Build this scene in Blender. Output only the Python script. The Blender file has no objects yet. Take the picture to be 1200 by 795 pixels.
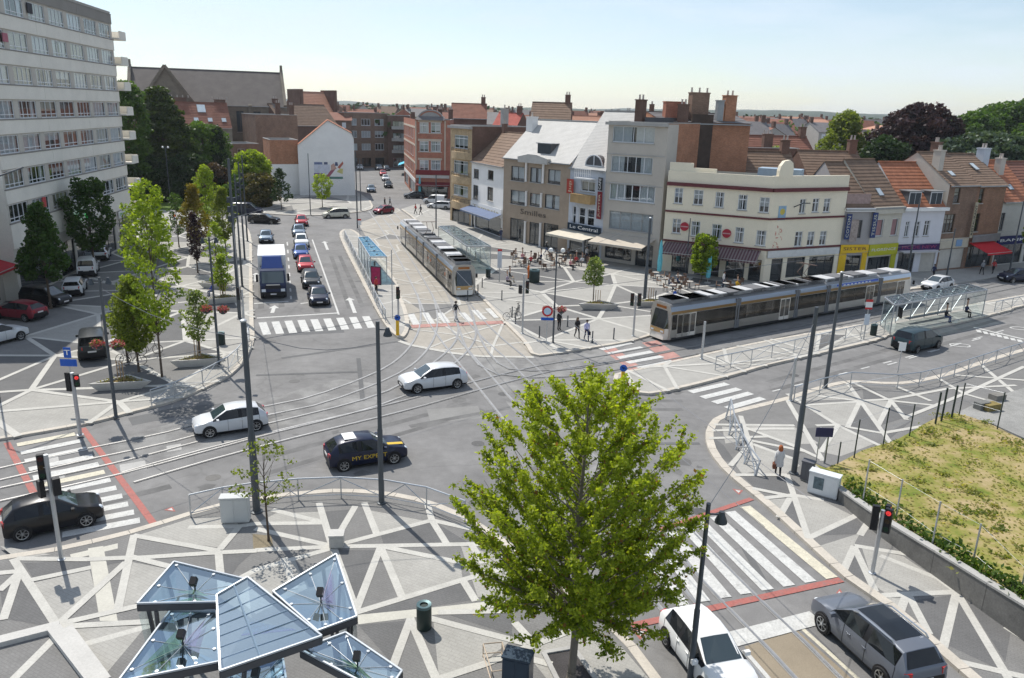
import bpy, math, random
import numpy as np
from mathutils import Vector, Matrix
R = math.radians
rnd = random.Random(11)
sc = bpy.context.scene
COL = sc.collection

# ---------------------------------------------------------------- camera
CAMH, FPX, HY, ROLL = 17.3, 920.0, 130.0, R(1.6)
PITCH = math.atan2((397.5 - HY) * math.cos(ROLL), FPX)
_fw = Vector((0, math.cos(PITCH), -math.sin(PITCH)))
_u0 = Vector((0, math.sin(PITCH), math.cos(PITCH)))
_r0 = Vector((1, 0, 0))
_rt = _r0 * math.cos(ROLL) + _u0 * math.sin(ROLL)
_up = _u0 * math.cos(ROLL) - _r0 * math.sin(ROLL)
CAM = Vector((0, 0, CAMH))
cd = bpy.data.cameras.new('camera')
cd.sensor_fit = 'HORIZONTAL'; cd.sensor_width = 36.0; cd.lens = 36.0 * FPX / 1200.0
cd.clip_start = 0.5; cd.clip_end = 20000
cam = bpy.data.objects.new('camera', cd); COL.objects.link(cam)
mw = Matrix.Identity(4)
for i in range(3):
    mw[i][0] = _rt[i]; mw[i][1] = _up[i]; mw[i][2] = -_fw[i]; mw[i][3] = CAM[i]
cam.matrix_world = mw
sc.camera = cam

# ---------------------------------------------------------------- sky, sun, exposure
SUN_AZ, SUN_EL = R(-35), R(53)          # azimuth clockwise from +Y, elevation
world = bpy.data.worlds.new('World'); sc.world = world; world.use_nodes = True
nt = world.node_tree; nt.nodes.clear()
sky = nt.nodes.new('ShaderNodeTexSky'); sky.sky_type = 'NISHITA'; sky.sun_disc = False
sky.sun_elevation = SUN_EL; sky.sun_rotation = SUN_AZ
sky.air_density = 1.0; sky.dust_density = 0.35; sky.ozone_density = 1.2; sky.altitude = 60
tc = nt.nodes.new('ShaderNodeTexCoord')
mp = nt.nodes.new('ShaderNodeMapping'); mp.inputs['Scale'].default_value = (1.0, 1.0, 5.0)
nz = nt.nodes.new('ShaderNodeTexNoise'); nz.inputs['Scale'].default_value = 2.1
nz.inputs['Detail'].default_value = 9; nz.inputs['Roughness'].default_value = 0.58
rp = nt.nodes.new('ShaderNodeValToRGB')
rp.color_ramp.elements[0].position = 0.45; rp.color_ramp.elements[0].color = (0.22, 0.22, 0.22, 1)
rp.color_ramp.elements[1].position = 0.64; rp.color_ramp.elements[1].color = (0.74, 0.74, 0.74, 1)
mx = nt.nodes.new('ShaderNodeMixRGB'); mx.inputs[2].default_value = (6.5, 7.25, 8.2, 1)
bg = nt.nodes.new('ShaderNodeBackground'); bg.inputs['Strength'].default_value = 0.13
out = nt.nodes.new('ShaderNodeOutputWorld')
L = nt.links.new
L(tc.outputs['Generated'], mp.inputs['Vector']); L(mp.outputs['Vector'], nz.inputs['Vector'])
L(nz.outputs['Fac'], rp.inputs['Fac']); L(rp.outputs['Color'], mx.inputs['Fac'])
L(sky.outputs['Color'], mx.inputs[1]); L(mx.outputs['Color'], bg.inputs['Color']); L(bg.outputs[0], out.inputs[0])
sd = bpy.data.lights.new('sun', 'SUN'); sd.energy = 5.0; sd.angle = R(0.5); sd.color = (1.0, 0.955, 0.88)
sun = bpy.data.objects.new('sun', sd); COL.objects.link(sun)
SUNV = Vector((math.sin(SUN_AZ) * math.cos(SUN_EL), math.cos(SUN_AZ) * math.cos(SUN_EL), math.sin(SUN_EL)))
sun.rotation_euler = SUNV.to_track_quat('Z', 'Y').to_euler(); sun.location = (0, 0, 80)
sc.view_settings.view_transform = 'Standard'; sc.view_settings.look = 'None'
sc.view_settings.exposure = 0.0; sc.view_settings.gamma = 1.0; sc.view_settings.use_curve_mapping = False
sc.cycles.max_bounces = 6; sc.cycles.diffuse_bounces = 3; sc.cycles.transparent_max_bounces = 12
sc.cycles.caustics_reflective = False; sc.cycles.caustics_refractive = False

# ---------------------------------------------------------------- helpers
def ray(x, y):
    return _fw * FPX + _rt * (x - 600) + _up * (397.5 - y)
def at(x, y, z=0.0):
    """the place on the level plane z that is surveyed at photograph position x, y"""
    d = ray(x, y); t = (z - CAMH) / d.z
    return CAM + d * t
def zf(ox, oy, s):
    return lambda x, y: (ox + x / s, oy + y / s)
def hgt(x, y, yt, z0=0.0):
    """height of an upright thing based at x, y whose top is seen at row yt"""
    b = at(x, y, z0); lo, hi = z0, 80.0
    for _ in range(40):
        m = (lo + hi) / 2; q = Vector((b.x, b.y, m)) - CAM
        yy = 397.5 - FPX * q.dot(_up) / q.dot(_fw)
        if yy > yt: lo = m
        else: hi = m
    return lo

class MB:
    def __init__(s): s.v = []; s.f = []; s.m = []
    def poly(s, pts, m=0):
        b = len(s.v); s.v += [tuple(p) for p in pts]; s.f.append(tuple(range(b, b + len(pts)))); s.m.append(m); return s
    def add(s, vs, fs, m=0):
        b = len(s.v); s.v += [tuple(p) for p in vs]
        for f in fs: s.f.append(tuple(b + i for i in f)); s.m.append(m)
        return s
    def box(s, x0, x1, y0, y1, z0, z1, m=0):
        return s.add([(x0,y0,z0),(x1,y0,z0),(x1,y1,z0),(x0,y1,z0),(x0,y0,z1),(x1,y0,z1),(x1,y1,z1),(x0,y1,z1)],
                     [(3,2,1,0),(4,5,6,7),(0,1,5,4),(1,2,6,5),(2,3,7,6),(3,0,4,7)], m)
    def beam(s, p, q, w, h, m=0, up=(0, 0, 1)):
        p = Vector(p); q = Vector(q); d = (q - p).normalized(); u = Vector(up)
        if abs(d.dot(u)) > 0.99: u = Vector((0, 1, 0))
        a = d.cross(u).normalized(); b = a.cross(d).normalized(); a *= w / 2; b *= h / 2
        return s.add([p-a-b, p+a-b, p+a+b, p-a+b, q-a-b, q+a-b, q+a+b, q-a+b],
                     [(0,1,2,3),(7,6,5,4),(0,4,5,1),(1,5,6,2),(2,6,7,3),(3,7,4,0)], m)
    def tube(s, p, q, r0, r1=None, n=8, m=0, cap=True):
        p = Vector(p); q = Vector(q); r1 = r0 if r1 is None else r1
        d = (q - p).normalized(); u = Vector((0, 0, 1)) if abs(d.z) < 0.95 else Vector((1, 0, 0))
        a = d.cross(u).normalized(); b = d.cross(a)
        vs = []
        for c, r in ((p, r0), (q, r1)):
            for i in range(n):
                t = 2 * math.pi * i / n; vs.append(c + a * (math.cos(t) * r) + b * (math.sin(t) * r))
        fs = [(i, (i + 1) % n, n + (i + 1) % n, n + i) for i in range(n)]
        if cap: fs += [tuple(range(n - 1, -1, -1)), tuple(range(n, 2 * n))]
        return s.add(vs, fs, m)
    def path(s, pts, r, n=6, m=0, r1=None):
        for i in range(len(pts) - 1):
            k0 = i / (len(pts) - 1); k1 = (i + 1) / (len(pts) - 1); rr = r if r1 is None else r1
            s.tube(pts[i], pts[i + 1], r + (rr - r) * k0, r + (rr - r) * k1, n, m)
        return s
    def lathe(s, c, prof, n=12, m=0):
        vs = []; fs = []
        for r, z in prof:
            for i in range(n):
                t = 2 * math.pi * i / n; vs.append((c[0] + math.cos(t) * r, c[1] + math.sin(t) * r, c[2] + z))
        for j in range(len(prof) - 1):
            for i in range(n):
                fs.append((j*n+i, j*n+(i+1) % n, (j+1)*n+(i+1) % n, (j+1)*n+i))
        fs += [tuple(range(n - 1, -1, -1)), tuple((len(prof)-1)*n + i for i in range(n))]
        return s.add(vs, fs, m)
    def prism(s, pts, z0, z1, m=0, mside=None):
        n = len(pts); area = sum(pts[i][0]*pts[(i+1) % n][1] - pts[(i+1) % n][0]*pts[i][1] for i in range(n))
        if area < 0: pts = pts[::-1]
        s.poly([(p[0], p[1], z1) for p in pts], m); s.poly([(p[0], p[1], z0) for p in pts[::-1]], m)
        for i in range(n):
            a = pts[i]; b = pts[(i+1) % n]
            s.poly([(a[0],a[1],z0),(b[0],b[1],z0),(b[0],b[1],z1),(a[0],a[1],z1)], m if mside is None else mside)
        return s
    def rprism(s, pts, x0, x1, m=0):
        """profile in (y, z) pushed along x"""
        n = len(pts)
        s.poly([(x0, p[0], p[1]) for p in pts[::-1]], m); s.poly([(x1, p[0], p[1]) for p in pts], m)
        for i in range(n):
            a = pts[i]; b = pts[(i+1) % n]
            s.poly([(x0,a[0],a[1]),(x0,b[0],b[1]),(x1,b[0],b[1]),(x1,a[0],a[1])], m)
        return s
    def build(s, name, mats, parent=None, smooth=False, mtx=None, weld=False):
        me = bpy.data.meshes.new(name); me.from_pydata(s.v, [], s.f)
        if not isinstance(mats, (list, tuple)): mats = [mats]
        for mm in mats: me.materials.append(mm)
        if len(mats) > 1: me.polygons.foreach_set('material_index', s.m)
        if weld:
            import bmesh
            bm = bmesh.new(); bm.from_mesh(me); bmesh.ops.remove_doubles(bm, verts=bm.verts, dist=0.0005); bm.to_mesh(me); bm.free()
        if smooth:
            me.polygons.foreach_set('use_smooth', [True] * len(me.polygons))
            me.set_sharp_from_angle(angle=R(38))
        me.update()
        return link(name, me, parent, mtx)
def link(name, data, parent=None, mtx=None):
    o = bpy.data.objects.new(name, data); COL.objects.link(o)
    if parent is not None: o.parent = parent
    if mtx is not None: o.matrix_local = mtx
    return o
def tag(o, label=None, cat=None, group=None, kind=None):
    if label: o['label'] = label
    if cat: o['category'] = cat
    if group: o['group'] = group
    if kind: o['kind'] = kind
    return o
def thing(name, label, cat, loc=(0, 0, 0), rz=0.0, group=None):
    o = bpy.data.objects.new(name, None); COL.objects.link(o); o.empty_display_size = 0.3
    o.location = loc; o.rotation_euler = (0, 0, rz)
    return tag(o, label, cat, group)
def dup(o, loc=None, rz=None, label=None, parent=None, group=None):
    c = o.copy(); COL.objects.link(c); c.parent = parent
    if loc is not None: c.location = loc
    if rz is not None: c.rotation_euler = (0, 0, rz)
    if label: c['label'] = label
    if group: c['group'] = group
    for ch in list(o.children): dup(ch, parent=c)
    return c
def frame(p, ang, z=None):
    m = Matrix.Rotation(ang, 4, 'Z'); m.translation = Vector((p[0], p[1], p[2] if z is None else z)); return m
def text_mesh(txt, size, depth=0.01):
    cu = bpy.data.curves.new('lettering', 'FONT'); cu.body = txt; cu.size = size; cu.extrude = depth
    cu.align_x = 'CENTER'; cu.align_y = 'CENTER'; cu.resolution_u = 2
    o = bpy.data.objects.new('lettering', cu)
    me = bpy.data.meshes.new_from_object(o); bpy.data.objects.remove(o); return me
def lettering(txt, size, m, parent, mtx, width=None):
    me = text_mesh(txt, size)
    if width:
        xs = [v.co.x for v in me.vertices]; k = width / max(1e-6, max(xs) - min(xs))
        for v in me.vertices: v.co.x *= k
    me.materials.clear(); me.materials.append(m)
    return link('lettering', me, parent, mtx)
FACE = Matrix.Rotation(math.pi / 2, 4, 'X')     # lettering upright, facing local -y

# ---------------------------------------------------------------- materials
_M = {}
def mat(name, col=(.5, .5, .5), rough=.8, metal=0., var=.12, scale=1.5, bump=0., bscale=40., spec=.3, coat=0., emit=0., fine=0.0, local=False):
    if name in _M: return _M[name]
    m = bpy.data.materials.new(name); m.use_nodes = True; n = m.node_tree; P = n.nodes['Principled BSDF']; l = n.links.new
    P.inputs['Roughness'].default_value = rough; P.inputs['Metallic'].default_value = metal
    P.inputs['Specular IOR Level'].default_value = spec
    if coat: P.inputs['Coat Weight'].default_value = coat; P.inputs['Coat Roughness'].default_value = .05
    c4 = (*col, 1)
    if emit:
        P.inputs['Emission Color'].default_value = c4; P.inputs['Emission Strength'].default_value = emit
    if local: src = n.nodes.new('ShaderNodeTexCoord').outputs['Object']
    else: src = n.nodes.new('ShaderNodeNewGeometry').outputs['Position']
    if var > 0:
        a = n.nodes.new('ShaderNodeTexNoise'); a.inputs['Scale'].default_value = scale; a.inputs['Detail'].default_value = 6
        a.inputs['Roughness'].default_value = .65; l(src, a.inputs['Vector'])
        mr = n.nodes.new('ShaderNodeMapRange'); mr.inputs[1].default_value = .25; mr.inputs[2].default_value = .75
        mr.inputs[3].default_value = 1 - var; mr.inputs[4].default_value = 1 + var; l(a.outputs['Fac'], mr.inputs[0])
        val = mr.outputs[0]
        if fine:
            b = n.nodes.new('ShaderNodeTexNoise'); b.inputs['Scale'].default_value = 14; b.inputs['Detail'].default_value = 3; l(src, b.inputs['Vector'])
            m2 = n.nodes.new('ShaderNodeMapRange'); m2.inputs[1].default_value = .3; m2.inputs[2].default_value = .7
            m2.inputs[3].default_value = 1 - fine; m2.inputs[4].default_value = 1 + fine; l(b.outputs['Fac'], m2.inputs[0])
            mm = n.nodes.new('ShaderNodeMath'); mm.operation = 'MULTIPLY'; l(val, mm.inputs[0]); l(m2.outputs[0], mm.inputs[1]); val = mm.outputs[0]
        vm = n.nodes.new('ShaderNodeVectorMath'); vm.operation = 'SCALE'; vm.inputs[0].default_value = col; l(val, vm.inputs['Scale'])
        l(vm.outputs[0], P.inputs['Base Color'])
    else: P.inputs['Base Color'].default_value = c4
    if bump:
        b = n.nodes.new('ShaderNodeTexNoise'); b.inputs['Scale'].default_value = bscale; b.inputs['Detail'].default_value = 4; l(src, b.inputs['Vector'])
        bp = n.nodes.new('ShaderNodeBump'); bp.inputs['Strength'].default_value = bump; bp.inputs['Distance'].default_value = .02
        l(b.outputs['Fac'], bp.inputs['Height']); l(bp.outputs[0], P.inputs['Normal'])
    m.diffuse_color = c4
    _M[name] = m; return m
def brickmat(name, col, mortar, bw=.22, bh=.07, var=.18, rough=.9):
    if name in _M: return _M[name]
    m = bpy.data.materials.new(name); m.use_nodes = True; n = m.node_tree; P = n.nodes['Principled BSDF']; l = n.links.new
    P.inputs['Roughness'].default_value = rough; P.inputs['Specular IOR Level'].default_value = .2
    t = n.nodes.new('ShaderNodeTexCoord')
    sx = n.nodes.new('ShaderNodeSeparateXYZ'); l(t.outputs['Object'], sx.inputs[0])
    ad = n.nodes.new('ShaderNodeMath'); ad.operation = 'ADD'; l(sx.outputs[0], ad.inputs[0]); l(sx.outputs[1], ad.inputs[1])
    cb = n.nodes.new('ShaderNodeCombineXYZ'); l(ad.outputs[0], cb.inputs[0]); l(sx.outputs[2], cb.inputs[1])
    b = n.nodes.new('ShaderNodeTexBrick'); b.inputs['Scale'].default_value = 1
    b.inputs['Brick Width'].default_value = bw; b.inputs['Row Height'].default_value = bh; b.inputs['Mortar Size'].default_value = .008
    b.inputs['Color1'].default_value = (*[c * (1 - var) for c in col], 1); b.inputs['Color2'].default_value = (*[c * (1 + var) for c in col], 1)
    b.inputs['Mortar'].default_value = (*mortar, 1); l(cb.outputs[0], b.inputs['Vector'])
    a = n.nodes.new('ShaderNodeTexNoise'); a.inputs['Scale'].default_value = .6; a.inputs['Detail'].default_value = 7; a.inputs['Roughness'].default_value = .7; l(t.outputs['Object'], a.inputs['Vector'])
    mr = n.nodes.new('ShaderNodeMapRange'); mr.inputs[1].default_value = .25; mr.inputs[2].default_value = .75; mr.inputs[3].default_value = .72; mr.inputs[4].default_value = 1.25; l(a.outputs['Fac'], mr.inputs[0])
    vm = n.nodes.new('ShaderNodeVectorMath'); vm.operation = 'SCALE'; l(b.outputs['Color'], vm.inputs[0]); l(mr.outputs[0], vm.inputs['Scale']); l(vm.outputs[0], P.inputs['Base Color'])
    _M[name] = m; return m
def glassmat(name, tint=(.55, .6, .6), refl=.09, rough=.02, gc=(.9, .95, 1)):
    if name in _M: return _M[name]
    m = bpy.data.materials.new(name); m.use_nodes = True; n = m.node_tree; n.nodes.clear(); l = n.links.new
    o = n.nodes.new('ShaderNodeOutputMaterial'); t = n.nodes.new('ShaderNodeBsdfTransparent'); g = n.nodes.new('ShaderNodeBsdfGlossy')
    t.inputs[0].default_value = (*tint, 1); g.inputs['Roughness'].default_value = rough; g.inputs['Color'].default_value = (*gc, 1)
    f = n.nodes.new('ShaderNodeFresnel'); bf = n.nodes.new('ShaderNodeMapRange'); bf.inputs[3].default_value = 1.52; bf.inputs[4].default_value = 1 / 1.52; l(n.nodes.new('ShaderNodeNewGeometry').outputs['Backfacing'], bf.inputs[0]); l(bf.outputs[0], f.inputs[0])
    mr = n.nodes.new('ShaderNodeMapRange'); mr.inputs[3].default_value = refl; mr.inputs[4].default_value = 1.0; l(f.outputs[0], mr.inputs[0])
    x = n.nodes.new('ShaderNodeMixShader'); l(mr.outputs[0], x.inputs[0]); l(t.outputs[0], x.inputs[1]); l(g.outputs[0], x.inputs[2]); l(x.outputs[0], o.inputs[0])
    _M[name] = m; return m
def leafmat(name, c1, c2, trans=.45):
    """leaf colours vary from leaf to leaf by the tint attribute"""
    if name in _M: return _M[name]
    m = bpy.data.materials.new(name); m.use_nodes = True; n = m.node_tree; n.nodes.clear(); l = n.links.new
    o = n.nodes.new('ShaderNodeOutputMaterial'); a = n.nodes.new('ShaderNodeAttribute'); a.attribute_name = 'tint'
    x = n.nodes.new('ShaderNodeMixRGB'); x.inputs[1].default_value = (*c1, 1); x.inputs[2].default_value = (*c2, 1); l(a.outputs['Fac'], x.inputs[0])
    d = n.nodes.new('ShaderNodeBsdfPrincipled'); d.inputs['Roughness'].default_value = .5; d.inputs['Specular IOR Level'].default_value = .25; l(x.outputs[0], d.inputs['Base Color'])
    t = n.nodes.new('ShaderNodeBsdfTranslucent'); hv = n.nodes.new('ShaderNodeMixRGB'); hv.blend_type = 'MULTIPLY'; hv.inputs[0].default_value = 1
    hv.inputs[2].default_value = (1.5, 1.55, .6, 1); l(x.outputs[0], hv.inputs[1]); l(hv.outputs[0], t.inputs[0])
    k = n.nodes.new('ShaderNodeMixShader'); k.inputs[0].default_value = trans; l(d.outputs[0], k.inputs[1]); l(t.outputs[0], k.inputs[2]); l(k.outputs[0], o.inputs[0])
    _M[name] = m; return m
def groundmat(name, col, blotch=.18, grain=.12, cracks=0., scale=.25, tint2=None, pave=None):
    """asphalt, paving and soil: broad blotches, worn streaks, fine grain"""
    if name in _M: return _M[name]
    m = bpy.data.materials.new(name); m.use_nodes = True; n = m.node_tree; P = n.nodes['Principled BSDF']; l = n.links.new
    P.inputs['Roughness'].default_value = .88; P.inputs['Specular IOR Level'].default_value = .25
    src = n.nodes.new('ShaderNodeNewGeometry').outputs['Position']
    def noise(sc_, lo, hi, det=5, i0=.3, i1=.7):
        a = n.nodes.new('ShaderNodeTexNoise'); a.inputs['Scale'].default_value = sc_; a.inputs['Detail'].default_value = det; a.inputs['Roughness'].default_value = .62; l(src, a.inputs['Vector'])
        r = n.nodes.new('ShaderNodeMapRange'); r.inputs[1].default_value = i0; r.inputs[2].default_value = i1; r.inputs[3].default_value = lo; r.inputs[4].default_value = hi; l(a.outputs['Fac'], r.inputs[0]); return r.outputs[0]
    def mul(a, b):
        k = n.nodes.new('ShaderNodeMath'); k.operation = 'MULTIPLY'; l(a, k.inputs[0]); l(b, k.inputs[1]); return k.outputs[0]
    v = mul(noise(scale, 1 - blotch, 1 + blotch, 7), noise(22, 1 - grain, 1 + grain, 3))
    v = mul(v, noise(1.7, 1 - blotch * .5, 1 + blotch * .5, 6))
    if cracks:
        vo = n.nodes.new('ShaderNodeTexVoronoi'); vo.feature = 'DISTANCE_TO_EDGE'; vo.inputs['Scale'].default_value = .16
        wn = n.nodes.new('ShaderNodeTexNoise'); wn.inputs['Scale'].default_value = .7; wn.inputs['Detail'].default_value = 4; l(src, wn.inputs['Vector'])
        vm = n.nodes.new('ShaderNodeVectorMath'); vm.operation = 'ADD'; l(src, vm.inputs[0]); l(wn.outputs['Color'], vm.inputs[1]); l(vm.outputs[0], vo.inputs['Vector'])
        r = n.nodes.new('ShaderNodeMapRange'); r.inputs[1].default_value = 0; r.inputs[2].default_value = .012; r.inputs[3].default_value = 1 - cracks; r.inputs[4].default_value = 1; l(vo.outputs['Distance'], r.inputs[0]); v = mul(v, r.outputs[0])
    if pave:
        b = n.nodes.new('ShaderNodeTexBrick'); b.inputs['Scale'].default_value = 1; b.inputs['Brick Width'].default_value = pave[0]; b.inputs['Row Height'].default_value = pave[1]
        b.inputs['Mortar Size'].default_value = .012; b.inputs['Color1'].default_value = (.96, .96, .96, 1); b.inputs['Color2'].default_value = (1.03, 1.03, 1.03, 1); b.inputs['Mortar'].default_value = (.86, .86, .86, 1)
        mpn = n.nodes.new('ShaderNodeMapping'); mpn.inputs['Rotation'].default_value = (0, 0, R(28)); l(src, mpn.inputs['Vector']); l(mpn.outputs[0], b.inputs['Vector'])
        v = mul(v, b.outputs['Color'])
    vm = n.nodes.new('ShaderNodeVectorMath'); vm.operation = 'SCALE'; l(v, vm.inputs['Scale'])
    if tint2:
        x = n.nodes.new('ShaderNodeMixRGB'); x.inputs[1].default_value = (*col, 1); x.inputs[2].default_value = (*tint2, 1)
        l(noise(.55, 0, 1, 6, .42, .58), x.inputs[0]); l(x.outputs[0], vm.inputs[0])
    else: vm.inputs[0].default_value = col
    l(vm.outputs[0], P.inputs['Base Color'])
    bp = n.nodes.new('ShaderNodeBump'); bp.inputs['Strength'].default_value = .25; bp.inputs['Distance'].default_value = .01
    a = n.nodes.new('ShaderNodeTexNoise'); a.inputs['Scale'].default_value = 60; l(src, a.inputs['Vector']); l(a.outputs['Fac'], bp.inputs['Height']); l(bp.outputs[0], P.inputs['Normal'])
    _M[name] = m; return m
ASPH = groundmat('asphalt', (.198, .193, .188), .19, .12, .12)
ASPH2 = groundmat('asphalt patch', (.13, .13, .13), .12, .12)
CONC = mat('concrete white', (.50, .485, .455), .85, var=.10, scale=.9, bump=.15, fine=.06)
CONCG = mat('concrete grey', (.40, .39, .37), .85, var=.14, scale=.7, bump=.2, fine=.08)
BAND = mat('paving band', (.475, .46, .42), .85, var=.13, scale=1.1, fine=.09)
PAVD = groundmat('paving dark', (.140, .138, .136), .10, .10, 0, .5, None, (.22, .11))
PAVM = groundmat('paving mid', (.195, .190, .182), .10, .10, 0, .5, None, (.22, .11))
PAVL = groundmat('paving light', (.36, .347, .318), .09, .08, 0, .5, None, (.3, .15))
KERB = mat('kerb stone', (.50, .455, .39), .85, var=.16, scale=1.1, fine=.08)
def worn(name, col, amt=.5, base=(.17, .165, .16)):
    m = mat(name, col, .75, var=.14, scale=2.5, fine=.12); n = m.node_tree; P = n.nodes['Principled BSDF']; l = n.links.new; src = P.inputs['Base Color'].links[0].from_socket
    a = n.nodes.new('ShaderNodeTexNoise'); a.inputs['Scale'].default_value = 3.2; a.inputs['Detail'].default_value = 9; a.inputs['Roughness'].default_value = .78; l(n.nodes.new('ShaderNodeNewGeometry').outputs['Position'], a.inputs['Vector'])
    r = n.nodes.new('ShaderNodeMapRange'); r.inputs[1].default_value = .66 - .2 * amt; r.inputs[2].default_value = .80 - .15 * amt; r.inputs[4].default_value = .85; l(a.outputs['Fac'], r.inputs[0])
    x = n.nodes.new('ShaderNodeMixRGB'); x.inputs[2].default_value = (*base, 1); l(r.outputs[0], x.inputs[0]); l(src, x.inputs[1]); l(x.outputs[0], P.inputs['Base Color']); return m
PAINT = worn('road paint', (.53, .525, .50), .55)
PAINTY = worn('worn cream paint', (.56, .52, .41), .5)
REDP = worn('red road paint', (.36, .125, .105), .7)
RAILM = mat('rail steel', (.36, .355, .35), .45, .8, var=.2)
TRAKC = groundmat('track concrete', (.30, .29, .275), .16, .1)
BEIGE = groundmat('track bed paving', (.36, .33, .285), .12, .10, 0, .4, None, (.4, .2))
STEEL = mat('galvanised steel', (.46, .48, .50), .42, .7, var=.12)
DARKM = mat('dark grey paint', (.055, .065, .075), .45, .2, var=.1)
POLEM = mat('pole paint', (.085, .095, .105), .5, .2, var=.12)
BLACK = mat('black plastic', (.015, .015, .017), .45, var=0)
RUBBER = mat('tyre rubber', (.02, .02, .021), .85, var=0)
GLASS = glassmat('window glass', (.72, .76, .77), .09)
GLASSC = glassmat('clear glass', (.88, .93, .93), .06)
ROOFG = glassmat('canopy glass', (.66, .84, .95), .40, .03, (.76, .92, 1))
DARKIN = mat('dark interior', (.03, .03, .032), .9, var=.3, scale=.8)
CURT = mat('net curtain', (.76, .77, .78), .9, var=.12, scale=3)
CURTC = mat('cream curtain', (.60, .54, .44), .9, var=.15, scale=3)
CURTR = mat('red curtain', (.36, .21, .16), .9, var=.2, scale=3)
WHITE = mat('white paint', (.78, .78, .77), .55, var=.06)
WFRAME = mat('white frame', (.72, .74, .76), .5, var=.04)
# ================================================================ ground, roads, pavements
def W2(pts, z=0.0): return [at(x, y, z) for x, y in pts]
def smooth(P, step=1.0, closed=False):
    """Catmull-Rom through the points, resampled about every step metres"""
    n = len(P); out_ = []
    for i in range(n - 1):
        a = P[max(0, i - 1)]; b = P[i]; c = P[i + 1]; d = P[min(n - 1, i + 2)]
        k = max(1, int((c - b).length / step))
        for j in range(k):
            t = j / k
            out_.append(0.5 * ((2 * b) + (c - a) * t + (2 * a - 5 * b + 4 * c - d) * t * t + (3 * b - a - 3 * c + d) * t ** 3))
    out_.append(P[-1].copy()); return out_
def inside(p, poly):
    x, y = p[0], p[1]; r = False; n = len(poly); j = n - 1
    for i in range(n):
        xi, yi = poly[i][0], poly[i][1]; xj, yj = poly[j][0], poly[j][1]
        if (yi > y) != (yj > y) and x < (xj - xi) * (y - yi) / (yj - yi) + xi: r = not r
        j = i
    return r
def clipseg(a, b, poly):
    ts = [0.0, 1.0]; dx, dy = b[0]-a[0], b[1]-a[1]; n = len(poly)
    for i in range(n):
        p = poly[i]; q = poly[(i+1) % n]; ex, ey = q[0]-p[0], q[1]-p[1]; den = dx*ey - dy*ex
        if abs(den) < 1e-9: continue
        t = ((p[0]-a[0])*ey - (p[1]-a[1])*ex) / den; u = ((p[0]-a[0])*dy - (p[1]-a[1])*dx) / den
        if 0 < t < 1 and 0 <= u <= 1: ts.append(t)
    ts.sort(); res = []
    for i in range(len(ts)-1):
        m = (ts[i]+ts[i+1])/2
        if inside((a[0]+dx*m, a[1]+dy*m), poly): res.append(((a[0]+dx*ts[i], a[1]+dy*ts[i]), (a[0]+dx*ts[i+1], a[1]+dy*ts[i+1])))
    return res
def structure(name, mb, m, parent=None):
    o = mb.build(name, m, parent)
    if parent is None: o['kind'] = 'structure'
    return o
_bk = [0]
def strip(parent, name, a, b, w, z, m, endpad=0.0, jitter=True):
    a = Vector((a[0], a[1], 0)); b = Vector((b[0], b[1], 0)); d = b - a
    if d.length < .15: return
    d.normalize(); a -= d * endpad; b += d * endpad; n_ = Vector((-d.y, d.x, 0)) * (w / 2)
    _bk[0] = (_bk[0] + 1) % 47; zz = z + (.00035 * _bk[0] if jitter else 0)
    pts = [(p.x, p.y, zz) for p in (a - n_, b - n_, b + n_, a + n_)]
    return MB().poly(pts).build(name, m, parent)
def sheet(parent, name, pts, z, m):
    n = len(pts); ar = sum(pts[i][0]*pts[(i+1) % n][1] - pts[(i+1) % n][0]*pts[i][1] for i in range(n))
    if ar < 0: pts = pts[::-1]
    return MB().poly([(p[0], p[1], z) for p in pts]).build(name, m, parent)
KH = .12
def kerb(parent, P, w=.32, side=1, h=KH, m=None):
    """a run of kerb stones about a metre long, set just proud of the paving"""
    mb = MB(); n = len(P)
    nr = []
    for i in range(n):
        d = (P[min(n-1, i+1)] - P[max(0, i-1)]); d.z = 0; d.normalize(); nr.append(Vector((-d.y, d.x, 0)) * side)
    for i in range(n - 1):
        a, b = P[i], P[i+1]; d = (b - a)
        if d.length < .05: continue
        g = d.normalized() * min(.012, d.length * .1)
        a2 = a + g; b2 = b - g; na, nb = nr[i] * w, nr[i+1] * w; oa, ob = nr[i] * -.012, nr[i+1] * -.012
        hh = h + .012 + rnd.uniform(0, .004)
        v = [(a2+oa).to_tuple(), (b2+ob).to_tuple(), (b2+nb).to_tuple(), (a2+na).to_tuple()]
        mb.add([(x, y, -.05) for x, y, _ in v] + [(x, y, hh) for x, y, _ in v],
               [(4,5,6,7) if side > 0 else (7,6,5,4), (0,1,5,4), (1,2,6,5), (2,3,7,6), (3,0,4,7)])
    return mb.build('kerb', m or KERB, parent)
def pavement(name, poly, m, h=KH):
    mb = MB(); mb.prism([(p[0], p[1]) for p in poly], -.06, h)
    return structure(name, mb, m)
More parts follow.
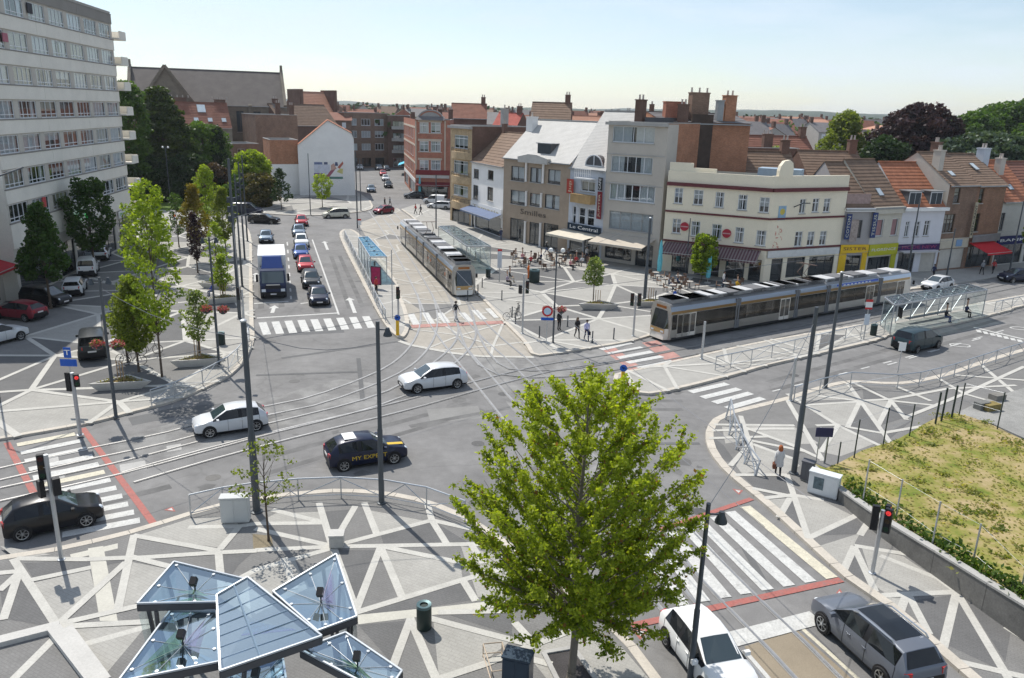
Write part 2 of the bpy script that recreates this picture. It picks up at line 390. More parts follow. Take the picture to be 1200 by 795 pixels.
def tri_pattern(parent, poly, s, w, seed, z=KH, light=.33, dark=.25, rot=.3, ml=None, md=None, skip=.08, ok=None):
    r = random.Random(seed); xs = [p[0] for p in poly]; ys = [p[1] for p in poly]
    x0, x1, y0, y1 = min(xs)-s, max(xs)+s, min(ys)-s, max(ys)+s; cx, cy = (x0+x1)/2, (y0+y1)/2
    rad = max(x1-x0, y1-y0) * .75; N = int(rad * 2 / s) + 2; pts = {}
    for i in range(N):
        for j in range(N):
            px = (i + .5 * (j % 2) - N/2) * s + r.uniform(-.36, .36) * s; py = (j - N/2) * s * .86 + r.uniform(-.36, .36) * s
            pts[i, j] = (cx + px*math.cos(rot) - py*math.sin(rot), cy + px*math.sin(rot) + py*math.cos(rot))
    tris = []
    for i in range(N-1):
        for j in range(N-1):
            if j % 2 == 0: tris += [((i,j),(i+1,j),(i,j+1)), ((i+1,j),(i+1,j+1),(i,j+1))]
            else: tris += [((i,j),(i+1,j),(i+1,j+1)), ((i,j),(i+1,j+1),(i,j+1))]
    seen = set()
    for t in tris:
        c = [pts[k] for k in t]
        if all(inside(q, poly) for q in c) and (ok is None or all(ok(q) for q in c)):
            u = r.random()
            if u < light + dark: sheet(parent, 'paving_panel', c, z + .003, (ml or PAVL) if u < light else (md or PAVD))
        for a, b in ((0,1),(1,2),(2,0)):
            k = tuple(sorted((t[a], t[b])))
            if k in seen: continue
            seen.add(k)
            if r.random() < skip: continue
            if ok and not (ok(pts[k[0]]) and ok(pts[k[1]])): continue
            for p, q in clipseg(pts[k[0]], pts[k[1]], poly): strip(parent, 'paving_band', p, q, w * r.uniform(.85, 1.2), z + .006, BAND, .1)

# --- far ground and the carriageway
structure('ground', MB().poly([(-4100, -110, -.6), (4200, -110, -.6), (4200, 4200, -.6), (-4100, 4200, -.6)]), groundmat('town ground', (.13, .13, .11), .3, .1, 0, .02))
road = structure('road', MB().poly([(-170, 2, 0), (170, 2, 0), (170, 420, 0), (-170, 420, 0)]), ASPH)
# worn patches and trench repairs in the asphalt
for q in ([(150,490),(205,478),(290,470),(288,478),(200,490),(155,499)], [(170,520),(215,512),(218,520),(172,530)],
          [(620,430),(700,432),(712,448),(640,450)], [(330,385),(400,381),(404,390),(332,394)], [(500,480),(560,476),(566,490),(505,496)]):
    sheet(road, 'asphalt_patch', [p[:2] for p in W2(q)], .002, ASPH2 if rnd.random() < .5 else groundmat('asphalt pale', (.235, .23, .22), .15, .12))
for q in ([(140,545),(170,540),(172,550),(142,557)], [(195,523),(212,520),(213,527),(196,530)], [(57,536),(68,534),(70,546),(59,549)], [(60,552),(75,550),(76,560),(62,563)]):
    sheet(road, 'concrete_plate', [p[:2] for p in W2(q)], .0045, CONCG)

for k, q in enumerate(([(105,520),(200,497),(300,472),(400,444),(455,452),(440,474),(330,505),(230,532),(135,556),(112,540)], [(560,420),(625,421),(700,470),(720,560),(690,560),(600,480)], [(640,425),(716,408),(745,432),(700,446),(640,447)])):
    sheet(road, 'worn_concrete', [p[:2] for p in smooth(W2(q + q[:1]), 2.0)][:-1], .0024 + .0002*k, groundmat('worn concrete', (.185, .18, .175), .16, .12, 0, .5, (.255, .25, .24)))
# wheel-darkened lanes, drips and manholes
TYRE = groundmat('tyre dark asphalt', (.150, .147, .143), .25, .14, 0, .6)
for a, b, w in (((560,470),(300,540),.5), ((566,480),(310,556),.45), ((800,470),(640,470),.5), ((800,480),(655,482),.45), ((640,470),(480,500),.45), ((306,362),(306,290),.5), ((330,360),(327,290),.5), ((372,366),(352,290),.5), ((425,360),(398,300),.45), ((410,362),(388,300),.45),
                ((1180,372),(900,448),.5), ((1190,380),(905,458),.5), ((880,566),(830,500),.5), ((990,720),(1030,770),.4), ((120,590),(200,570),.5), ((60,596),(10,606),.5), ((230,510),(330,486),.45), ((470,470),(560,440),.5)):
    strip(road, 'tyre_track', at(*a), at(*b), w, .0005, TYRE)
MH = mat('cast iron', (.10, .098, .095), .6, .4, var=.25, scale=8)
for px in ((345,447),(430,510),(560,520),(690,452),(820,600),(250,560),(420,330),(318,400),(930,440),(760,660),(590,462)):
    p = at(*px); q = [(p.x + math.cos(k*.524)*.36, p.y + math.sin(k*.524)*.36) for k in range(12)]; sheet(road, 'manhole_cover', q, .0062, MH)
rs = random.Random(5)
for k in range(26):
    p = at(rs.uniform(200, 820), rs.uniform(425, 600)); r_ = rs.uniform(.15, .55); q = [(p.x + math.cos(t*.628)*r_*rs.uniform(.5, 1.3), p.y + math.sin(t*.628)*r_*rs.uniform(.5, 1.3)) for t in range(10)]; sheet(road, 'oil_stain', q, .0011 + .00005*k, TYRE)
for a, b, w in (((330,420),(470,400),.35), ((620,520),(820,520),.3), ((420,420),(425,470),.3), ((860,620),(905,700),.3), ((300,440),(420,436),.3)):
    strip(road, 'trench_repair', at(*a), at(*b), w, .0032, ASPH2)
# --- near-left square
kA = smooth(W2([(-40,664),(0,655),(65,645),(151,625),(222,603),(262,592),(300,585),(340,580),(390,576),(440,578),(490,586),(540,604),(590,634),(640,672),(700,718),(745,760),(775,800)]))
polyA = [p[:2] for p in kA] + [(4.6, 10), (-30, 10), (-30, kA[0].y)]
paveA = pavement('pavement', polyA, PAVM)
kerb(paveA, kA, .34, -1)
# --- left square with the young trees
kB = smooth(W2([(-60,527),(0,517),(101,499),(151,486),(201,473),(237,458),(272,440),(291,417),(298,398),(297,376),(295.5,320),(295,285),(291,270),(283,263),(262,257)]))
polyB = [p[:2] for p in kB] + [p[:2] for p in W2([(235,252),(200,247),(160,247)])] + [(-60, 125), (-75, 90), (-75, kB[0].y)]
paveB = pavement('pavement', polyB, PAVL)
kerb(paveB, kB, .32, 1)
# --- far pavement before the white gable
kC = smooth(W2([(262,246),(290,249),(318,251.6),(345,253),(376,253),(414,250),(432,247),(437,243),(434,236)]))
polyC = [p[:2] for p in kC] + [p[:2] for p in W2([(424,229),(417,225),(319,226),(262,231)])]
paveC = pavement('pavement', polyC, PAVL)
kerb(paveC, kC, .3, 1)
# --- tram stop island
kD = smooth(W2([(403,270),(398,275),(403,290),(426,336),(444,371),(458,391),(466,397),(473,397),(479,387),(478,371),(471,351),(461,326),(440,298),(420,275),(410,270),(403,270)]), .8)
polyD = [p[:2] for p in kD[:-1]]
paveD = pavement('platform', polyD, PAVL, .16)
kerb(paveD, kD, .34, 1, .16)
# --- central square of the cafes
kE = smooth(W2([(470,246),(490,262),(520,300),(552,337),(586,374),(613,402),(622,416),(632,418.5),(683,411),(736,402),(768,393),(800,386),(860,375),(940,361),(1000,350),(1040,343),(1090,338)]))
polyE = [p[:2] for p in kE] + [p[:2] for p in W2([(1250,313),(1250,301),(1160,309),(1035,319),(977,323),(889,329),(776,317),(703,303),(588,277),(552,264),(530,252),(508,243),(488,240)])]
paveE = pavement('pavement', polyE, PAVL)
kerb(paveE, kE, .3, 1)
# --- right platform (median)
kF = smooth(W2([(1300,342),(1200,360),(1184,365),(1140,376),(1099,385),(1048,393),(1026,401),(962,416),(900,430),(862,441),(799,457),(761,464),(734,461),(718,451),(720,441),(751,434),(821,418),(900,401),(1033,378),(1162,354),(1230,342)]))
polyF = [p[:2] for p in kF]
paveF = pavement('platform', polyF, PAVL, .16)
kerb(paveF, kF, .3, -1, .16)
# --- right pavement below the railing
kG = smooth(W2([(1300,382),(1200,410),(1150,425),(1101,441),(1051,450),(996,448),(960,455),(923,467),(900,473),(852,485),(836,493),(827,508),(830,528),(846,551),(872,574),(900,597),(990,680),(1036,712),(1091,760),(1150,812)]))
polyG = [p[:2] for p in kG] + [(14.5, 12), (60, 12), (75, 60)]
paveG = pavement('pavement', polyG, PAVM)
kerb(paveG, kG, .42, 1)
# --- paved tram bed between island and square
bedP = [p[:2] for p in W2([(468,400),(482,405),(529,414),(564,418),(626,419),(613,402),(586,374),(552,337),(520,300),(490,262),(466,244),(420,262),(440,298),(461,326),(471,351),(478,371),(479,387)])]
bed = structure('tram_track_bed', MB().poly([(p[0], p[1], .005) for p in bedP[::-1]]), BEIGE)
for i in range(5):
    c = [(468,400),(482,405),(529,414),(564,418),(626,419)]
    if i < 4: strip(bed, 'paving_band', at(*c[i]), at(*c[i+1]), .4, .012, BAND)
tri_pattern(bed, bedP, 5.2, .22, 5, .006, .06, .12, .5, PAVL, PAVM, .2)

# --- traced paving of the near-left square
def bands(parent, segs, w, z=KH):
    for s in segs:
        for i in range(len(s) - 1): strip(parent, 'paving_band', at(*s[i], z), at(*s[i+1], z), w, z + .006, BAND, .05)
def panels(parent, polys, m, z=KH):
    for q in polys: sheet(parent, 'paving_panel', [p[:2] for p in W2(q, z)], z + .003 + .0004 * rnd.randint(0, 4), m)
panels(paveA, [[(40,683),(105,668),(111,690),(70,730)], [(150,658),(196,667),(165,704),(142,716)], [(76,737),(172,733),(120,795),(110,795)], [(432,598),(504,612),(444,624)], [(448,644),(540,662),(542,679),(473,698)],
               [(508,729),(600,750),(567,776),(514,792)], [(300,614),(323,602),(375,600),(378,611)], [(263,690),(300,668),(345,655),(360,690),(300,720)], [(616,756),(671,740),(730,760),(760,795),(640,795),(620,770)],
               [(160,628),(222,608),(275,604),(280,617),(256,642)], [(540,640),(600,655),(600,700),(560,700)], [(0,640),(60,650),(20,655)]], PAVL)
panels(paveA, [[(24,660),(60,735),(5,725)], [(100,657),(150,657),(105,667),(40,680),(28,660)], [(88,757),(70,737),(172,727),(100,753)], [(395,645),(444,645),(418,712)], [(510,612),(550,637),(525,637)], [(378,600),(414,597),(391,636)],
               [(420,722),(542,682),(556,703),(500,712)], [(482,727),(461,779),(420,733)], [(262,648),(298,646),(280,662),(262,688)], [(445,624),(504,613),(521,636),(450,639)], [(524,720),(600,718),(600,745)], [(0,690),(20,675),(4,724)]], PAVD)
for q in ([(103,643),(121,640),(138,728),(117,728)], [(82,650),(138,637),(138,643),(84,656)], [(418,721),(500,713),(592,703),(592,710),(500,722),(420,732)]):
    panels(paveA, [q], mat('tactile paving', (.50, .48, .42), .85, var=.08, scale=2, fine=.06))
bands(paveA, [[(16,656),(67,734)], [(20,655),(102,656),(150,654)], [(157,628),(138,716)], [(157,628),(256,646)], [(150,655),(256,648),(300,646)], [(150,652),(197,664)], [(256,648),(261,700)], [(258,644),(281,617)],
              [(22,670),(0,672)], [(22,672),(0,692)], [(22,672),(4,726)], [(38,680),(105,666)], [(68,732),(147,660)], [(68,732),(178,707)], [(68,735),(178,729)], [(100,755),(178,733)], [(15,797),(62,750)],
              [(374,590),(389,640)], [(222,618),(280,617),(300,614),(378,613)], [(320,598),(378,612)], [(300,620),(388,640)], [(300,645),(388,641)], [(258,690),(300,668),(388,643)], [(389,640),(416,594)], [(391,642),(417,716)],
              [(390,641),(446,640),(552,638),(600,640)], [(400,638),(506,610)], [(441,625),(427,590)], [(506,610),(523,637)], [(506,610),(560,622)], [(446,641),(417,716)], [(446,641),(471,700)], [(449,641),(560,664)], [(418,718),(542,680),(600,664)],
              [(552,638),(566,660)], [(542,680),(557,704)], [(515,718),(600,716)], [(500,724),(560,740),(618,755)], [(481,726),(461,780)], [(481,726),(511,796)], [(515,796),(567,779),(675,737)], [(604,731),(624,753)], [(608,769),(645,779)],
              [(500,588),(506,610)], [(333,655),(345,690)]], .29)
# low ledges of the stair well in the corner of the square
for i, (a, b) in enumerate((((70,734),(-20,757)), ((63,737),(112,800)), ((77,738),(122,800)))):
    tag(MB().beam(at(*a, KH + .09), at(*b, KH + .09 + .002 * i), .42, .18 + .004 * i).build('ledge', CONC), ['pale concrete ledge along the edge of the corner stair, running to the zebra side', 'pale concrete ledge on the outer side of the corner stair', 'pale concrete ledge on the pavilion side of the corner stair'][i], 'ledge')
# --- traced paving of the right pavement
panels(paveG, [[(884,522),(926,538),(938,546),(920,556),(891,556)], [(947,476),(1006,472),(993,500),(983,498)], [(983,500),(1026,520),(985,535),(964,530)], [(931,582),(962,586),(998,604),(950,628)], [(880,504),(872,497),(930,500),(960,520),(930,521)],
               [(960,640),(1008,625),(1000,640),(985,668)], [(1010,642),(1058,652),(1100,680),(1118,692),(1038,696),(1024,686)], [(930,470),(925,464),(960,456),(994,450),(1006,468)], [(1040,700),(1062,702),(1052,722)], [(862,545),(880,522),(889,552),(870,556)],
               [(846,500),(870,502),(876,516),(850,520)], [(1010,470),(1042,470),(1030,496)], [(930,584),(900,585),(915,600)]], PAVL)
panels(paveG, [[(870,558),(921,558),(928,579),(885,572)], [(884,522),(940,530),(928,536)], [(1012,474),(1030,498),(1030,506),(996,501)], [(950,628),(1002,606),(1014,618),(1006,626)], [(917,603),(928,584),(945,628)], [(1003,644),(1021,686),(991,668)],
               [(1070,704),(1118,697),(1106,754),(1088,740)], [(1126,698),(1178,788),(1110,756)], [(1184,742),(1150,706),(1128,698),(1178,776)], [(930,503),(958,501),(980,500),(963,527)], [(1046,472),(1090,480),(1034,498)], [(1010,450),(1044,468),(1012,468)],
               [(1034,510),(1070,492),(1042,515)], [(832,510),(848,522),(862,542),(842,540)]], PAVD)
bands(paveG, [[(868,488),(890,556)], [(872,501),(930,523),(962,538)], [(876,516),(942,529)], [(880,519),(856,546)], [(862,557),(922,557),(947,631)], [(883,573),(927,582)], [(897,584),(927,581)], [(927,582),(913,606)], [(928,580),(964,586)],
              [(947,631),(1004,604)], [(1008,627),(1017,613)], [(883,521),(930,538)], [(988,670),(1001,641),(1025,692)], [(1003,640),(1064,650)], [(1033,652),(1099,678),(1121,694)], [(1036,698),(1121,694)], [(1061,700),(1054,720)], [(1066,700),(1088,742)],
              [(1121,694),(1105,760)], [(1121,694),(1182,796)], [(1180,736),(1215,758)], [(1125,776),(1215,797)], [(923,462),(982,499),(1030,522)], [(922,468),(964,540)], [(956,464),(1007,470),(1046,468)], [(944,475),(1007,471)], [(992,448),(1008,470)],
              [(1008,470),(993,501)], [(1008,470),(1044,520)], [(998,448),(1044,470),(1062,492)], [(1044,470),(1029,499)], [(957,499),(983,498)], [(994,501),(1034,508),(1080,500)], [(982,499),(962,530)], [(838,498),(930,499)], [(836,505),(900,503),(930,503)],
              [(832,514),(900,512),(930,522)], [(1044,470),(1100,476)], [(1050,453),(1090,470)], [(1046,468),(1110,456),(1190,452)], [(1100,444),(1130,462),(1180,476)], [(1060,490),(1130,462),(1200,430)], [(1120,440),(1200,446)], [(1150,428),(1200,470)]], .29)
# --- auto-laid paving elsewhere (same triangles, band width and spacing as the traced part)
def inB(p): return p[1] < 118
tri_pattern(paveB, polyB, 6.3, .34, 21, KH, .30, .44, .25, PAVM, PAVD, .06)
tri_pattern(paveC, polyC, 7.0, .4, 31, KH, .0, .35, .1, None, PAVM, .15)
tri_pattern(paveE, [p[:2] for p in kE] + [p[:2] for p in W2([(1090,326),(1035,324),(977,326),(889,333),(776,322),(703,309),(588,283),(552,270),(530,258),(508,247)])], 6.6, .36, 41, KH, .28, .46, .3, PAVM, PAVD, .05)
tri_pattern(paveF, polyF, 4.6, .3, 51, .16, .25, .4, .5, PAVM, PAVD, .06)
tri_pattern(paveD, polyD, 4.2, .26, 61, .16, .2, .35, .4, None, PAVM, .2)

# --- painted markings
def stripe_q(a, b, w, m=PAINT, name='crossing_stripe', z=.008):
    return strip(road, name, at(*a), at(*b), w, z, m)
n = 12
for i in range(n):
    t = i / (n - 1); a = (20 + 53 * t ** 1.03, 522 + 105 * t); b = (88 + 76 * t, 509 + 101 * t ** 1.05)
    stripe_q(a, b, .5, PAINTY if i in (0, 5) else PAINT)
for s in (((8,519),(46,590)), ((97,502),(180,614))): stripe_q(*s, .30, REDP, 'red_line')
stripe_q((0,610),(14,607), .1); 
for i in range(9):
    t = i / 8; stripe_q((307.5 + 121 * t, 378 - 7 * t), (313 + 122.5 * t, 392.5 - 8 * t), .62)
for a, b in (((481,368),(488,381)), ((498,367),(506,380)), ((515,367),(524,379)), ((541,367),(551,377)), ((556,364),(567,375)), ((572,362),(583,373))):
    strip(bed, 'crossing_stripe', at(*a), at(*b), .6, .024, PAINT)
strip(bed, 'red_line', at(482,383), at(592,378), 1.0, .020, mat('faded red paint', (.40, .22, .19), .85, var=.25, scale=1.2, fine=.2))
sheet(road, 'red_line', [p[:2] for p in W2([(700,406),(716,404),(752,431),(738,434)])], .007, mat('faded red paint', (.40, .22, .19)))
sheet(road, 'red_line', [p[:2] for p in W2([(752,402),(770,399),(800,420),(782,424)])], .007, mat('faded red paint', (.40, .22, .19)))
for a, b in (((704,410),(740,402)), ((713,415),(753,407.5)), ((724,420),(764,412.5)), ((735,425.5),(776,418)), ((745,430.5),(787,423))): stripe_q(a, b, .55, z=.011)
for a, b in (((809,460),(852,450)), ((823,466.5),(866,456)), ((837,472.5),(880,461)), ((852,479),(894,467))): stripe_q(a, b, .55)
for i in range(8):
    a = (873 - 17.5 * i, 594 + 6 * i); b = (975 - 25 * i, 678 + 4.6 * i)
    stripe_q(a, b, .52 if i else .55, PAINTY if i == 0 else PAINT)
stripe_q((772,622),(881,585), .28, REDP, 'red_line'); stripe_q((740,734),(986,680), .32, REDP, 'red_line')
for t in ([(866,580),(858,573),(871,575)], [(984,690),(976,700),(990,699)], [(740,738),(762,737),(750,750)], [(192,598),(202,594),(206,600)]):
    c = W2(t); sheet(road, 'give_way_mark', [p[:2] for p in c], .006, REDP); k = sum(c, Vector()) / 3
    sheet(road, 'give_way_mark', [(k + (p - k) * .5)[:2] for p in c], .0105, PAINT)
stripe_q((850,752),(957,724), .75, PAINT, 'stop_line')
stripe_q((938,735),(1010,800), .16, PAINTY, 'lane_line'); stripe_q((872,762),(905,800), .16, PAINT, 'lane_line')
sheet(road, 'tan_lane_panel', [p[:2] for p in W2([(872,758),(934,738),(1003,800),(906,800)])], .003, groundmat('tan asphalt', (.27, .225, .165), .12, .12))
# approach lanes beside the island
stripe_q((301,373),(397,367), .3, PAINT, 'stop_line')
stripe_q((297.5,356),(338,353.5), .3, PAINT, 'stop_line'); stripe_q((352,356),(361,355), .3, PAINT, 'stop_line')
stripe_q((366,281),(397,369), .16, PAINT, 'lane_line')
for t in range(8): stripe_q((336.5 + .6 * t, 284 + 9 * t), (337 + .6 * t, 288 + 9 * t), .16, PAINT, 'lane_dash')
def arrow(a, b, w=.16):
    a = at(*a); b = at(*b); d = (b - a).normalized(); n_ = Vector((-d.y, d.x, 0)); h = b - d * 1.1
    pts = [a - n_*w, h - n_*w, h - n_*.45, b, h + n_*.45, h + n_*w, a + n_*w]
    sheet(road, 'lane_arrow', [p[:2] for p in pts], .0085, PAINT)
arrow((416,367), (409,349)); arrow((384,293), (380,283)); arrow((319,367), (322,358)); arrow((300,330), (300,320))
for i in range(11):
    a = (905 + 26 * i, 459 - 6.6 * i); b = (915 + 26 * i, 456.5 - 6.6 * i)
    if a[0] < 1200: stripe_q(a, b, .14, PAINT, 'lane_dash')
for i in range(6):
    a = (1040 + 25 * i, 428 - 7.5 * i); b = (1051 + 25 * i, 425 - 7.5 * i); stripe_q(a, b, .14, PAINT, 'lane_dash')
stripe_q((1141,384),(1200,398), .3, PAINT, 'give_way_line')
for i in range(7): stripe_q((1146 + 8 * i, 387 + 1.9 * i), (1148 + 8 * i, 390 + 1.9 * i), .35, PAINT, 'give_way_tooth')
for q in ((1125,405),(1195,385)):
    p = at(*q); r_ = .8
    for k in range(10):
        t0, t1 = k * .628, (k + 1) * .628
        strip(road, 'cycle_symbol', (p.x + math.cos(t0) * r_, p.y + math.sin(t0) * .5), (p.x + math.cos(t1) * r_, p.y + math.sin(t1) * .5), .14, .008, PAINT)

# --- tram rails set in pale concrete
def track(pts, gauge=1.435, z=0.0, name='tram_track', label='', conc=True, cw=.32):
    P = smooth([at(x, y) for x, y in pts], 1.5); n = len(P)
    o = thing(name, label, 'tram track')
    for s in (-1, 1):
        rail = MB(); cc = MB()
        for i in range(n - 1):
            q = []
            for j in (i, i + 1):
                d = P[min(n-1, j+1)] - P[max(0, j-1)]; d.z = 0; d.normalize(); q.append((P[j] + Vector((-d.y, d.x, 0)) * s * gauge / 2, Vector((-d.y, d.x, 0))))
            (a, na), (b, nb) = q
            rail.poly([(p.x, p.y, z + .032 + (.001 if s > 0 else 0)) for p in (a - na*.045, b - nb*.045, b + nb*.045, a + na*.045)][::1])
            if conc: cc.poly([(p.x, p.y, z + .014 + (.001 if s > 0 else 0)) for p in (a - na*cw/2, b - nb*cw/2, b + nb*cw/2, a + na*cw/2)])
        rail.build('rail', RAILM, o)
        if conc: cc.build('rail_surround', mat('rail concrete', (.30, .295, .285), .85, var=.2, scale=1.0, fine=.1), o)
    return o
_z = [0.0]
def trk(pts, label, cw=.2):
    _z[0] += .003; track(pts, z=_z[0], label=label, cw=cw)
trk([(452,243),(474,270),(510,315),(535,347),(552,370),(575,395),(610,425),(646,463),(700,522),(760,588),(812,645),(868,704),(925,760),(965,802)], 'tram track under the tram at the cafe square, crossing to the tan lane')
trk([(436,246),(455,272),(478,310),(497,345),(511,375),(530,402),(550,426),(606,493),(660,555),(720,622),(778,690),(830,752),(872,802)], 'tram track past the island nose towards the white car')
trk([(498,345),(503,372),(496,400),(470,428),(420,452),(360,472),(306,483),(200,512),(110,531),(0,556),(-60,570)], 'tram track bending off beside the island towards the left zebra crossing')
trk([(533,345),(545,372),(545,400),(515,430),(465,461),(400,482),(318,502),(220,528),(140,549),(0,580),(-60,594)], 'outer tram track bending towards the black hatchback crossing')
trk([(1300,300),(1100,344),(1000,366),(880,389),(790,406),(715,420),(640,432),(560,452),(465,478),(340,508),(240,534),(150,560)], 'tram track running under the long tram beside the platform')
trk([(1300,312),(1100,353),(1000,374),(880,398),(800,414),(735,427),(660,438),(590,436),(562,415),(548,385),(540,360)], 'tram track on the platform side curving up into the square')
# ================================================================ buildings
class Facade:
    """a wall plane: local x runs along the wall, z up, +y into the building"""
    def __init__(s, parent, p0, p1, z0, z1):
        s.p0 = Vector((p0[0], p0[1], 0)); s.p1 = Vector((p1[0], p1[1], 0)); d = s.p1 - s.p0; s.W = d.length; s.ex = d / s.W
        s.ey = Vector((-s.ex.y, s.ex.x, 0)); s.ang = math.atan2(d.y, d.x); s.z0, s.z1 = z0, z1; s.parent = parent; s.wins = []
        pm = parent.matrix_basis.copy() if parent else Matrix.Identity(4)
        s.mtx = pm.inverted() @ frame(s.p0, s.ang, 0)
    def uz(s, px, py, y=0.0):
        d = ray(px, py); o = s.p0 + s.ey * y; t = (o - CAM).dot(s.ey) / d.dot(s.ey); h = CAM + d * t
        return (h - o).dot(s.ex), h.z
    def rect(s, Z, x0, y0, x1, y1):
        ym, xm = (y0 + y1) / 2, (x0 + x1) / 2
        u0 = s.uz(*Z(x0, ym))[0]; u1 = s.uz(*Z(x1, ym))[0]; za = s.uz(*Z(xm, y1))[1]; zb = s.uz(*Z(xm, y0))[1]
        return [u0, u1, za, zb]
    def win(s, r, n=2, tr=0.0, fm=None, cur=None, rec=.16, sill=True, fw=.07, name='window', pane=None):
        u0, u1, za, zb = r
        u0 = max(.08, u0); u1 = min(s.W - .08, u1); za = max(s.z0 + .03, za); zb = min(s.z1 - .05, zb)
        if u1 - u0 < .15 or zb - za < .15: return
        s.wins.append(dict(r=(u0, u1, za, zb), n=n, tr=tr, fm=fm or WFRAME, cur=cur, rec=rec, sill=sill, fw=fw, name=name, pane=pane))
    def grid(s, us, zs, **k):
        for za, zb in zs:
            for u0, u1 in us: s.win([u0, u1, za, zb], **k)
    def wall(s, m, extra=None, revm=None):
        """the wall with true openings, reveals and a dark room behind each"""
        xs = sorted({0.0, s.W} | {round(v, 4) for w in s.wins for v in w['r'][:2]}); zs = sorted({s.z0, s.z1} | {round(v, 4) for w in s.wins for v in w['r'][2:]})
        mb = extra or MB()
        R4 = [tuple(round(v, 4) for v in w['r']) for w in s.wins]
        for j in range(len(zs) - 1):
            run = None
            for i in range(len(xs) - 1):
                cx, cz = (xs[i] + xs[i+1]) / 2, (zs[j] + zs[j+1]) / 2
                hole = any(a < cx < b and c < cz < d for a, b, c, d in R4)
                if hole:
                    if run is not None: mb.poly([(run,0,zs[j]),(xs[i],0,zs[j]),(xs[i],0,zs[j+1]),(run,0,zs[j+1])]); run = None
                elif run is None: run = xs[i]
            if run is not None: mb.poly([(run,0,zs[j]),(s.W,0,zs[j]),(s.W,0,zs[j+1]),(run,0,zs[j+1])])
        for (a, b, c, d), w in zip(R4, s.wins):
            y = w['rec']; Y = y + .45
            mb.poly([(a,0,c),(b,0,c),(b,y,c),(a,y,c)]); mb.poly([(a,y,d),(b,y,d),(b,0,d),(a,0,d)]); mb.poly([(a,0,c),(a,y,c),(a,y,d),(a,0,d)]); mb.poly([(b,y,c),(b,0,c),(b,0,d),(b,y,d)])
            mb.poly([(a,y,c),(b,y,c),(b,Y,c),(a,Y,c)], 1); mb.poly([(a,Y,d),(b,Y,d),(b,y,d),(a,y,d)], 1); mb.poly([(a,y,c),(a,Y,c),(a,Y,d),(a,y,d)], 1); mb.poly([(b,Y,c),(b,y,c),(b,y,d),(b,Y,d)], 1)
            mb.poly([(a,Y,c),(b,Y,c),(b,Y,d),(a,Y,d)], 1)
        o = mb.build('wall', [m, DARKIN], s.parent, mtx=s.mtx)
        for w in s.wins: s._window(w)
        return o
    def _window(s, w):
        a, b, c, d = w['r']; y = w['rec']; fw = w['fw']; W, H = b - a, d - c
        mb = MB(); y0, y1 = y - .07, y
        mb.box(0, W, y0, y1, 0, fw); mb.box(0, W, y0, y1, H - fw, H); mb.box(0, fw, y0, y1, fw, H - fw); mb.box(W - fw, W, y0, y1, fw, H - fw)
        for k in range(1, w['n']):
            x = W * k / w['n']; mb.box(x - fw/2, x + fw/2, y0 + .004, y1 - .004, fw, H - fw)
        if w['tr']: mb.box(fw, W - fw, y0 + .008, y1 - .008, H * w['tr'] - fw/2, H * w['tr'] + fw/2)
        m = s.mtx @ Matrix.Translation((a, 0, c)); o = mb.build(w['name'], w['fm'], s.parent, mtx=m)
        MB().poly([(0, y - .03, 0), (W, y - .03, 0), (W, y - .03, H), (0, y - .03, H)]).build('pane', w['pane'] or GLASS, o)
        cu = w['cur']
        if cu == 'rand':
            k = rnd.random(); cu = (CURT, 1.0) if k < .45 else (CURT, .6) if k < .7 else (CURTC, .9) if k < .8 else None
        if cu:
            cm, cov = cu; cb = MB()
            def drape(x0, x1, z0_):
                n_ = max(3, int((x1 - x0) / .12)); yy = [y + .12 + (.03 if k % 2 else 0) for k in range(n_ + 1)]
                for k in range(n_):
                    xa, xb = x0 + (x1 - x0) * k / n_, x0 + (x1 - x0) * (k+1) / n_; cb.poly([(xa, yy[k], z0_), (xb, yy[k+1], z0_), (xb, yy[k+1], H), (xa, yy[k], H)])
            if cov >= .95: drape(0, W, 0)
            elif rnd.random() < .5:
                drape(0, W * cov / 2, 0); cb.build('curtain', cm, o); cb = MB(); drape(W - W * cov / 2, W, 0)
            else: drape(0, W, H * (1 - cov))
            cb.build('curtain', cm, o)
        if w['sill']: MB().box(-.08, W + .08, -.09, y - .08, -.09, -.002).build('sill', CONCG, o)
    def part(s, name, mb, m, smooth_=False): return mb.build(name, m, s.parent, smooth_, mtx=s.mtx)
    def sign(s, name, u0, u1, z0, z1, m, txt=None, tm=None, size=None, y=-.10, th=.08, vertical=False):
        o = s.part(name, MB().box(u0, u1, y - th, y, z0, z1), m)
        if txt:
            mt = Matrix.Translation(((u0 + u1) / 2, y - th - .012, (z0 + z1) / 2)) @ FACE
            if vertical: mt = mt @ Matrix.Rotation(math.pi / 2, 4, 'Z')
            lettering(txt, size or (z1 - z0) * .6, tm or WHITE, o, mt, ((z1 - z0) if vertical else (u1 - u0)) * .84)
        return o
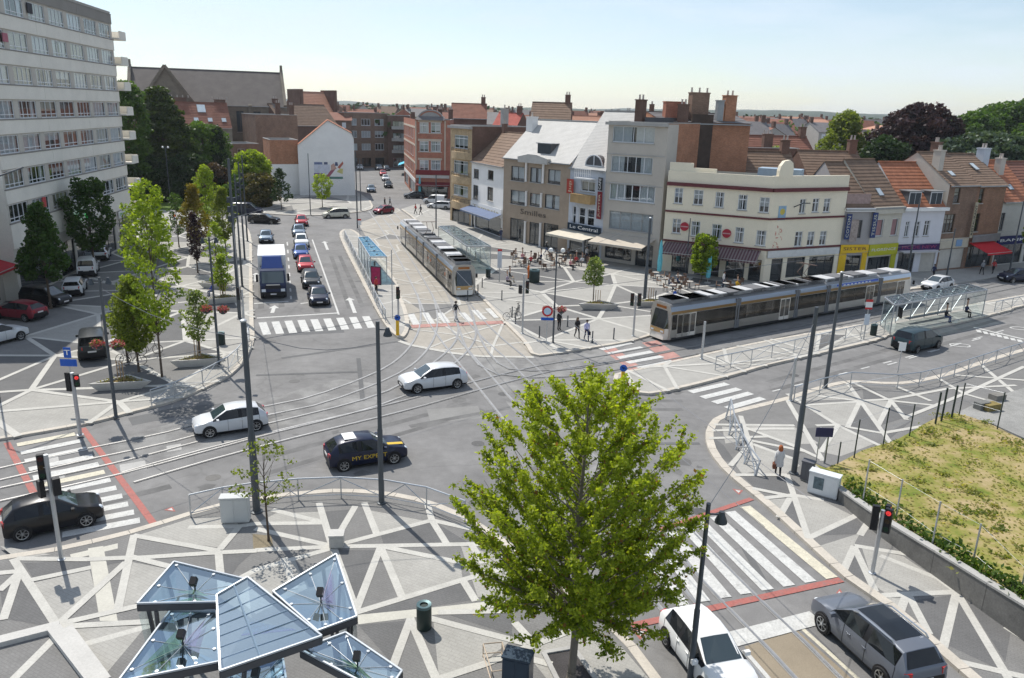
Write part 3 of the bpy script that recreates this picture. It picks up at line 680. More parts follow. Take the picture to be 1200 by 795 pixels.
def building(name, label, p0, p1, h, depth, wallm, cat='house', z0=0.0, group=None, sides=None, roofm=None, parapet=True, flat=True):
    """box of the given depth behind the front line p0-p1; returns thing and front facade"""
    p0 = at(*p0) if len(p0) == 2 and not isinstance(p0, Vector) else Vector(p0); p1 = at(*p1) if len(p1) == 2 and not isinstance(p1, Vector) else Vector(p1)
    d = p1 - p0; o = thing(name, label, cat, (p0.x, p0.y, 0), math.atan2(d.y, d.x), group)
    o.rotation_euler = (0, 0, math.atan2(d.y, d.x)); o.matrix_basis = frame(p0, math.atan2(d.y, d.x), 0)
    F = Facade(o, p0, p1, z0, h); F.h = h; F.D = depth; W = F.W
    mb = MB(); mb.poly([(0,depth,z0),(0,0,z0),(0,0,h),(0,depth,h)]); mb.poly([(W,0,z0),(W,depth,z0),(W,depth,h),(W,0,h)]); mb.poly([(W,depth,z0),(0,depth,z0),(0,depth,h),(W,depth,h)])
    mb.build('side_wall', sides or wallm, o)
    if flat:
        MB().poly([(.2,.2,h-.25),(W-.2,.2,h-.25),(W-.2,depth-.2,h-.25),(.2,depth-.2,h-.25)]).build('roof', roofm or mat('roofing felt', (.10,.10,.105), .9, var=.25, scale=.5), o)
        q = MB()
        for a in ((-.04,W+.04,-.04,.2),(-.04,W+.04,depth-.2,depth+.04)): q.box(*a, h+.003, h+.10)
        for a in ((-.04,.2,.2,depth-.2),(W-.2,W+.04,.2,depth-.2)): q.box(*a, h+.003, h+.10)
        for a in ((0.003,.2),(W-.2,W-.003)): q.box(a[0], a[1], .2, depth-.2, h-.3, h)
        q.box(.2, W-.2, depth-.2, depth-.003, h-.3, h); q.box(.2, W-.2, .003, .2, h-.3, h)
        q.build('parapet', CONCG, o)
    return o, F
TILE_O = mat('orange roof tile', (.36, .145, .080), .85, var=.30, scale=1.6, fine=.20)
TILE_B = mat('brown roof tile', (.20, .135, .095), .85, var=.22, scale=1.2, fine=.16)
TILE_R = mat('red roof tile', (.235, .105, .072), .85, var=.22, scale=.9, fine=.16)
SLATE = mat('grey slate', (.155, .145, .145), .7, var=.16, scale=.8, fine=.14)
SLATEL = mat('pale slate', (.43, .42, .40), .6, var=.10, scale=.8, fine=.08)
BRICKR = brickmat('red brick', (.42, .145, .085), (.30, .24, .2))
BRICKB = brickmat('brown brick', (.21, .125, .085), (.24, .2, .17))
BRICKD = brickmat('dark brick', (.155, .085, .062), (.18, .14, .12))
BRICKO = brickmat('orange brick', (.40, .165, .085), (.34, .26, .2))
BRICKT = brickmat('tan brick', (.46, .34, .20), (.4, .33, .25))
STONE = mat('brown stone', (.37, .295, .225), .85, var=.12, scale=1.0, fine=.08)
RENDG = mat('grey render', (.50, .46, .405), .9, var=.08, scale=.6, fine=.05)
RENDW = mat('white render', (.80, .79, .77), .9, var=.07, scale=.5, fine=.04)
RENDC = mat('cream render', (.80, .725, .57), .9, var=.06, scale=.5, fine=.04)
MAROON = mat('maroon trim', (.13, .035, .04), .7, var=.15)
CHURCHS = mat('church stone', (.20, .17, .135), .95, var=.28, scale=.7, fine=.14)
PRECAST = mat('precast panel', (.74, .705, .63), .9, var=.08, scale=.5, fine=.05)
PRECASTD = mat('precast band', (.25, .235, .215), .9, var=.1, scale=.6)
def slope(mb, a, b, c, d, rows, lift=None):
    lift = lift or (.05 if rows < 18 else .02)
    """courses of tiles from eave a-b up to ridge d-c, each course stepped over the next"""
    a, b, c, d = map(Vector, (a, b, c, d)); nrm = (b - a).cross(d - a).normalized()
    for i in range(rows):
        t0, t1 = i / rows, min(1, (i + 1.12) / rows)
        p, q = a.lerp(d, t0) + nrm * lift, b.lerp(c, t0) + nrm * lift; r, s_ = b.lerp(c, t1) + nrm * .005, a.lerp(d, t1) + nrm * .005
        mb.poly([p, q, r, s_]); mb.poly([a.lerp(d, t0), b.lerp(c, t0), q, p])
def gable_roof(o, W, D, he, hr, m, wallm, over=.25, rows=14, ridge=None, y0=0.0, x0=0.0):
    ym = y0 + (D / 2 if ridge is None else ridge); mb = MB()
    slope(mb, (x0-.06, y0-over, he - over * (hr-he)/(ym-y0)), (x0+W+.06, y0-over, he - over * (hr-he)/(ym-y0)), (x0+W+.06, ym, hr), (x0-.06, ym, hr), rows)
    slope(mb, (x0+W+.06, y0+D+over, he - .1), (x0-.06, y0+D+over, he - .1), (x0-.06, ym, hr), (x0+W+.06, ym, hr), rows)
    mb.beam((x0-.08, ym, hr+.05), (x0+W+.08, ym, hr+.05), .25, .14)
    r = mb.build('roof', m, o)
    MB().poly([(x0,y0+D,he),(x0,y0,he),(x0,ym,hr-.02)]).build('gable_wall', wallm, o); MB().poly([(x0+W,y0,he),(x0+W,y0+D,he),(x0+W,ym,hr-.02)]).build('gable_wall', wallm, o)
    MB().box(x0-.05, x0+W+.05, y0-over-.14, y0-over+.02, he-.28, he-.14).build('gutter', mat('zinc', (.30,.31,.32), .5, .6), o)
    return r
def chimney(parent, x, y, z0, z1, w=.9, d=.6, m=None, pots=2):
    c = MB().box(x-w/2, x+w/2, y-d/2, y+d/2, z0, z1-.12); c.box(x-w/2-.07, x+w/2+.07, y-d/2-.07, y+d/2+.07, z1-.12, z1); o = c.build('chimney', m or BRICKD, parent)
    for k in range(pots):
        px = x + (k - (pots-1)/2) * w * .45; MB().lathe((px, y, z1-.01), [(.13,0),(.10,.45),(.13,.47),(.13,.55)], 8).build('chimney_pot', mat('chimney pot', (.45,.40,.36), .8), o)
    return o
def skylight(o, x, y, z, w, l, sl, name='skylight'):
    m = Matrix.Translation((x, y, z)) @ Matrix.Rotation(sl, 4, 'X'); f = MB(); f.box(-w/2,w/2,-l/2,l/2,0,.09); s = f.build(name, mat('zinc', (.3,.31,.32)), o, mtx=m)
    MB().poly([(-w/2+.06,-l/2+.06,.094),(w/2-.06,-l/2+.06,.094),(w/2-.06,l/2-.06,.094),(-w/2+.06,l/2-.06,.094)]).build('pane', mat('sky pane', (.5,.56,.6), .08, spec=.8, var=0), s)
def dormer(o, x, y, z, w, h, d, fm=WFRAME, roofm=None, n=2):
    b = MB().box(x-w/2, x+w/2, y, y+d, z, z+h); dd = b.build('dormer', mat('dormer cladding', (.10,.10,.105), .8), o)
    f = MB(); f.box(x-w/2+.05,x+w/2-.05,y-.06,y-.003,z+.05,z+h-.05); f.build('window_frame', fm, dd)
    for k in range(n):
        w2 = (w-.3)/n; xx = x-w/2+.12+k*(w2+.06); MB().box(xx,xx+w2,y-.075,y-.063,z+.15,z+h-.15).build('pane', mat('dark pane', (.05,.06,.07), .08, spec=.7, var=.0), dd)
    MB().box(x-w/2-.12,x+w/2+.12,y-.2,y+d,z+h+.002,z+h+.1).build('dormer_roof', roofm or mat('zinc', (.3,.31,.32)), dd)
def awning(F, u0, u1, z, proj, drop, m, m2=None, n=1, name='awning', val=.25):
    mb = MB(); W = (u1-u0)/n
    for k in range(n):
        a, b = u0+W*k, u0+W*(k+1); mi = k % 2 if m2 else 0
        mb.poly([(a,-.02,z),(a,-proj,z-drop),(b,-proj,z-drop),(b,-.02,z)], mi); mb.poly([(a,-.02,z-.03),(b,-.02,z-.03),(b,-proj,z-drop-.03),(a,-proj,z-drop-.03)], mi)
        mb.poly([(a,-proj-.004,z-drop-val),(b,-proj-.004,z-drop-val),(b,-proj-.004,z-drop),(a,-proj-.004,z-drop)], mi)
    o = F.part(name, mb, [m, m2 or m])
    MB().beam((u0,-proj,z-drop-.02),(u1,-proj,z-drop-.02),.05,.05).build('front_bar', STEEL, o)
    return o

# ---------------------------------------------------------------- the apartment tower on the left
tp1 = Vector((-47.9, 98.0, 0)); tdir = Vector((-.15, 1, 0)).normalized(); tp0 = tp1 - tdir * 31.5
tower, F = building('apartment_tower', 'tall apartment block with cream panel bands and rows of white framed windows', tp0, tp1, 27.0, 13, PRECAST, 'apartment block')
zfl = [24.1 - 2.87 * k for k in range(7)]      # window sills
bay = F.W / 7
for k, zs in enumerate(zfl):
    for i in range(7):
        u0 = .35 + bay * i; cur = rnd.choice([(CURT, 1.0), (CURT, 1.0), (CURT, .5), (CURT, .75), (CURTC, .6), (CURTC, 1.0), (CURT, 1.0), None])
        if k in (3, 4) and i in (3, 4): cur = (CURTR, 1.0) if k == 4 else None
        F.win([u0, u0 + bay - .9, zs, zs + 1.5], n=rnd.choice((3, 4, 4)), tr=.22, cur=cur, rec=.12, sill=False, fw=.06)
F.win([.5, bay*2-.5, .3, 3.6], n=3, fm=DARKM, cur=None, sill=False); F.win([bay*2+.2, bay*3-.5, .3, 3.6], n=2, fm=DARKM, sill=False)
F.win([bay*3, bay*4.4, .3, 3.6], n=3, fm=DARKM, sill=False); F.win([bay*4.6, bay*5.6, .3, 3.6], n=2, fm=DARKM, sill=False); F.win([bay*5.8, F.W-.5, .3, 3.6], n=4, fm=DARKM, sill=False)
F.wall(mat('tower wall', (.50, .47, .42), .9, var=.08))
for k in range(8):                                  # cream spandrel panels, two joints visible
    zb = (zfl[k-1] if k else 27.0); zt = zb - .03; zl = (zfl[k] + 1.55) if k < 7 else 4.6
    if k == 0: zl, zt = zfl[0] + 1.57, 26.85
    for i in range(3):
        F.part('panel', MB().box(F.W/3*i+.02, F.W/3*(i+1)-.02, -.10, -.003, zl + .06, zt - .10), PRECAST if k else PRECASTD)
    F.part('string_course', MB().box(0, F.W, -.14, -.002, zt - .095, zt - .003), PRECASTD)
for k in range(8):                                  # stacked balconies on the far end
    z = 4.2 + 2.87 * k
    b = MB().box(F.W + .003, F.W + 2.7, -.7, 3.5, z - .18, z); b.build('balcony', PRECAST, tower)
    c = MB().box(F.W + .5, F.W + 2.7, -.7, -.58, z + .003, z + .8); c.box(F.W + 2.58, F.W + 2.7, -.57, 3.5, z + .003, z + .85); c.build('balcony_front', PRECAST, tower)
MB().box(5, F.W-4, 3, 9.5, 26.8, 30.2).build('penthouse', PRECASTD, tower)
for i in range(9): MB().box(5.6+1.9*i, 7.2+1.9*i, 2.9, 2.995, 27.8, 29.4).build('window', mat('sky pane', (.5,.56,.6)), tower)
MB().box(F.W-6, F.W-2.5, 3, 9.5, 26.8, 29.4).build('lift_housing', PRECASTD, tower)
F.sign('shop_sign', bay*5.9, bay*7-.3, 3.75, 4.55, mat('sign white', (.7,.7,.68)), 'PHARMA', mat('sign green', (.12,.45,.10)), .5)
gc = at(102, 252); 
cr = MB(); cr.box(-.8,-.7,-.15,.15,0,.1)
uq, zq = F.uz(102, 252, -.9)
cross = MB(); cross.box(uq-.45,uq+.45,-1.0,-.85,zq-.15,zq+.15); cross.box(uq-.15,uq+.15,-1.003,-.847,zq-.45,zq+.45)
F.part('pharmacy_cross', cross, mat('green lamp', (.05,.9,.15), .5, emit=1.6, var=0))
uq, zq = F.uz(54, 237, -.3); F.sign('for_sale_board', uq-.35, uq+.35, zq-.45, zq+.45, mat('board red', (.5,.08,.08)))
uq, zq = F.uz(34, 10, -.1); F.sign('for_sale_board', uq-.5, uq+.5, zq-.45, zq+.45, mat('board dark', (.04,.04,.05)))
uq, zq = F.uz(5, 44, -.1); F.sign('for_sale_board', uq-.4, uq+.5, zq-.35, zq+.35, mat('board redblue', (.40,.14,.18)))
# grey neighbour in front of the tower
gp1 = tp0 + Vector((-1.2, 0, 0)) - tdir * .05; gp0 = gp1 - tdir * 16
o, F = building('corner_house', 'low grey corner house next to the apartment block at the picture edge', gp0, gp1, 10.6, 11, RENDG, 'house')
for zz in (4.8, 7.8): F.grid([(1.5+4.0*i, 4.2+4.0*i) for i in range(4)], [(zz, zz+1.7)], n=3, cur='rand')
F.grid([(1,5),(6,10),(11,15)], [(.4,3.2)], n=2, fm=DARKM, sill=False); F.wall(RENDG)
awning(F, 9, 15.5, 3.9, 1.6, .5, mat('red awning', (.42,.03,.04), .8))

# ---------------------------------------------------------------- church
cp0, cp1 = at(158, 206), at(340, 206)
o, F = building('church', 'long stone church with grey slate roof and pointed gable ends', cp0, cp1, 16.8, 20, CHURCHS, 'church', flat=False)
F.z0 = 0
for k in range(7): F.win([4 + k*(F.W-8)/7, 5.8 + k*(F.W-8)/7, 10.5, 15.5], n=2, fm=CHURCHS, pane=mat('dark pane', (.05,.06,.07)), rec=.4)
F.wall(CHURCHS)
r = gable_roof(o, F.W, 20, 16.8, 25.0, mat('brown slate', (.125,.108,.098), .8, var=.22, scale=.5, fine=.16), CHURCHS, rows=30)
for x in (.3, F.W - .3):
    q = MB(); q.beam((x, -.5, 16.9), (x, 10, 25.5), .7, .5); q.beam((x, 20.5, 16.9), (x, 10, 25.5), .7, .5); q.box(x-.3,x+.3,9.7,10.3,25.3,26.8); q.build('gable_coping', CHURCHS, o)
bs = _M['brown slate']; MB().add([(3,-4,0),(15,-4,0),(15,-4,16.8),(9,-4,24.6),(3,-4,16.8)], [(0,1,2,3,4)]).build('transept_gable', CHURCHS, o); MB().box(3.01,14.99,-3.99,-.01,0,16.8).build('transept_wall', CHURCHS, o)
mb = MB(); slope(mb, (2.7,10,16.5), (2.7,-4.3,16.5), (9,-4.3,24.8), (9,10,24.8), 24); slope(mb, (15.3,-4.3,16.5), (15.3,10,16.5), (9,10,24.8), (9,-4.3,24.8), 24); mb.build('transept_roof', bs, o)
for s in (3.2, 14.8): MB().beam((s,-4.2,16.9), (9,-4.2,25.2), .5, .6).build('gable_coping', CHURCHS, o)
MB().tube((9,-4.05,17.5),(9,-3.9,17.5),1.5,n=20).build('rose_window', mat('dark pane', (.05,.06,.07)), o)
for k in range(8): MB().box(2.6+k*(F.W-8)/7, 3.5+k*(F.W-8)/7, -1.0, -.003, 0, 14.5).build('buttress', CHURCHS, o)
MB().rprism([(-.9,10),(-.9,16.8),(-.4,17.2),(-.4,10)], F.W-9, F.W-8.2).build('buttress', CHURCHS, o)

# ---------------------------------------------------------------- presbytery below the church
o, F = building('house', 'wide stone house with red tiled roof and skylights before the church', at(206, 212), at(276, 211), 11.8, 11, mat('weathered stone', (.30,.27,.22), .95, var=.22, scale=.8), 'house', flat=False)
for zz in (4.6, 8.6): F.grid([(1.2+3.3*i, 2.9+3.3*i) for i in range(int((F.W-1)/3.3))], [(zz, zz+1.9)], n=3, cur='rand')
F.wall(_M['weathered stone'])
gable_roof(o, F.W, 11, 11.8, 17.2, TILE_R, _M['weathered stone'], rows=16)
chimney(o, 3.0, 6, 15.5, 18.2, 2.6, 1.0, BRICKD, 4); chimney(o, F.W-1.4, 6, 15.2, 18.0, 2.4, 1.0, BRICKD, 4)
sl = math.atan2(5.4, 5.5)
for k in range(4): skylight(o, 2.6+k*(F.W-4)/3, 1.5, 13.42, 1.0, 1.2, sl)
skylight(o, F.W*.55, 4.0, 15.85, 1.8, 2.4, sl)
o, F = building('house', 'brick wing with white coping half hidden behind the cedar', at(152, 216), at(200, 214), 12.5, 8, BRICKD, 'house')
F.grid([(2+3.2*i, 3.6+3.2*i) for i in range(int((F.W-2)/3.2))], [(8.5,10.6),(4,6)], n=3, cur='rand'); F.wall(BRICKD)
chimney(o, F.W*.55, 4, 12, 15.5, 1.2, .8, BRICKR, 1)
o, F = building('house', 'low brown brick house with white windows under the church', at(276, 222), at(306, 221), 9.2, 8, BRICKB, 'house')
F.grid([(1+2.6*i, 2.4+2.6*i) for i in range(max(1, int((F.W-.5)/2.6)))], [(6.2,8.2),(2.6,4.6)], n=2, cur=None); F.wall(BRICKB)

# ---------------------------------------------------------------- brown brick backs
o, F = building('house', 'blind brown brick house with flat roof behind the white gable', at(304, 216), at(352, 215), 15.0, 14, BRICKB, 'house'); F.wall(BRICKB)
chimney(o, F.W*.62, 3, 14.8, 17.6, 1.0, .8, BRICKD, 2); chimney(o, F.W*.95, 3, 14.8, 17.2, 1.0, .8, BRICKD, 2)
o, F = building('house', 'steep dark tiled house ridge rising behind the white gable', at(334, 208), at(398, 205), 12.5, 12, BRICKD, 'house', flat=False); F.wall(BRICKD)
gable_roof(o, F.W, 12, 12.5, 17.4, TILE_B, BRICKD, rows=14); chimney(o, 2, 6, 16, 18.6, 1.2, .8, BRICKD, 2)
o, F = building('house', 'gabled house with orange roof showing above the brick houses', at(356, 196), at(396, 195), 15.2, 12, BRICKR, 'house', flat=False); F.wall(BRICKR)
gable_roof(o, F.W, 12, 15.2, 21.0, mat('salmon tile', (.46,.24,.16), .8, var=.15), BRICKD, rows=14)
for x in (.2, F.W-.2):
    MB().box(x-.5, x+.5, -.3, 8, 14, 21.6).build('stepped_gable', BRICKD, o)
# small flat annex left of the gable
o, F = building('annex', 'orange brick annex with a dark flat roof leaning on the white gable', at(319.5, 229), at(352, 228.4), 10.6, 9, BRICKO, 'annex')
F.wall(BRICKO)
F.part('lower_wall', MB().box(-.05, F.W-.02, -.25, -.01, 0, 6.0), RENDW)
# white gable house: broken-slope gable faces the square
g0, g1 = at(319, 230.5), at(416.5, 229.9)
gx0 = at(351.5, 229.7); o = thing('gable_house', 'white rendered house whose blind gable carries a faded painted advert', 'house', (gx0.x, gx0.y, 0), 0)
dd_ = (g1 - gx0); ang = math.atan2(dd_.y, dd_.x); o.matrix_basis = frame(gx0, ang, 0); F = Facade(o, gx0, g1, 0, 10)
Zg = zf(280, 110, 5.676); W = F.W
pk = F.uz(*Zg(590, 180)); el = F.uz(*Zg(410, 342)); er = F.uz(*Zg(745, 265)); eb = F.uz(*Zg(775, 300))
prof = [(0, 0), (W, 0), (W, eb[1]), (W - .4, er[1]), (pk[0], pk[1]), (0, el[1])]
mb = MB(); mb.poly([(x, 0, z) for x, z in prof]); mb.poly([(x, 13, z) for x, z in prof[::-1]]); mb.poly([(0,13,0),(0,0,0),(0,0,el[1]),(0,13,el[1])]); mb.poly([(W,0,0),(W,13,0),(W,13,eb[1]),(W,0,eb[1])]); mb.build('wall', RENDW, o)
mb = MB(); slope(mb, (-.2,13.3,el[1]-.15), (-.2,-.25,el[1]-.15), (pk[0],-.25,pk[1]+.1), (pk[0],13.3,pk[1]+.1), 14); slope(mb, (W-.3,-.25,er[1]), (W-.3,13.3,er[1]), (pk[0],13.3,pk[1]+.1), (pk[0],-.25,pk[1]+.1), 12)
mb.poly([(W-.38,-.2,er[1]+.02),(W+.1,-.2,eb[1]),(W+.1,13.2,eb[1]),(W-.38,13.2,er[1]+.02)]); mb.build('roof', TILE_O, o)
# the faded advert, as the plain colour patches that remain of it
def pat(x0, y0, x1, y1, c, nm):
    u0, u1, za, zb = F.rect(Zg, x0, y0, x1, y1); F.part('painted_advert', MB().box(u0, u1, -.012 - .001 * pat.k, -.002, za, zb), mat(nm, c, .9, var=.2, scale=2, fine=.1)); pat.k += 1
pat.k = 0
pat(500, 470, 605, 540, (.60,.62,.70), 'faded lilac'); pat(500, 455, 555, 471, (.16,.20,.34), 'faded navy'); pat(565, 455, 590, 471, (.10,.12,.2), 'faded ink'); pat(500, 528, 560, 566, (.22,.14,.30), 'faded violet'); pat(560, 552, 692, 567, (.12,.24,.20), 'faded green')
def patp(pts, c, nm):
    q = [F.uz(*Zg(*p)) for p in pts]; y = -.014 - .001 * pat.k; pat.k += 1; F.part('painted_advert', MB().poly([(u, y, z) for u, z in q]), mat(nm, c, .9, var=.2, scale=2, fine=.1))
patp([(575,556),(600,556),(640,505),(625,490)], (.34,.12,.16), 'faded red'); patp([(612,512),(612,475),(632,462),(650,500)], (.55,.36,.30), 'faded skin'); patp([(638,480),(640,455),(655,455),(660,480)], (.10,.10,.16), 'faded ink')
patp([(655,490),(690,450),(695,465),(670,500)], (.45,.14,.10), 'faded scarlet'); patp([(650,520),(672,498),(692,500),(690,535)], (.60,.55,.22), 'faded yellow')

# ---------------------------------------------------------------- houses closing the side street
o, F = building('apartment_house', 'brown brick flats with white windows at the end of the side street', at(405, 197), at(455, 196), 15.5, 12, BRICKB, 'house')
for zz in (5.0, 8.6, 12.0): F.grid([(1.0+4.3*i, 3.9+4.3*i) for i in range(int((F.W-.5)/4.3))], [(zz, zz+1.9)], n=3, cur='rand', fw=.12)
F.grid([(1.0+4.3*i, 3.9+4.3*i) for i in range(int((F.W-.5)/4.3))], [(.3,2.8)], n=2, fm=DARKM, sill=False); F.wall(BRICKB)
o, F = building('house', 'dark brick house with a balcony stack at the end of the side street', at(455, 196.5), at(480, 197), 15.0, 12, BRICKD, 'house')
for zz in (4.6, 8.0, 11.4): F.grid([(1.5, F.W-1.5)], [(zz, zz+2)], n=4, cur='rand', fm=DARKM); 
F.grid([(1.5, F.W-1.5)], [(.3,2.8)], n=3, fm=WFRAME, sill=False); F.wall(BRICKD)
for zz in (4.3, 7.7, 11.1): F.part('balcony', MB().box(1.2, F.W-1.2, -1.2, -.003, zz, zz+.9), mat('balcony pale', (.45,.43,.4)))
o, F = building('house', 'narrow pale blue house with a blue shop awning in the side street', Vector((-30.8, 226, 0)), Vector((-29.2, 212, 0)), 12.0, 8, mat('pale blue render', (.45,.52,.60)), 'house')
F.grid([(.8+3.3*i, 2.3+3.3*i) for i in range(4)], [(3.9,5.9),(7.6,9.6)], n=2, cur='rand'); F.grid([(1,6),(7,13)], [(.3,2.7)], n=3, fm=DARKM, sill=False); F.wall(_M['pale blue render'])
awning(F, 4, 13.6, 3.4, 2.2, .8, mat('cyan awning', (.10,.50,.72), .8))
o, F = building('house', 'row house of dark brick behind the red brick corner in the side street', Vector((-34.5, 262, 0)), Vector((-31.0, 229, 0)), 13.0, 10, BRICKD, 'house')
F.grid([(1+4*i, 2.8+4*i) for i in range(8)], [(4.4,6.4),(8.4,10.4)], n=2, cur='rand'); F.wall(BRICKD)

# ---------------------------------------------------------------- red brick corner house
q0, q1 = at(487, 232), at(527, 233)
o, F = building('corner_house', 'red brick corner house with curved parapet and white stone bands', q0, q1, 15.2, 13, BRICKR, 'house')
Z = zf(420, 110, 6.622)
for (y0, y1) in ((222,305),(368,450),(515,595)):
    for (x0, x1) in ((475,545),(562,638)): F.win(F.rect(Z, x0, y0, x1, y1), n=2, tr=.7, cur=(CURT, .8), fw=.13)
F.win([1.0, F.W-.4, .2, 2.9], n=4, fm=DARKM, sill=False); F.wall(BRICKR)
for (y0, y1) in ((205,222),(305,312),(352,368),(450,457),(500,515),(595,602)): 
    r = F.rect(Z, 462, y0, 648, y1); F.part('stone_band', MB().box(r[0], r[1], -.05, -.002, r[2], r[3]), mat('pale stone', (.55,.47,.38)))
for xx in (446, 672): r = F.rect(Z, xx-5, 210, xx+5, 600); F.part('stone_quoin', MB().box(r[0], r[1], -.08, -.002, r[2], r[3]), _M['pale stone'])
for yy in (245, 395, 535): r = F.rect(Z, 420, yy-4, 444, yy+4); F.part('stone_band', MB().box(0.02, r[1], -.04, -.002, r[2], r[3]), _M['pale stone'])
r = F.rect(Z, 450, 175, 670, 205); F.part('hood_roof', MB().rprism([(-.9, r[2]), (-.003, r[2]), (-.003, r[3])], r[0], r[1]), SLATE)
r = F.rect(Z, 460, 100, 660, 150); n_ = 14; ar = []
for k in range(n_ + 1): t = math.pi * k / n_; ar.append(((r[0]+r[1])/2 - math.cos(t) * (r[1]-r[0])/2, 15.0 + math.sin(t) * 1.9))
mb = MB(); mb.add([(x, 0.02, z) for x, z in ar] + [(x, .4, z) for x, z in ar], [tuple(range(n_+1))[::-1], tuple(range(n_+1, 2*n_+2))] + [(k, k+1, n_+2+k, n_+1+k) for k in range(n_)]); F.part('curved_gable', mb, BRICKR)
mb = MB()
for k in range(n_): mb.beam((ar[k][0], .2, ar[k][1]+.1), (ar[k+1][0], .2, ar[k+1][1]+.1), .6, .22)
F.part('gable_coping', mb, mat('grey coping', (.33,.32,.31)))
mb = MB(); mb.add([(((r[0]+r[1])/2) + (x-(r[0]+r[1])/2)*.86, -.03, 15.0 + (z-15)*.85) for x, z in ar], [tuple(range(n_+1))[::-1]]); F.part('gable_panel', mb, mat('grey coping', (.33,.32,.31)))
r = F.rect(Z, 400, 632, 700, 655); F.sign('fascia', .1, F.W-.1, r[2], r[3], mat('fascia pale', (.55,.53,.5)), None); F.sign('fascia', .1, F.W-.1, r[3]+.1, r[3]+1.0, mat('maroon fascia', (.20,.03,.035)))
awning(F, .3, F.W, 3.2, 1.6, .5, mat('dark red awning', (.16,.02,.025), .8))
G = Facade(o, at(474, 214), q0, 0, 15.2)
for zz in (4.6, 8.0, 11.4): G.grid([(2+4.2*i, 4+4.2*i) for i in range(int((G.W-2)/4.2))], [(zz, zz+1.9)], n=2, cur='rand')
G.win([1, G.W*.4, .3, 2.7], n=3, fm=DARKM, sill=False); G.win([G.W*.5, G.W-1, .3, 2.7], n=3, fm=DARKM, sill=False); G.wall(BRICKR)
for zz in (6.7, 10.1, 13.5): G.part('stone_band', MB().box(0, G.W, -.05, -.002, zz, zz+.4), _M['pale stone'])
G.part('shop_front', MB().box(0, G.W, -.06, -.003, 2.9, 3.7), WHITE)
for k in range(3): chimney(o, 2+2.2*k, 10, 14.8, 17.2, .9, .7, BRICKD, 2)

# ---------------------------------------------------------------- row along the square
R5 = at(552, 266); L5 = at(527.5, 259)
o, F = building('house', 'tan brick house with stacked bow balconies and black rails', L5, R5, 14.9, 11, BRICKT, 'house', sides=BRICKD)
Z = zf(420, 110, 6.622); Z2 = zf(500, 190, 6.622)
for r in ((745,322,850,425),(740,520,850,622),(738,712,850,795)): F.win(F.rect(Z, *r), n=3, tr=.75, cur=(CURT, .8), fw=.1)
F.win([.6, F.W-.6, .1, 3.0], n=3, fm=DARKM, sill=False); F.wall(BRICKT)
for k, yy in enumerate((450, 640, 838)):
    r = F.rect(Z, 735, yy, 868, yy+55); n_ = 8; u0, u1 = r[0]-.1, r[1]+.3; mb = MB(); pts = [(u0, -.003)] + [((u0+u1)/2 - math.cos(math.pi*t/n_)*(u1-u0)/2, -.003-math.sin(math.pi*t/n_)*.9) for t in range(n_+1)]
    b = F.part('balcony', MB().prism(pts[1:], r[2], r[3]), BRICKT)
    rl = MB()
    for t in range(n_): rl.tube((*pts[1+t], r[3]+.55), (*pts[2+t], r[3]+.55), .03, n=5); rl.tube((*pts[1+t], r[3]), (*pts[1+t], r[3]+.55), .02, n=4)
    rl.build('railing', BLACK, b, mtx=Matrix.Identity(4))
F.part('cornice', MB().box(-.15, F.W+.1, -.5, -.003, 14.5, 14.88), mat('grey coping', (.33,.32,.31)))
chimney(o, F.W-.8, 6, 14.7, 17.6, .9, .9, CONCG, 1)
o, F = building('house', 'white house with paired dark sash windows, dark tile roof and blue awning', R5, at(588.5, 280), 10.0, 10, RENDW, 'house', flat=False)
for r in ((365,55,405,128),(475,65,518,138),(360,180,400,290),(470,195,515,302)): F.win(F.rect(Z2, *r), n=2, tr=.72, fm=mat('brown frame', (.10,.07,.05)), cur=None, fw=.06)
F.win([1.6, F.W-.5, .2, 2.9], n=2, fm=DARKM, sill=False); F.win([.2, 1.3, .1, 2.9], n=1, fm=DARKM, sill=False); F.wall(RENDW)
gable_roof(o, F.W, 10, 10.0, 14.2, TILE_B, BRICKD, rows=12); skylight(o, F.W-1.6, 1.6, 11.5, .7, 1.2, math.atan2(4.2, 5)); chimney(o, .6, 5, 13, 15.4, .8, .6, BRICKD, 2)
r = F.rect(Z2, 335, 330, 575, 395); F.sign('shop_sign', .1, F.W-.1, r[2], r[3], RENDW, 'Tamaris', mat('sign gold', (.45,.38,.22)), .6)
awning(F, .1, F.W-.1, 3.4, 1.9, .6, mat('blue awning', (.12,.16,.26), .8))
b7a, b7b = at(588.5, 280), at(664, 297)
o, F = building('department_store', 'brown stone store with white twin columns, pediment and white slate roof', b7a, b7b, 11.3, 11, STONE, 'shop', flat=False)
for r in ((655,35,758,148),(802,45,890,160),(940,60,1038,172),(650,222,770,332),(800,245,885,345),(915,255,1030,365)): F.win(F.rect(Z2, *r), n=2, fm=DARKM, cur=(CURT, .8), fw=.07)
for r in ((645,440,755,625),(795,470,875,650),(905,480,1020,650)):
    q = F.rect(Z2, *r); q[2] = .08; F.win(q, n=2, fm=DARKM, sill=False)
F.wall(STONE)
for (x0, y0, x1, y1) in ((765,5,798,152),(897,10,930,165),(772,225,792,340),(888,240,908,352),(758,460,785,655),(878,472,902,660)):
    r = F.rect(Z2, x0, y0, x1, y1); r[2] = max(.02, r[2]); um = (r[0]+r[1])/2; F.part('column', MB().lathe((um, -.22, r[2]), [(.2,0),(.16,.1),(.15,r[3]-r[2]-.1),(.2,r[3]-r[2])], 10), RENDW, True)
Z3 = zf(580, 110, 6.622); r = F.rect(Z3, 205, 478, 430, 540); um = (r[0]+r[1])/2
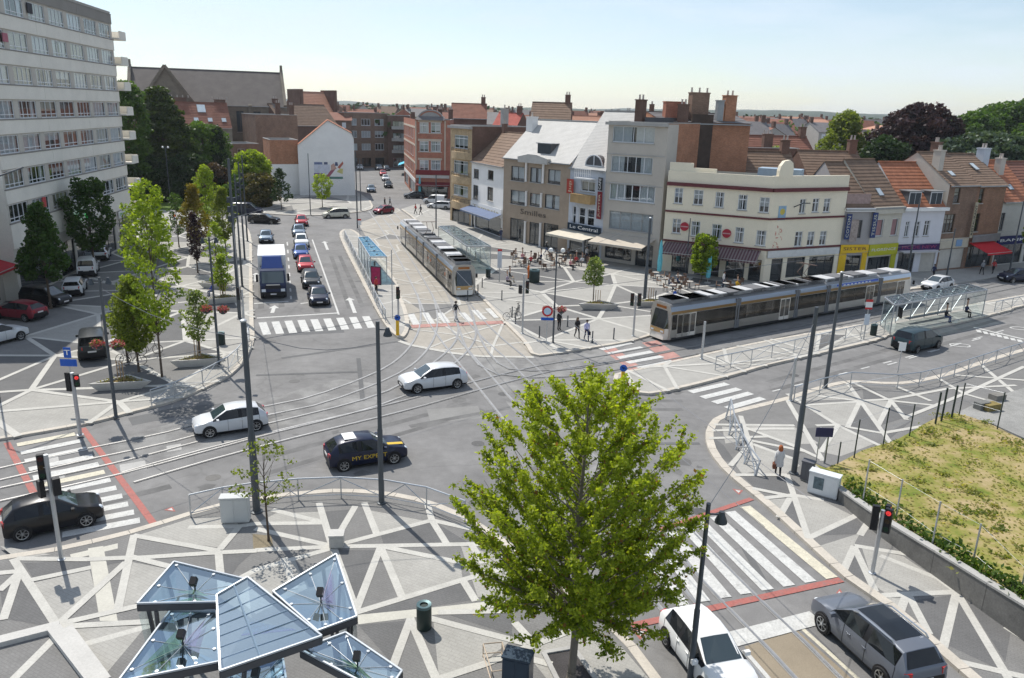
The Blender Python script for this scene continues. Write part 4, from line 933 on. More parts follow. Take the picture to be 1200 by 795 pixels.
mb = MB(); mb.add([(u, y, z) for y in (-.6, -.003) for u, z in ((r[0], r[2]), (r[1], r[2]), (r[1]+.1, r[2]+.7), (um+.8, r[3]+.1), (um-.8, r[3]+.1), (r[0]-.1, r[2]+.7))], [(0,1,2,3,4,5)[::1], (11,10,9,8,7,6)] + [(k, k+6, (k+1) % 6 + 6, (k+1) % 6) for k in range(6)]); F.part('pediment', mb, CONC)
gable_roof(o, F.W, 11, 11.3, 16.2, SLATEL, RENDW, rows=34)
dormer(o, um+.6, .9, 11.6, 2.6, 1.7, 2.6, DARKM, None, 2)
chimney(o, .7, 4.2, 13.5, 16.6, 1.3, 1.0, RENDW, 1)
r = F.rect(zf(590, 235, 15), 300, 165, 750, 300); lettering('Smilles', 1.0, mat('bronze letters', (.10,.08,.06), .5), o, F.mtx @ Matrix.Translation(((r[0]+r[1])/2, -.05, (r[2]+r[3])/2)) @ FACE, r[1]-r[0])
b8b = at(704, 306)
o, F = building('house', 'narrow pale blue house with white balcony and dark cafe awning', b7b, b8b, 10.9, 11, mat('blue grey render', (.50,.54,.60), .9, var=.08), 'house', flat=False)
Z4 = zf(660, 190, 8.833)
for r in ((185,200,330,310),(95,455,130,640),(160,470,225,650),(245,485,320,665)): F.win(F.rect(Z4, *r), n=2 if r[0] == 185 else 1, tr=.5 if r[1] > 400 else 0, cur=(CURTC, .8) if r[0] == 185 else None, fw=.09)
F.win([.4, F.W*.45, .1, 2.6], n=1, fm=DARKM, sill=False); F.win([F.W*.5, F.W-.4, .1, 2.6], n=2, fm=DARKM, sill=False); F.wall(_M['blue grey render'])
r = F.rect(Z4, 180, 70, 340, 165)
bb = F.part('balcony', MB().box(r[0]-.1, r[1]+.1, -1.0, -.003, r[2]-.15, r[2]), WHITE)
rl = MB(); rl.box(r[0]-.1, r[1]+.1, -1.0, -.94, r[3]-.08, r[3])
for k in range(9): x = r[0] + (r[1]-r[0])*k/8; rl.box(x-.03, x+.03, -.99, -.95, r[2], r[3]-.08)
rl.box(r[0]-.1, r[1]+.1, -.985, -.955, (r[2]+r[3])/2-.03, (r[2]+r[3])/2+.03); rl.build('railing', WHITE, bb)
r = F.rect(Z4, 125, 335, 335, 425); F.part('balcony', MB().box(r[0], r[1], -.9, -.003, r[2], r[3]), mat('oak cladding', (.42,.28,.13), .7, var=.2))
gable_roof(o, F.W, 11, 10.9, 17.6, SLATEL, _M['blue grey render'], rows=40)
r = F.rect(Z3, 660, 460, 865, 550); um = (r[0]+r[1])/2
nn = 10; arc = [(um - math.cos(math.pi*k/nn)*1.45, 10.9+.3+math.sin(math.pi*k/nn)*1.25) for k in range(nn+1)]
mb = MB(); mb.add([(u, y, z) for y in (.25, 2.6) for u, z in arc], [tuple(range(nn+1))[::-1]] + [(k, k+1, nn+2+k, nn+1+k) for k in range(nn)]); dd = F.part('dormer', mb, mat('dormer cladding', (.10,.10,.105)))
fb = MB(); [fb.beam((arc[k][0], .2, arc[k][1]), (arc[k+1][0], .2, arc[k+1][1]), .1, .12) for k in range(nn)]; fb.box(um-.05,um+.05,.16,.24,11.2,12.4); fb.box(um-1.4,um+1.4,.16,.24,11.15,11.25); fb.build('window_frame', WFRAME, dd)
skylight(o, F.W-1.3, 2.9, 14.7, 1.1, 1.6, math.atan2(6.7, 5.5))
r = F.rect(Z4, 62, 175, 130, 325); F.sign('banner', r[0], r[1], r[2], r[3], mat('banner red', (.40,.06,.04)), 'Jup', mat('banner cream', (.6,.5,.36)), .7, y=-.35, vertical=True)
r = F.rect(Z4, 388, 160, 428, 295); F.sign('banner', r[0], r[1], r[2], r[3], BLACK, 'CAFE', WHITE, .5, y=-.35, vertical=True)
r = F.rect(Z4, 375, 305, 420, 590); F.sign('banner', r[0], r[1], r[2], r[3], mat('banner maroon', (.20,.02,.03)), 'JUPITER', mat('banner cream', (.6,.5,.36)), .4, y=-.35, vertical=True)
r = F.rect(Z4, 70, 650, 360, 720); F.sign('cafe_sign', .2, F.W-.1, r[2], r[3], mat('sign navy', (.015,.03,.05)), 'Le Central', WHITE, .6, y=-.2)
awning(F, -.6, F.W-.1, 3.1, 3.2, .35, mat('cream awning', (.60,.55,.45), .85))
b9b = at(769, 316)
o, F = building('apartment_house', 'grey rendered four storey apartment house with wide strip windows', b8b, b9b, 16.4, 12, RENDG, 'house', sides=BRICKO)
Z5 = zf(580, 110, 6.622); Z6 = zf(640, 210, 6.622); Z7 = zf(720, 100, 6.622)
for r, n_ in (((925,255,1330,0),0),):
    pass
ra = F.rect(Z7, -20, 322, 325, 448); F.win([.6, F.W-1.5, ra[2], ra[3]], n=4, cur=(CURT, .9), fm=WFRAME)
ra = F.rect(Z7, -20, 555, 312, 682); F.win([.6, F.W-1.5, ra[2], ra[3]], n=5, cur=(CURT, .6), fm=WFRAME)
ra = F.rect(Z6, 495, 38, 830, 175); F.win([.6, F.W-.9, ra[2], ra[3]], n=6, cur=(CURT, .7), fm=WFRAME, fw=.11)
ra = F.rect(Z6, 480, 258, 790, 400); F.win([.8, F.W-.9, ra[2], ra[3]], n=4, cur=(CURT, 1.0), fm=mat('grey frame', (.36,.35,.34)))
F.win([.5, F.W*.55, .5, 2.7], n=3, fm=DARKM, sill=False); F.win([F.W*.62, F.W-.6, .1, 2.7], n=2, fm=DARKM, sill=False); F.wall(RENDG)
F.part('cornice', MB().box(-.2, F.W+.15, -.45, -.003, 16.05, 16.38), CONCG)
for zz in (12.75, 9.35): F.part('string_course', MB().box(0, F.W, -.06, -.002, zz, zz+.1), CONCG)
awning(F, .1, F.W-.3, 3.5, 3.4, .7, mat('beige awning', (.50,.44,.36), .85))
MB().box(F.W+.003, F.W+.12, 0, 2.6, 0, 16.3).build('corner_pier', RENDG, o)
chimney(o, 1.6, 4.5, 16.1, 19.0, 1.0, 1.0, BRICKD, 2); chimney(o, F.W-1.6, 7, 16.1, 18.6, 1.0, 1.0, BRICKD, 2)
MB().box(2.5, F.W-2.4, 4, 9, 16.15, 17.0).build('roof_box', mat('roofing felt', (.10,.10,.105)), o)
# tall orange brick house behind, showing its sooty party wall
pb = at(769, 316) + Vector((.3, 6.0, 0))
o, F = building('house', 'tall orange brick party wall with a sooty flue and big chimney stacks', pb + Vector((.2, .2, 0)), pb + Vector((11.3, 2.6, 0)), 16.6, 10, BRICKO, 'house', flat=False); F.wall(BRICKO)
gable_roof(o, F.W, 10, 16.6, 17.6, SLATE, BRICKO, rows=6)
SOOT = mat('sooty brick', (.075, .055, .045), .95, var=.3, scale=1.0)
MB().box(3.6, 6.3, -.35, -.003, 6, 17.5).build('flue', SOOT, o); chimney(o, 2.2, 2.2, 16.4, 18.9, 2.4, 1.0, BRICKR, 0); chimney(o, 4.9, 1.2, 16.4, 20.0, 2.2, 1.2, BRICKB, 3); chimney(o, 7.6, 1.0, 12, 19.2, .8, .7, mat('zinc', (.3,.31,.32)), 0); chimney(o, 8.9, 1.2, 16.4, 19.8, 1.4, 1.1, BRICKO, 2)
o, F = building('house', 'dark brick house back with one white strip beyond the sooty wall', pb + Vector((13.5, 22, 0)), pb + Vector((25, 24, 0)), 13.0, 10, BRICKD, 'house'); F.wall(BRICKD)
F.part('white_strip', MB().box(.2, 2.0, -.05, -.003, 4, 12.4), RENDW)
chimney(o, 8, 3, 12.8, 15, 1.4, .8, BRICKD, 3)

# ---------------------------------------------------------------- cream corner cafe
c0, cc, c1 = at(774, 318), at(893, 332), at(979, 325)
o, F = building('corner_house', 'cream painted corner cafe with maroon cornice and striped awning', c0, cc, 11.0, 10, RENDC, 'cafe', flat=False)
Z8 = zf(760, 190, 4.967)
WF2 = WFRAME
for x0, x1, y0, y1 in ((150,200,150,242),(262,318,162,250),(388,440,175,265),(520,575,190,280),(645,703,205,295),(138,188,330,415),(247,300,345,432),(368,425,362,450),(502,555,380,470),(625,683,398,488)):
    F.win(F.rect(Z8, x0, y0, x1, y1), n=2, tr=.68, cur=(CURT, .62), fw=.08)
F.win([1.2, F.W*.28, .1, 2.5], n=2, fm=DARKM, sill=False); F.win([F.W*.34, F.W*.58, .1, 2.5], n=3, fm=DARKM, sill=False); F.win([F.W*.64, F.W*.82, .1, 2.5], n=2, fm=DARKM, sill=False); F.win([F.W*.86, F.W-.3, .1, 2.5], n=1, fm=DARKM, sill=False); F.wall(RENDC)
G = Facade(o, cc, c1, 0, 11.0)
for x0, x1, y0, y1 in ((880,915,215,300),(955,992,212,292),(1020,1058,212,292),(852,895,405,492),(925,965,405,488),(997,1035,402,485)): G.win(G.rect(Z8, x0, y0, x1, y1), n=2, tr=.68, cur=(CURT, .62), fw=.08)
G.win([1.0, 2.6, .1, 2.6], n=1, fm=DARKM, sill=False); G.win([3.2, 5.8, .4, 2.6], n=2, fm=DARKM, sill=False); G.win([6.4, G.W-.6, .4, 2.6], n=3, fm=DARKM, sill=False); G.wall(RENDC)
for H_, (za, zb, pj) in ((0, (9.80, 10.18, .28)), (1, (6.85, 7.05, .14)), (2, (3.55, 3.75, .12))):
    F.part('trim', MB().box(0, F.W+.02, -pj, -.003, za, zb), MAROON); G.part('trim', MB().box(-.02, G.W, -pj-.003, -.003, za, zb), MAROON)
F.part('parapet', MB().box(0, F.W, .003, .35, 10.9, 11.4), RENDC); G.part('parapet', MB().box(0, G.W, .003, .35, 10.9, 11.45), RENDC)
F.part('parapet', MB().box(0, 2.6, .37, .75, 10.9, 12.3), RENDC); F.part('parapet', MB().box(2.6, 5.2, .37, .73, 10.9, 11.8), RENDC)
u_, z_ = G.uz(*Z8(800, 60)); pts = [(u_-.9, 11.2), (u_+1.0, 11.2), (u_+1.0, 12.2), (u_+.85, 12.8), (u_+.4, 13.1), (u_-.3, 13.0), (u_-.75, 12.5), (u_-.9, 12.0)]
mb = MB(); mb.add([(u, y, z) for y in (-.03, .4) for u, z in pts], [tuple(range(8)), tuple(range(15, 7, -1))] + [(k, k+8, (k+1) % 8+8, (k+1) % 8) for k in range(8)]); G.part('parapet_crest', mb, RENDC)
roofp = [F.p0 + F.ey*.4, F.p1 + F.ey*.4, G.p1 + G.ey*.3, G.p1 + Vector((-2, 9, 0)), F.p0 + F.ey*11]
MB().poly([(F.mtx.inverted() @ (o.matrix_basis.inverted() @ Vector((p.x, p.y, 10.8)))).to_tuple() for p in roofp]).build('roof', mat('roofing felt', (.10,.10,.105)), o, mtx=F.mtx)
MB().box(9, 13.5, 3.5, 6, 10.81, 12.0).build('roof_terrace', mat('blue sheet', (.30,.38,.46)), o)
awning(F, .3, F.W-.5, 3.5, 2.0, .9, mat('awning maroon', (.10,.045,.055), .85), mat('awning cream', (.22,.175,.17), .85), 64)
lettering('Taverne Pub', 1.0, mat('sign brown', (.16,.07,.04)), o, F.mtx @ Matrix.Translation((F.uz(*Z8(322, 470))[0], -.05, F.uz(*Z8(322, 470))[1])) @ FACE, F.uz(*Z8(395, 470))[0] - F.uz(*Z8(250, 470))[0])
for (x, y) in ((212, 375), (457, 415)):
    u_, z_ = F.uz(*Z8(x, y)); dsc = MB().tube((u_, -.25, z_), (u_, -.12, z_), .48, n=20); ds = F.part('round_sign', dsc, mat('sign red', (.40,.03,.05)))
    MB().box(u_-.44, u_+.44, -.262, -.252, z_-.06, z_+.06).build('sign_stripe', mat('sign pink', (.55,.32,.32)), ds)
u_, z_ = G.uz(*Z8(776, 295)); pic = MB().box(u_-.5, u_+.5, -.08, -.003, z_-.8, z_+.7); ps = G.part('painted_emblem', pic, mat('emblem blue', (.28,.42,.55), .8, var=.2, scale=3)); MB().tube((u_, -.095, z_+.1), (u_, -.082, z_+.1), .34, n=14).build('emblem_disc', mat('emblem gold', (.55,.45,.10)), ps)
u_, z_ = G.uz(*Z8(750, 460)); dm = mat('mural coral', (.62,.27,.20), .85, var=.25, scale=3)
mb = MB()
for k in range(26):
    a = rnd.uniform(-.75, .75); b = rnd.uniform(-1.9, 1.9); a *= (1 - abs(b) / 2.6); l_ = rnd.uniform(.2, .6); th = rnd.uniform(0, 3.1); y = -.004 - .0007 * k
    dx, dz = math.cos(th) * l_ / 2, math.sin(th) * l_ / 2; mb.poly([(u_+a-dx, y, z_+b-dz), (u_+a+dz*.3, y, z_+b-dx*.3), (u_+a+dx, y, z_+b+dz), (u_+a-dz*.3, y, z_+b+dx*.3)])
G.part('painted_mural', mb, dm)
G.sign('shop_front', .2, G.W-.2, 2.75, 3.5, mat('shopfront white', (.62,.62,.6)), None)
arm = MB(); u_, z_ = G.uz(*Z8(845, 262)); arm.path([(u_, -.05, z_), (u_+.4, -.9, z_+.5), (u_+.8, -1.5, z_+.55)], .06, 6); G.part('wall_lantern', arm, DARKM)

# ---------------------------------------------------------------- row on the right
def house_row(a, b, h, D, hr, wall, roof, label, cat='house', rows=14, name='house', sides=None):
    o, F = building(name, label, at(*a), at(*b), h, D, wall, cat, flat=False, sides=sides); F.roof = gable_roof(o, F.W, D, h, hr, roof, sides or wall, rows=rows); return o, F
Z9 = zf(970, 230, 11.36); Z10 = zf(960, 180, 4.967); Z11 = zf(1060, 230, 8.571)
o, F = house_row((979,325), (1012,324.3), 7.9, 10, 12.6, mat('grey lilac render', (.36,.345,.345), .9, var=.06), TILE_B, 'grey rendered house with blue vertical banners above a yellow shop', 'shop')
ra = F.rect(Z9, 405, 320, 450, 560); F.win(ra, n=1, fm=DARKM, cur=None, sill=False)
F.win([F.W*.28, F.W*.8, .1, 2.5], n=2, fm=DARKM, sill=False); F.wall(_M['grey lilac render'])
for q in ((215,235,280,570), (560,215,625,550)):
    r = F.rect(Z9, *q); F.sign('banner', r[0], r[1], max(3.9, r[2]), min(7.4, r[3]), mat('banner blue', (.035,.055,.16)), 'COTON' if q[0] < 300 else 'TISSUS', mat('banner gold', (.55,.55,.45)), .5, y=-.3, vertical=True)
r = F.rect(Z9, 285, 310, 390, 560); F.sign('poster', r[0], r[1], 4.1, r[3], mat('poster photo', (.36,.30,.27), .7, var=.5, scale=2.5))
F.sign('shop_sign', .05, F.W-.03, 2.8, 3.75, mat('shop yellow', (.72,.46,.02), .6), 'SISTER', mat('sign brown', (.16,.07,.04)), .5)
YEL = mat('shop yellow', (.72,.46,.02)); F.part('shop_front', MB().box(.05, F.W*.26, -.08, -.003, .05, 2.75), YEL); F.part('shop_front', MB().box(F.W*.82, F.W-.03, -.08, -.003, .05, 2.75), YEL)
F.part('cornice', MB().box(-.02, F.W+.02, -.35, -.003, 7.5, 7.88), WHITE)
F.part('roof_terrace', MB().box(.3, F.W-.3, .4, .5, 8.0, 9.4), mat('terrace glass', (.35,.25,.23), .4, var=.3, scale=3))
o, F = house_row((1012,324.3), (1046,321), 8.0, 10, 12.9, mat('cream stucco', (.53,.50,.43), .9, var=.08), TILE_B, 'cream house with pink posters over a lime green shop', 'shop')
for q in ((650,310,720,535),(848,300,915,525)): r = F.rect(Z9, *q); F.win([r[0], r[1]+.25, r[2], r[3]], n=1, fm=WFRAME, cur=(mat('pink poster', (.60,.20,.22)), 1.0), sill=True)
F.win([.3, F.W-.9, .3, 2.2], n=2, fm=DARKM, sill=False); F.wall(_M['cream stucco'])
LIM = mat('lime shop', (.42,.42,.02), .6); F.sign('shop_sign', .05, F.W-.05, 2.4, 3.7, LIM, 'FLORENCE', mat('sign pale', (.7,.7,.6)), .45); F.part('shop_front', MB().box(F.W-.85, F.W-.03, -.08, -.003, .05, 2.35), LIM)
F.part('cornice', MB().box(-.02, F.W+.02, -.3, -.003, 7.2, 7.95), _M['cream stucco']); skylight(o, F.W*.45, 1.4, 9.45, .8, 1.1, math.atan2(4.9, 5))
o, F = house_row((1046,321), (1095,319), 7.8, 10, 12.6, mat('lavender render', (.64,.64,.68), .9, var=.05), TILE_O, 'white house with two dormers and an orange tiled roof', 'house')
for q in ((5,255,45,410),(95,255,150,405),(195,245,250,400)): F.win(F.rect(Z11, *q), n=2, tr=.75, fm=WFRAME, cur=None)
F.win([.4, F.W*.45, .1, 2.5], n=2, fm=DARKM, sill=False); F.win([F.W*.6, F.W-.3, .1, 2.6], n=1, fm=mat('shutter', (.50,.47,.42)), cur=None, sill=False, pane=mat('shutter', (.50,.47,.42))); F.wall(_M['lavender render'])
F.part('cornice', MB().box(-.05, F.W+.1, -.5, -.003, 7.4, 7.78), WHITE)
dormer(o, F.W*.28, .35, 7.95, 1.8, 1.6, 2.2); dormer(o, F.W*.78, .35, 7.95, 1.8, 1.6, 2.2)
F.sign('shop_sign', .05, F.W-.1, 2.75, 3.5, mat('sign plum', (.05,.02,.09)), 'MODE NEW', mat('sign magenta', (.30,.05,.14)), .5); awning(F, .2, F.W*.9, 2.8, .9, .1, mat('pale canopy', (.6,.58,.58)), val=.12)
o, F = house_row((1095,319), (1128,316), 10.4, 10, 13.8, BRICKB, TILE_B, 'brown brick house with a blue panel and a vertical lettered sign', 'house', sides=RENDG)
Z12 = zf(960, 180, 4.967)
for q in ((722,205,757,295),(785,200,820,290),(705,355,785,460)): F.win(F.rect(Z12, *q), n=1 if q[1] < 300 else 3, tr=.7, fm=mat('brown frame', (.10,.07,.05)), cur=(CURTC, .5))
F.win([.3, F.W-.4, .3, 2.7], n=1, fm=mat('shutter', (.50,.47,.42)), sill=False, pane=mat('shutter', (.50,.47,.42))); F.wall(BRICKB)
F.part('fascia', MB().box(.02, F.W-.02, -.1, -.003, 2.8, 4.0), mat('fascia cream', (.50,.45,.36))); F.sign('blue_plate', F.W*.55, F.W*.75, 3.0, 3.8, mat('plate blue', (.2,.32,.5)))
r = F.rect(Z12, 780, 285, 812, 500); F.sign('banner', F.W-.7, F.W-.2, 4.0, r[3], mat('sign tan', (.40,.35,.25)), 'RESTAURANT', BLACK, .5, y=-.5, vertical=True)
chimney(o, .6, 2.5, 11, 14.2, .8, 1.0, RENDG, 2); chimney(o, F.W-.6, 6, 12, 15.0, .8, 1.0, BRICKD, 2); skylight(o, F.W*.4, 1.6, 11.5, .8, .9, math.atan2(3.4, 5))
o, F = house_row((1128,316), (1161,312.5), 10.3, 10, 13.6, brickmat('red brown brick', (.25,.125,.07), (.25,.2,.17)), TILE_B, 'red brown brick house with a red awning and flower boxes', 'house')
for q in ((865,205,897,295),(930,205,957,290),(832,350,870,455),(893,350,930,455)): F.win(F.rect(Z12, *q), n=1, tr=.7, fm=mat('brown frame', (.10,.07,.05)), cur=None)
F.win([.3, F.W-.4, .2, 2.8], n=4, fm=DARKM, sill=False); F.wall(_M['red brown brick']); awning(F, .2, F.W-.6, 3.3, 2.6, .9, mat('bright red awning', (.55,.02,.03), .8))
F.part('roof_terrace_rail', MB().box(.1, F.W-.1, -.5, -.45, 3.4, 4.3), mat('rail grey', (.2,.2,.2))); skylight(o, F.W*.45, 2.6, 12.2, .8, 1.3, math.atan2(3.3, 5))
o, F = house_row((1161,312.5), (1196,309), 8.2, 10, 12.8, mat('pale grey stucco', (.48,.46,.43), .9, var=.08), TILE_O, 'pale stucco house with orange roof and navy shop fascia', 'house')
for q in ((810,175,875,345),(905,170,1000,350)): r = F.rect(Z11, *q); F.win([r[0], min(r[1], F.W-.3), r[2], r[3]], n=2, tr=.8, fm=DARKM, cur=None)
F.win([.3, F.W-.4, .2, 2.6], n=4, fm=DARKM, sill=False); F.wall(_M['pale grey stucco']); F.sign('shop_sign', .05, F.W-.05, 2.7, 3.8, mat('sign navy2', (.015,.02,.10)), 'BANK', WHITE, .5); skylight(o, F.W*.5, 1.5, 9.7, .9, .9, math.atan2(4.6, 5)); chimney(o, F.W*.55, 3.5, 10.5, 13.2, 1.0, .8, RENDG, 2); chimney(o, .4, 4, 11.5, 14.4, 1.3, 1.0, mat('blue grey render', (.50,.54,.60)), 2)
o, F = house_row((1196,309), (1250,303), 8.0, 10, 12.6, mat('pale grey stucco', (.48,.46,.43)), TILE_R, 'plain stucco house with red tiled roof next to the navy fascia', 'house')
for zz in (4.4,): F.grid([(1+2.6*i, 2.4+2.6*i) for i in range(int(F.W/2.6))], [(zz, zz+2)], n=2, cur='rand')
F.win([.3, F.W-.4, .2, 2.6], n=5, fm=DARKM, sill=False); F.wall(_M['pale grey stucco']); skylight(o, 1.4, 1.8, 9.9, 1.0, 1.2, math.atan2(4.6, 5))
# backs behind the row
def back(p, w, d, h, hr, ang, wall, roof, label, rows=12, pots=True):
    p = Vector((p[0], p[1], 0)); e = Vector((math.cos(ang), math.sin(ang), 0)); o, F = building('house', label, p, p + e * w, h, d, wall, 'house', flat=False); F.wall(wall); gable_roof(o, w, d, h, hr, roof, wall, rows=rows)
    if pots: chimney(o, w - .8, d/2, hr - .8, hr + 1.5, 1.0, .8, BRICKD, 2)
    return o
back((26, 98), 9, 9, 9.5, 13.2, .05, BRICKB, TILE_B, 'brown tiled house back showing over the cream cafe')
back((36.5, 99.5), 8, 9, 9.8, 13.4, .1, BRICKD, TILE_B, 'brown tiled outbuilding behind the grey lilac house')
back((33, 122), 14, 9, 11.0, 14.6, .2, BRICKR, TILE_R, 'long red brick shed roof behind the right hand row')
back((27, 150), 12, 10, 13.5, 17.8, 1.2, BRICKR, TILE_R, 'gabled brick house with ragged chimney wall beyond the terrace')
back((2.0, 150), 7.5, 14, 14.0, 19.0, -.1, BRICKD, TILE_B, 'dark tiled roof with skylights behind the white slate roof')
back((-15, 182), 8, 10, 15.5, 18.6, .05, BRICKD, TILE_R, 'red tiled roof with a hipped end behind the tan brick house')
back((-5.5, 172), 5.5, 8, 14.0, 16.8, -.35, BRICKD, mat('bright red tile', (.42,.10,.075), .8, var=.15), 'bright red tiled roof behind the tan brick house')
back((10, 182), 16, 10, 13.5, 16.6, .0, BRICKB, mat('salmon tile', (.46,.24,.16)), 'salmon tiled terrace roof far behind the white slate roof')
# ================================================================ vehicles
CGLASS = mat('car glass', (.010, .012, .014), .05, spec=.45, var=0, coat=.1)
CGLASSB = mat('car windscreen', (.035, .055, .065), .05, spec=.7, var=0, coat=.5)
CHROME = mat('bright alloy', (.55, .56, .57), .3, .8, var=0)
LAMPW = mat('headlamp', (.70, .74, .78), .12, spec=.8, var=0, coat=.5)
LAMPR = mat('tail lamp', (.45, .02, .02), .2, spec=.6, var=0, coat=.5)
LAMPO = mat('amber lamp', (.6, .22, .02), .3, var=0)
PLATE = mat('number plate', (.70, .68, .66), .5, var=0)
def paint(name, c, metal=.25): return mat('paint ' + name, c, .32, metal, var=.03, scale=.8, spec=.35, coat=.22)
# stations: x (share of length), sill z, belt z, top z, belt half-width share, roof half-width share
SHAPES = {
 'hatch': ([(-.500,.42,.66,.68,.78,.70),(-.494,.27,.84,.88,.90,.80),(-.475,.22,.93,1.00,.955,.82),(-.375,.20,.965,1.35,.985,.64),(-.29,.18,.965,1.43,.995,.68),(-.135,.17,.95,1.485,1,.71),(-.10,.17,.945,1.49,1,.715),(.055,.17,.935,1.45,1,.71),(.25,.18,.915,.965,.985,.80),(.36,.20,.875,.925,.965,.78),(.44,.22,.79,.85,.925,.72),(.482,.24,.68,.74,.84,.62),(.498,.30,.52,.56,.70,.50)], 2, 3, 7, 8, (5,)),
 'mpv': ([(-.500,.42,.70,.72,.80,.72),(-.494,.27,.90,.94,.91,.82),(-.482,.22,1.00,1.06,.96,.84),(-.43,.20,1.02,1.55,.985,.74),(-.34,.18,1.02,1.60,.995,.75),(-.14,.17,1.0,1.64,1,.76),(-.105,.17,1.0,1.64,1,.76),(.10,.17,.97,1.585,1,.74),(.32,.18,.93,.99,.98,.80),(.38,.20,.90,.95,.96,.77),(.445,.22,.82,.88,.92,.72),(.484,.24,.70,.76,.84,.62),(.498,.30,.54,.58,.70,.5)], 2, 3, 7, 8, (5,)),
 'suv': ([(-.500,.50,.78,.80,.80,.72),(-.494,.34,.96,1.0,.91,.82),(-.478,.28,1.04,1.12,.96,.84),(-.405,.26,1.06,1.52,.985,.72),(-.32,.25,1.06,1.58,.995,.73),(-.135,.24,1.04,1.61,1,.74),(-.10,.24,1.04,1.61,1,.74),(.09,.24,1.02,1.57,1,.73),(.25,.25,1.0,1.06,.985,.80),(.36,.27,.97,1.02,.965,.78),(.445,.28,.88,.94,.925,.72),(.484,.30,.76,.82,.84,.62),(.498,.36,.60,.64,.70,.5)], 2, 3, 7, 8, (5,)),
 'sedan': ([(-.500,.42,.68,.70,.78,.70),(-.494,.27,.84,.88,.90,.80),(-.47,.22,.92,.98,.95,.80),(-.385,.20,.95,1.02,.985,.80),(-.25,.18,.95,1.40,.995,.68),(-.10,.17,.94,1.45,1,.70),(-.07,.17,.935,1.45,1,.70),(.09,.17,.92,1.41,1,.69),(.235,.18,.90,.95,.985,.80),(.35,.20,.86,.91,.965,.78),(.44,.22,.78,.84,.925,.72),(.482,.24,.67,.73,.84,.62),(.498,.30,.52,.56,.70,.5)], 3, 4, 7, 8, (5,)),
 'estate': ([(-.500,.42,.68,.70,.78,.70),(-.496,.27,.88,.92,.90,.82),(-.484,.22,.95,1.02,.955,.84),(-.44,.20,.96,1.38,.985,.70),(-.34,.18,.955,1.44,.995,.715),(-.12,.17,.945,1.47,1,.72),(-.085,.17,.94,1.47,1,.72),(.085,.17,.93,1.43,1,.71),(.24,.18,.91,.96,.985,.80),(.35,.20,.87,.92,.965,.78),(.44,.22,.79,.85,.925,.72),(.482,.24,.68,.74,.84,.62),(.498,.30,.52,.56,.70,.5)], 2, 3, 7, 8, (5,)),
 'van': ([(-.500,.42,.70,.72,.86,.80),(-.497,.30,1.00,1.06,.95,.88),(-.492,.24,1.06,1.14,.975,.90),(-.478,.22,1.06,1.74,.985,.84),(-.36,.20,1.06,1.80,.995,.85),(-.08,.19,1.05,1.81,1,.85),(.02,.19,1.05,1.80,1,.84),(.14,.19,1.0,1.74,1,.80),(.31,.2,.97,1.03,.98,.82),(.38,.22,.93,.98,.96,.78),(.445,.24,.84,.90,.92,.72),(.484,.26,.70,.76,.84,.62),(.498,.32,.54,.58,.70,.5)], 2, 3, 7, 8, (5,)),
}
def wheel(parent, x, y, r, side, w=.20):
    t = MB().lathe((0, 0, 0), [(r*.70, -w/2), (r*.95, -w/2), (r, -w*.3), (r, w*.3), (r*.95, w/2), (r*.73, w/2), (r*.71, w*.2)], 20)
    m = Matrix.Translation((x, y, r)) @ Matrix.Rotation(-side * math.pi / 2, 4, 'X')
    o = t.build('wheel', RUBBER, parent, True, mtx=m)
    h = MB(); h.lathe((0, 0, w*.28), [(r*.70, -.03), (r*.70, 0)], 20, 1)
    for k in range(7):
        a = k * 2 * math.pi / 7; c, s = math.cos(a), math.sin(a); q = Vector((-s, c, 0)) * r * .085
        p0, p1 = Vector((c, s, 0)) * r * .12, Vector((c, s, 0)) * r * .68
        h.add([(p0-q)+Vector((0,0,w*.30)), (p0+q)+Vector((0,0,w*.30)), (p1+q*.8)+Vector((0,0,w*.36)), (p1-q*.8)+Vector((0,0,w*.36))], [(0,3,2,1)])
        h.add([(p0-q)+Vector((0,0,w*.30)), (p0+q)+Vector((0,0,w*.30)), (p1+q*.8)+Vector((0,0,w*.36)), (p1-q*.8)+Vector((0,0,w*.36))], [(0,1,2,3)])
    h.lathe((0, 0, w*.28), [(r*.16, 0), (r*.14, .03)], 10); n_ = 20
    for k in range(n_):
        a0, a1 = 2*math.pi*k/n_, 2*math.pi*(k+1)/n_
        h.poly([(math.cos(a0)*r*.64, math.sin(a0)*r*.64, w*.37), (math.cos(a1)*r*.64, math.sin(a1)*r*.64, w*.37), (math.cos(a1)*r*.72, math.sin(a1)*r*.72, w*.40), (math.cos(a0)*r*.72, math.sin(a0)*r*.72, w*.40)])
    h.build('rim', [CHROME, BLACK], o)
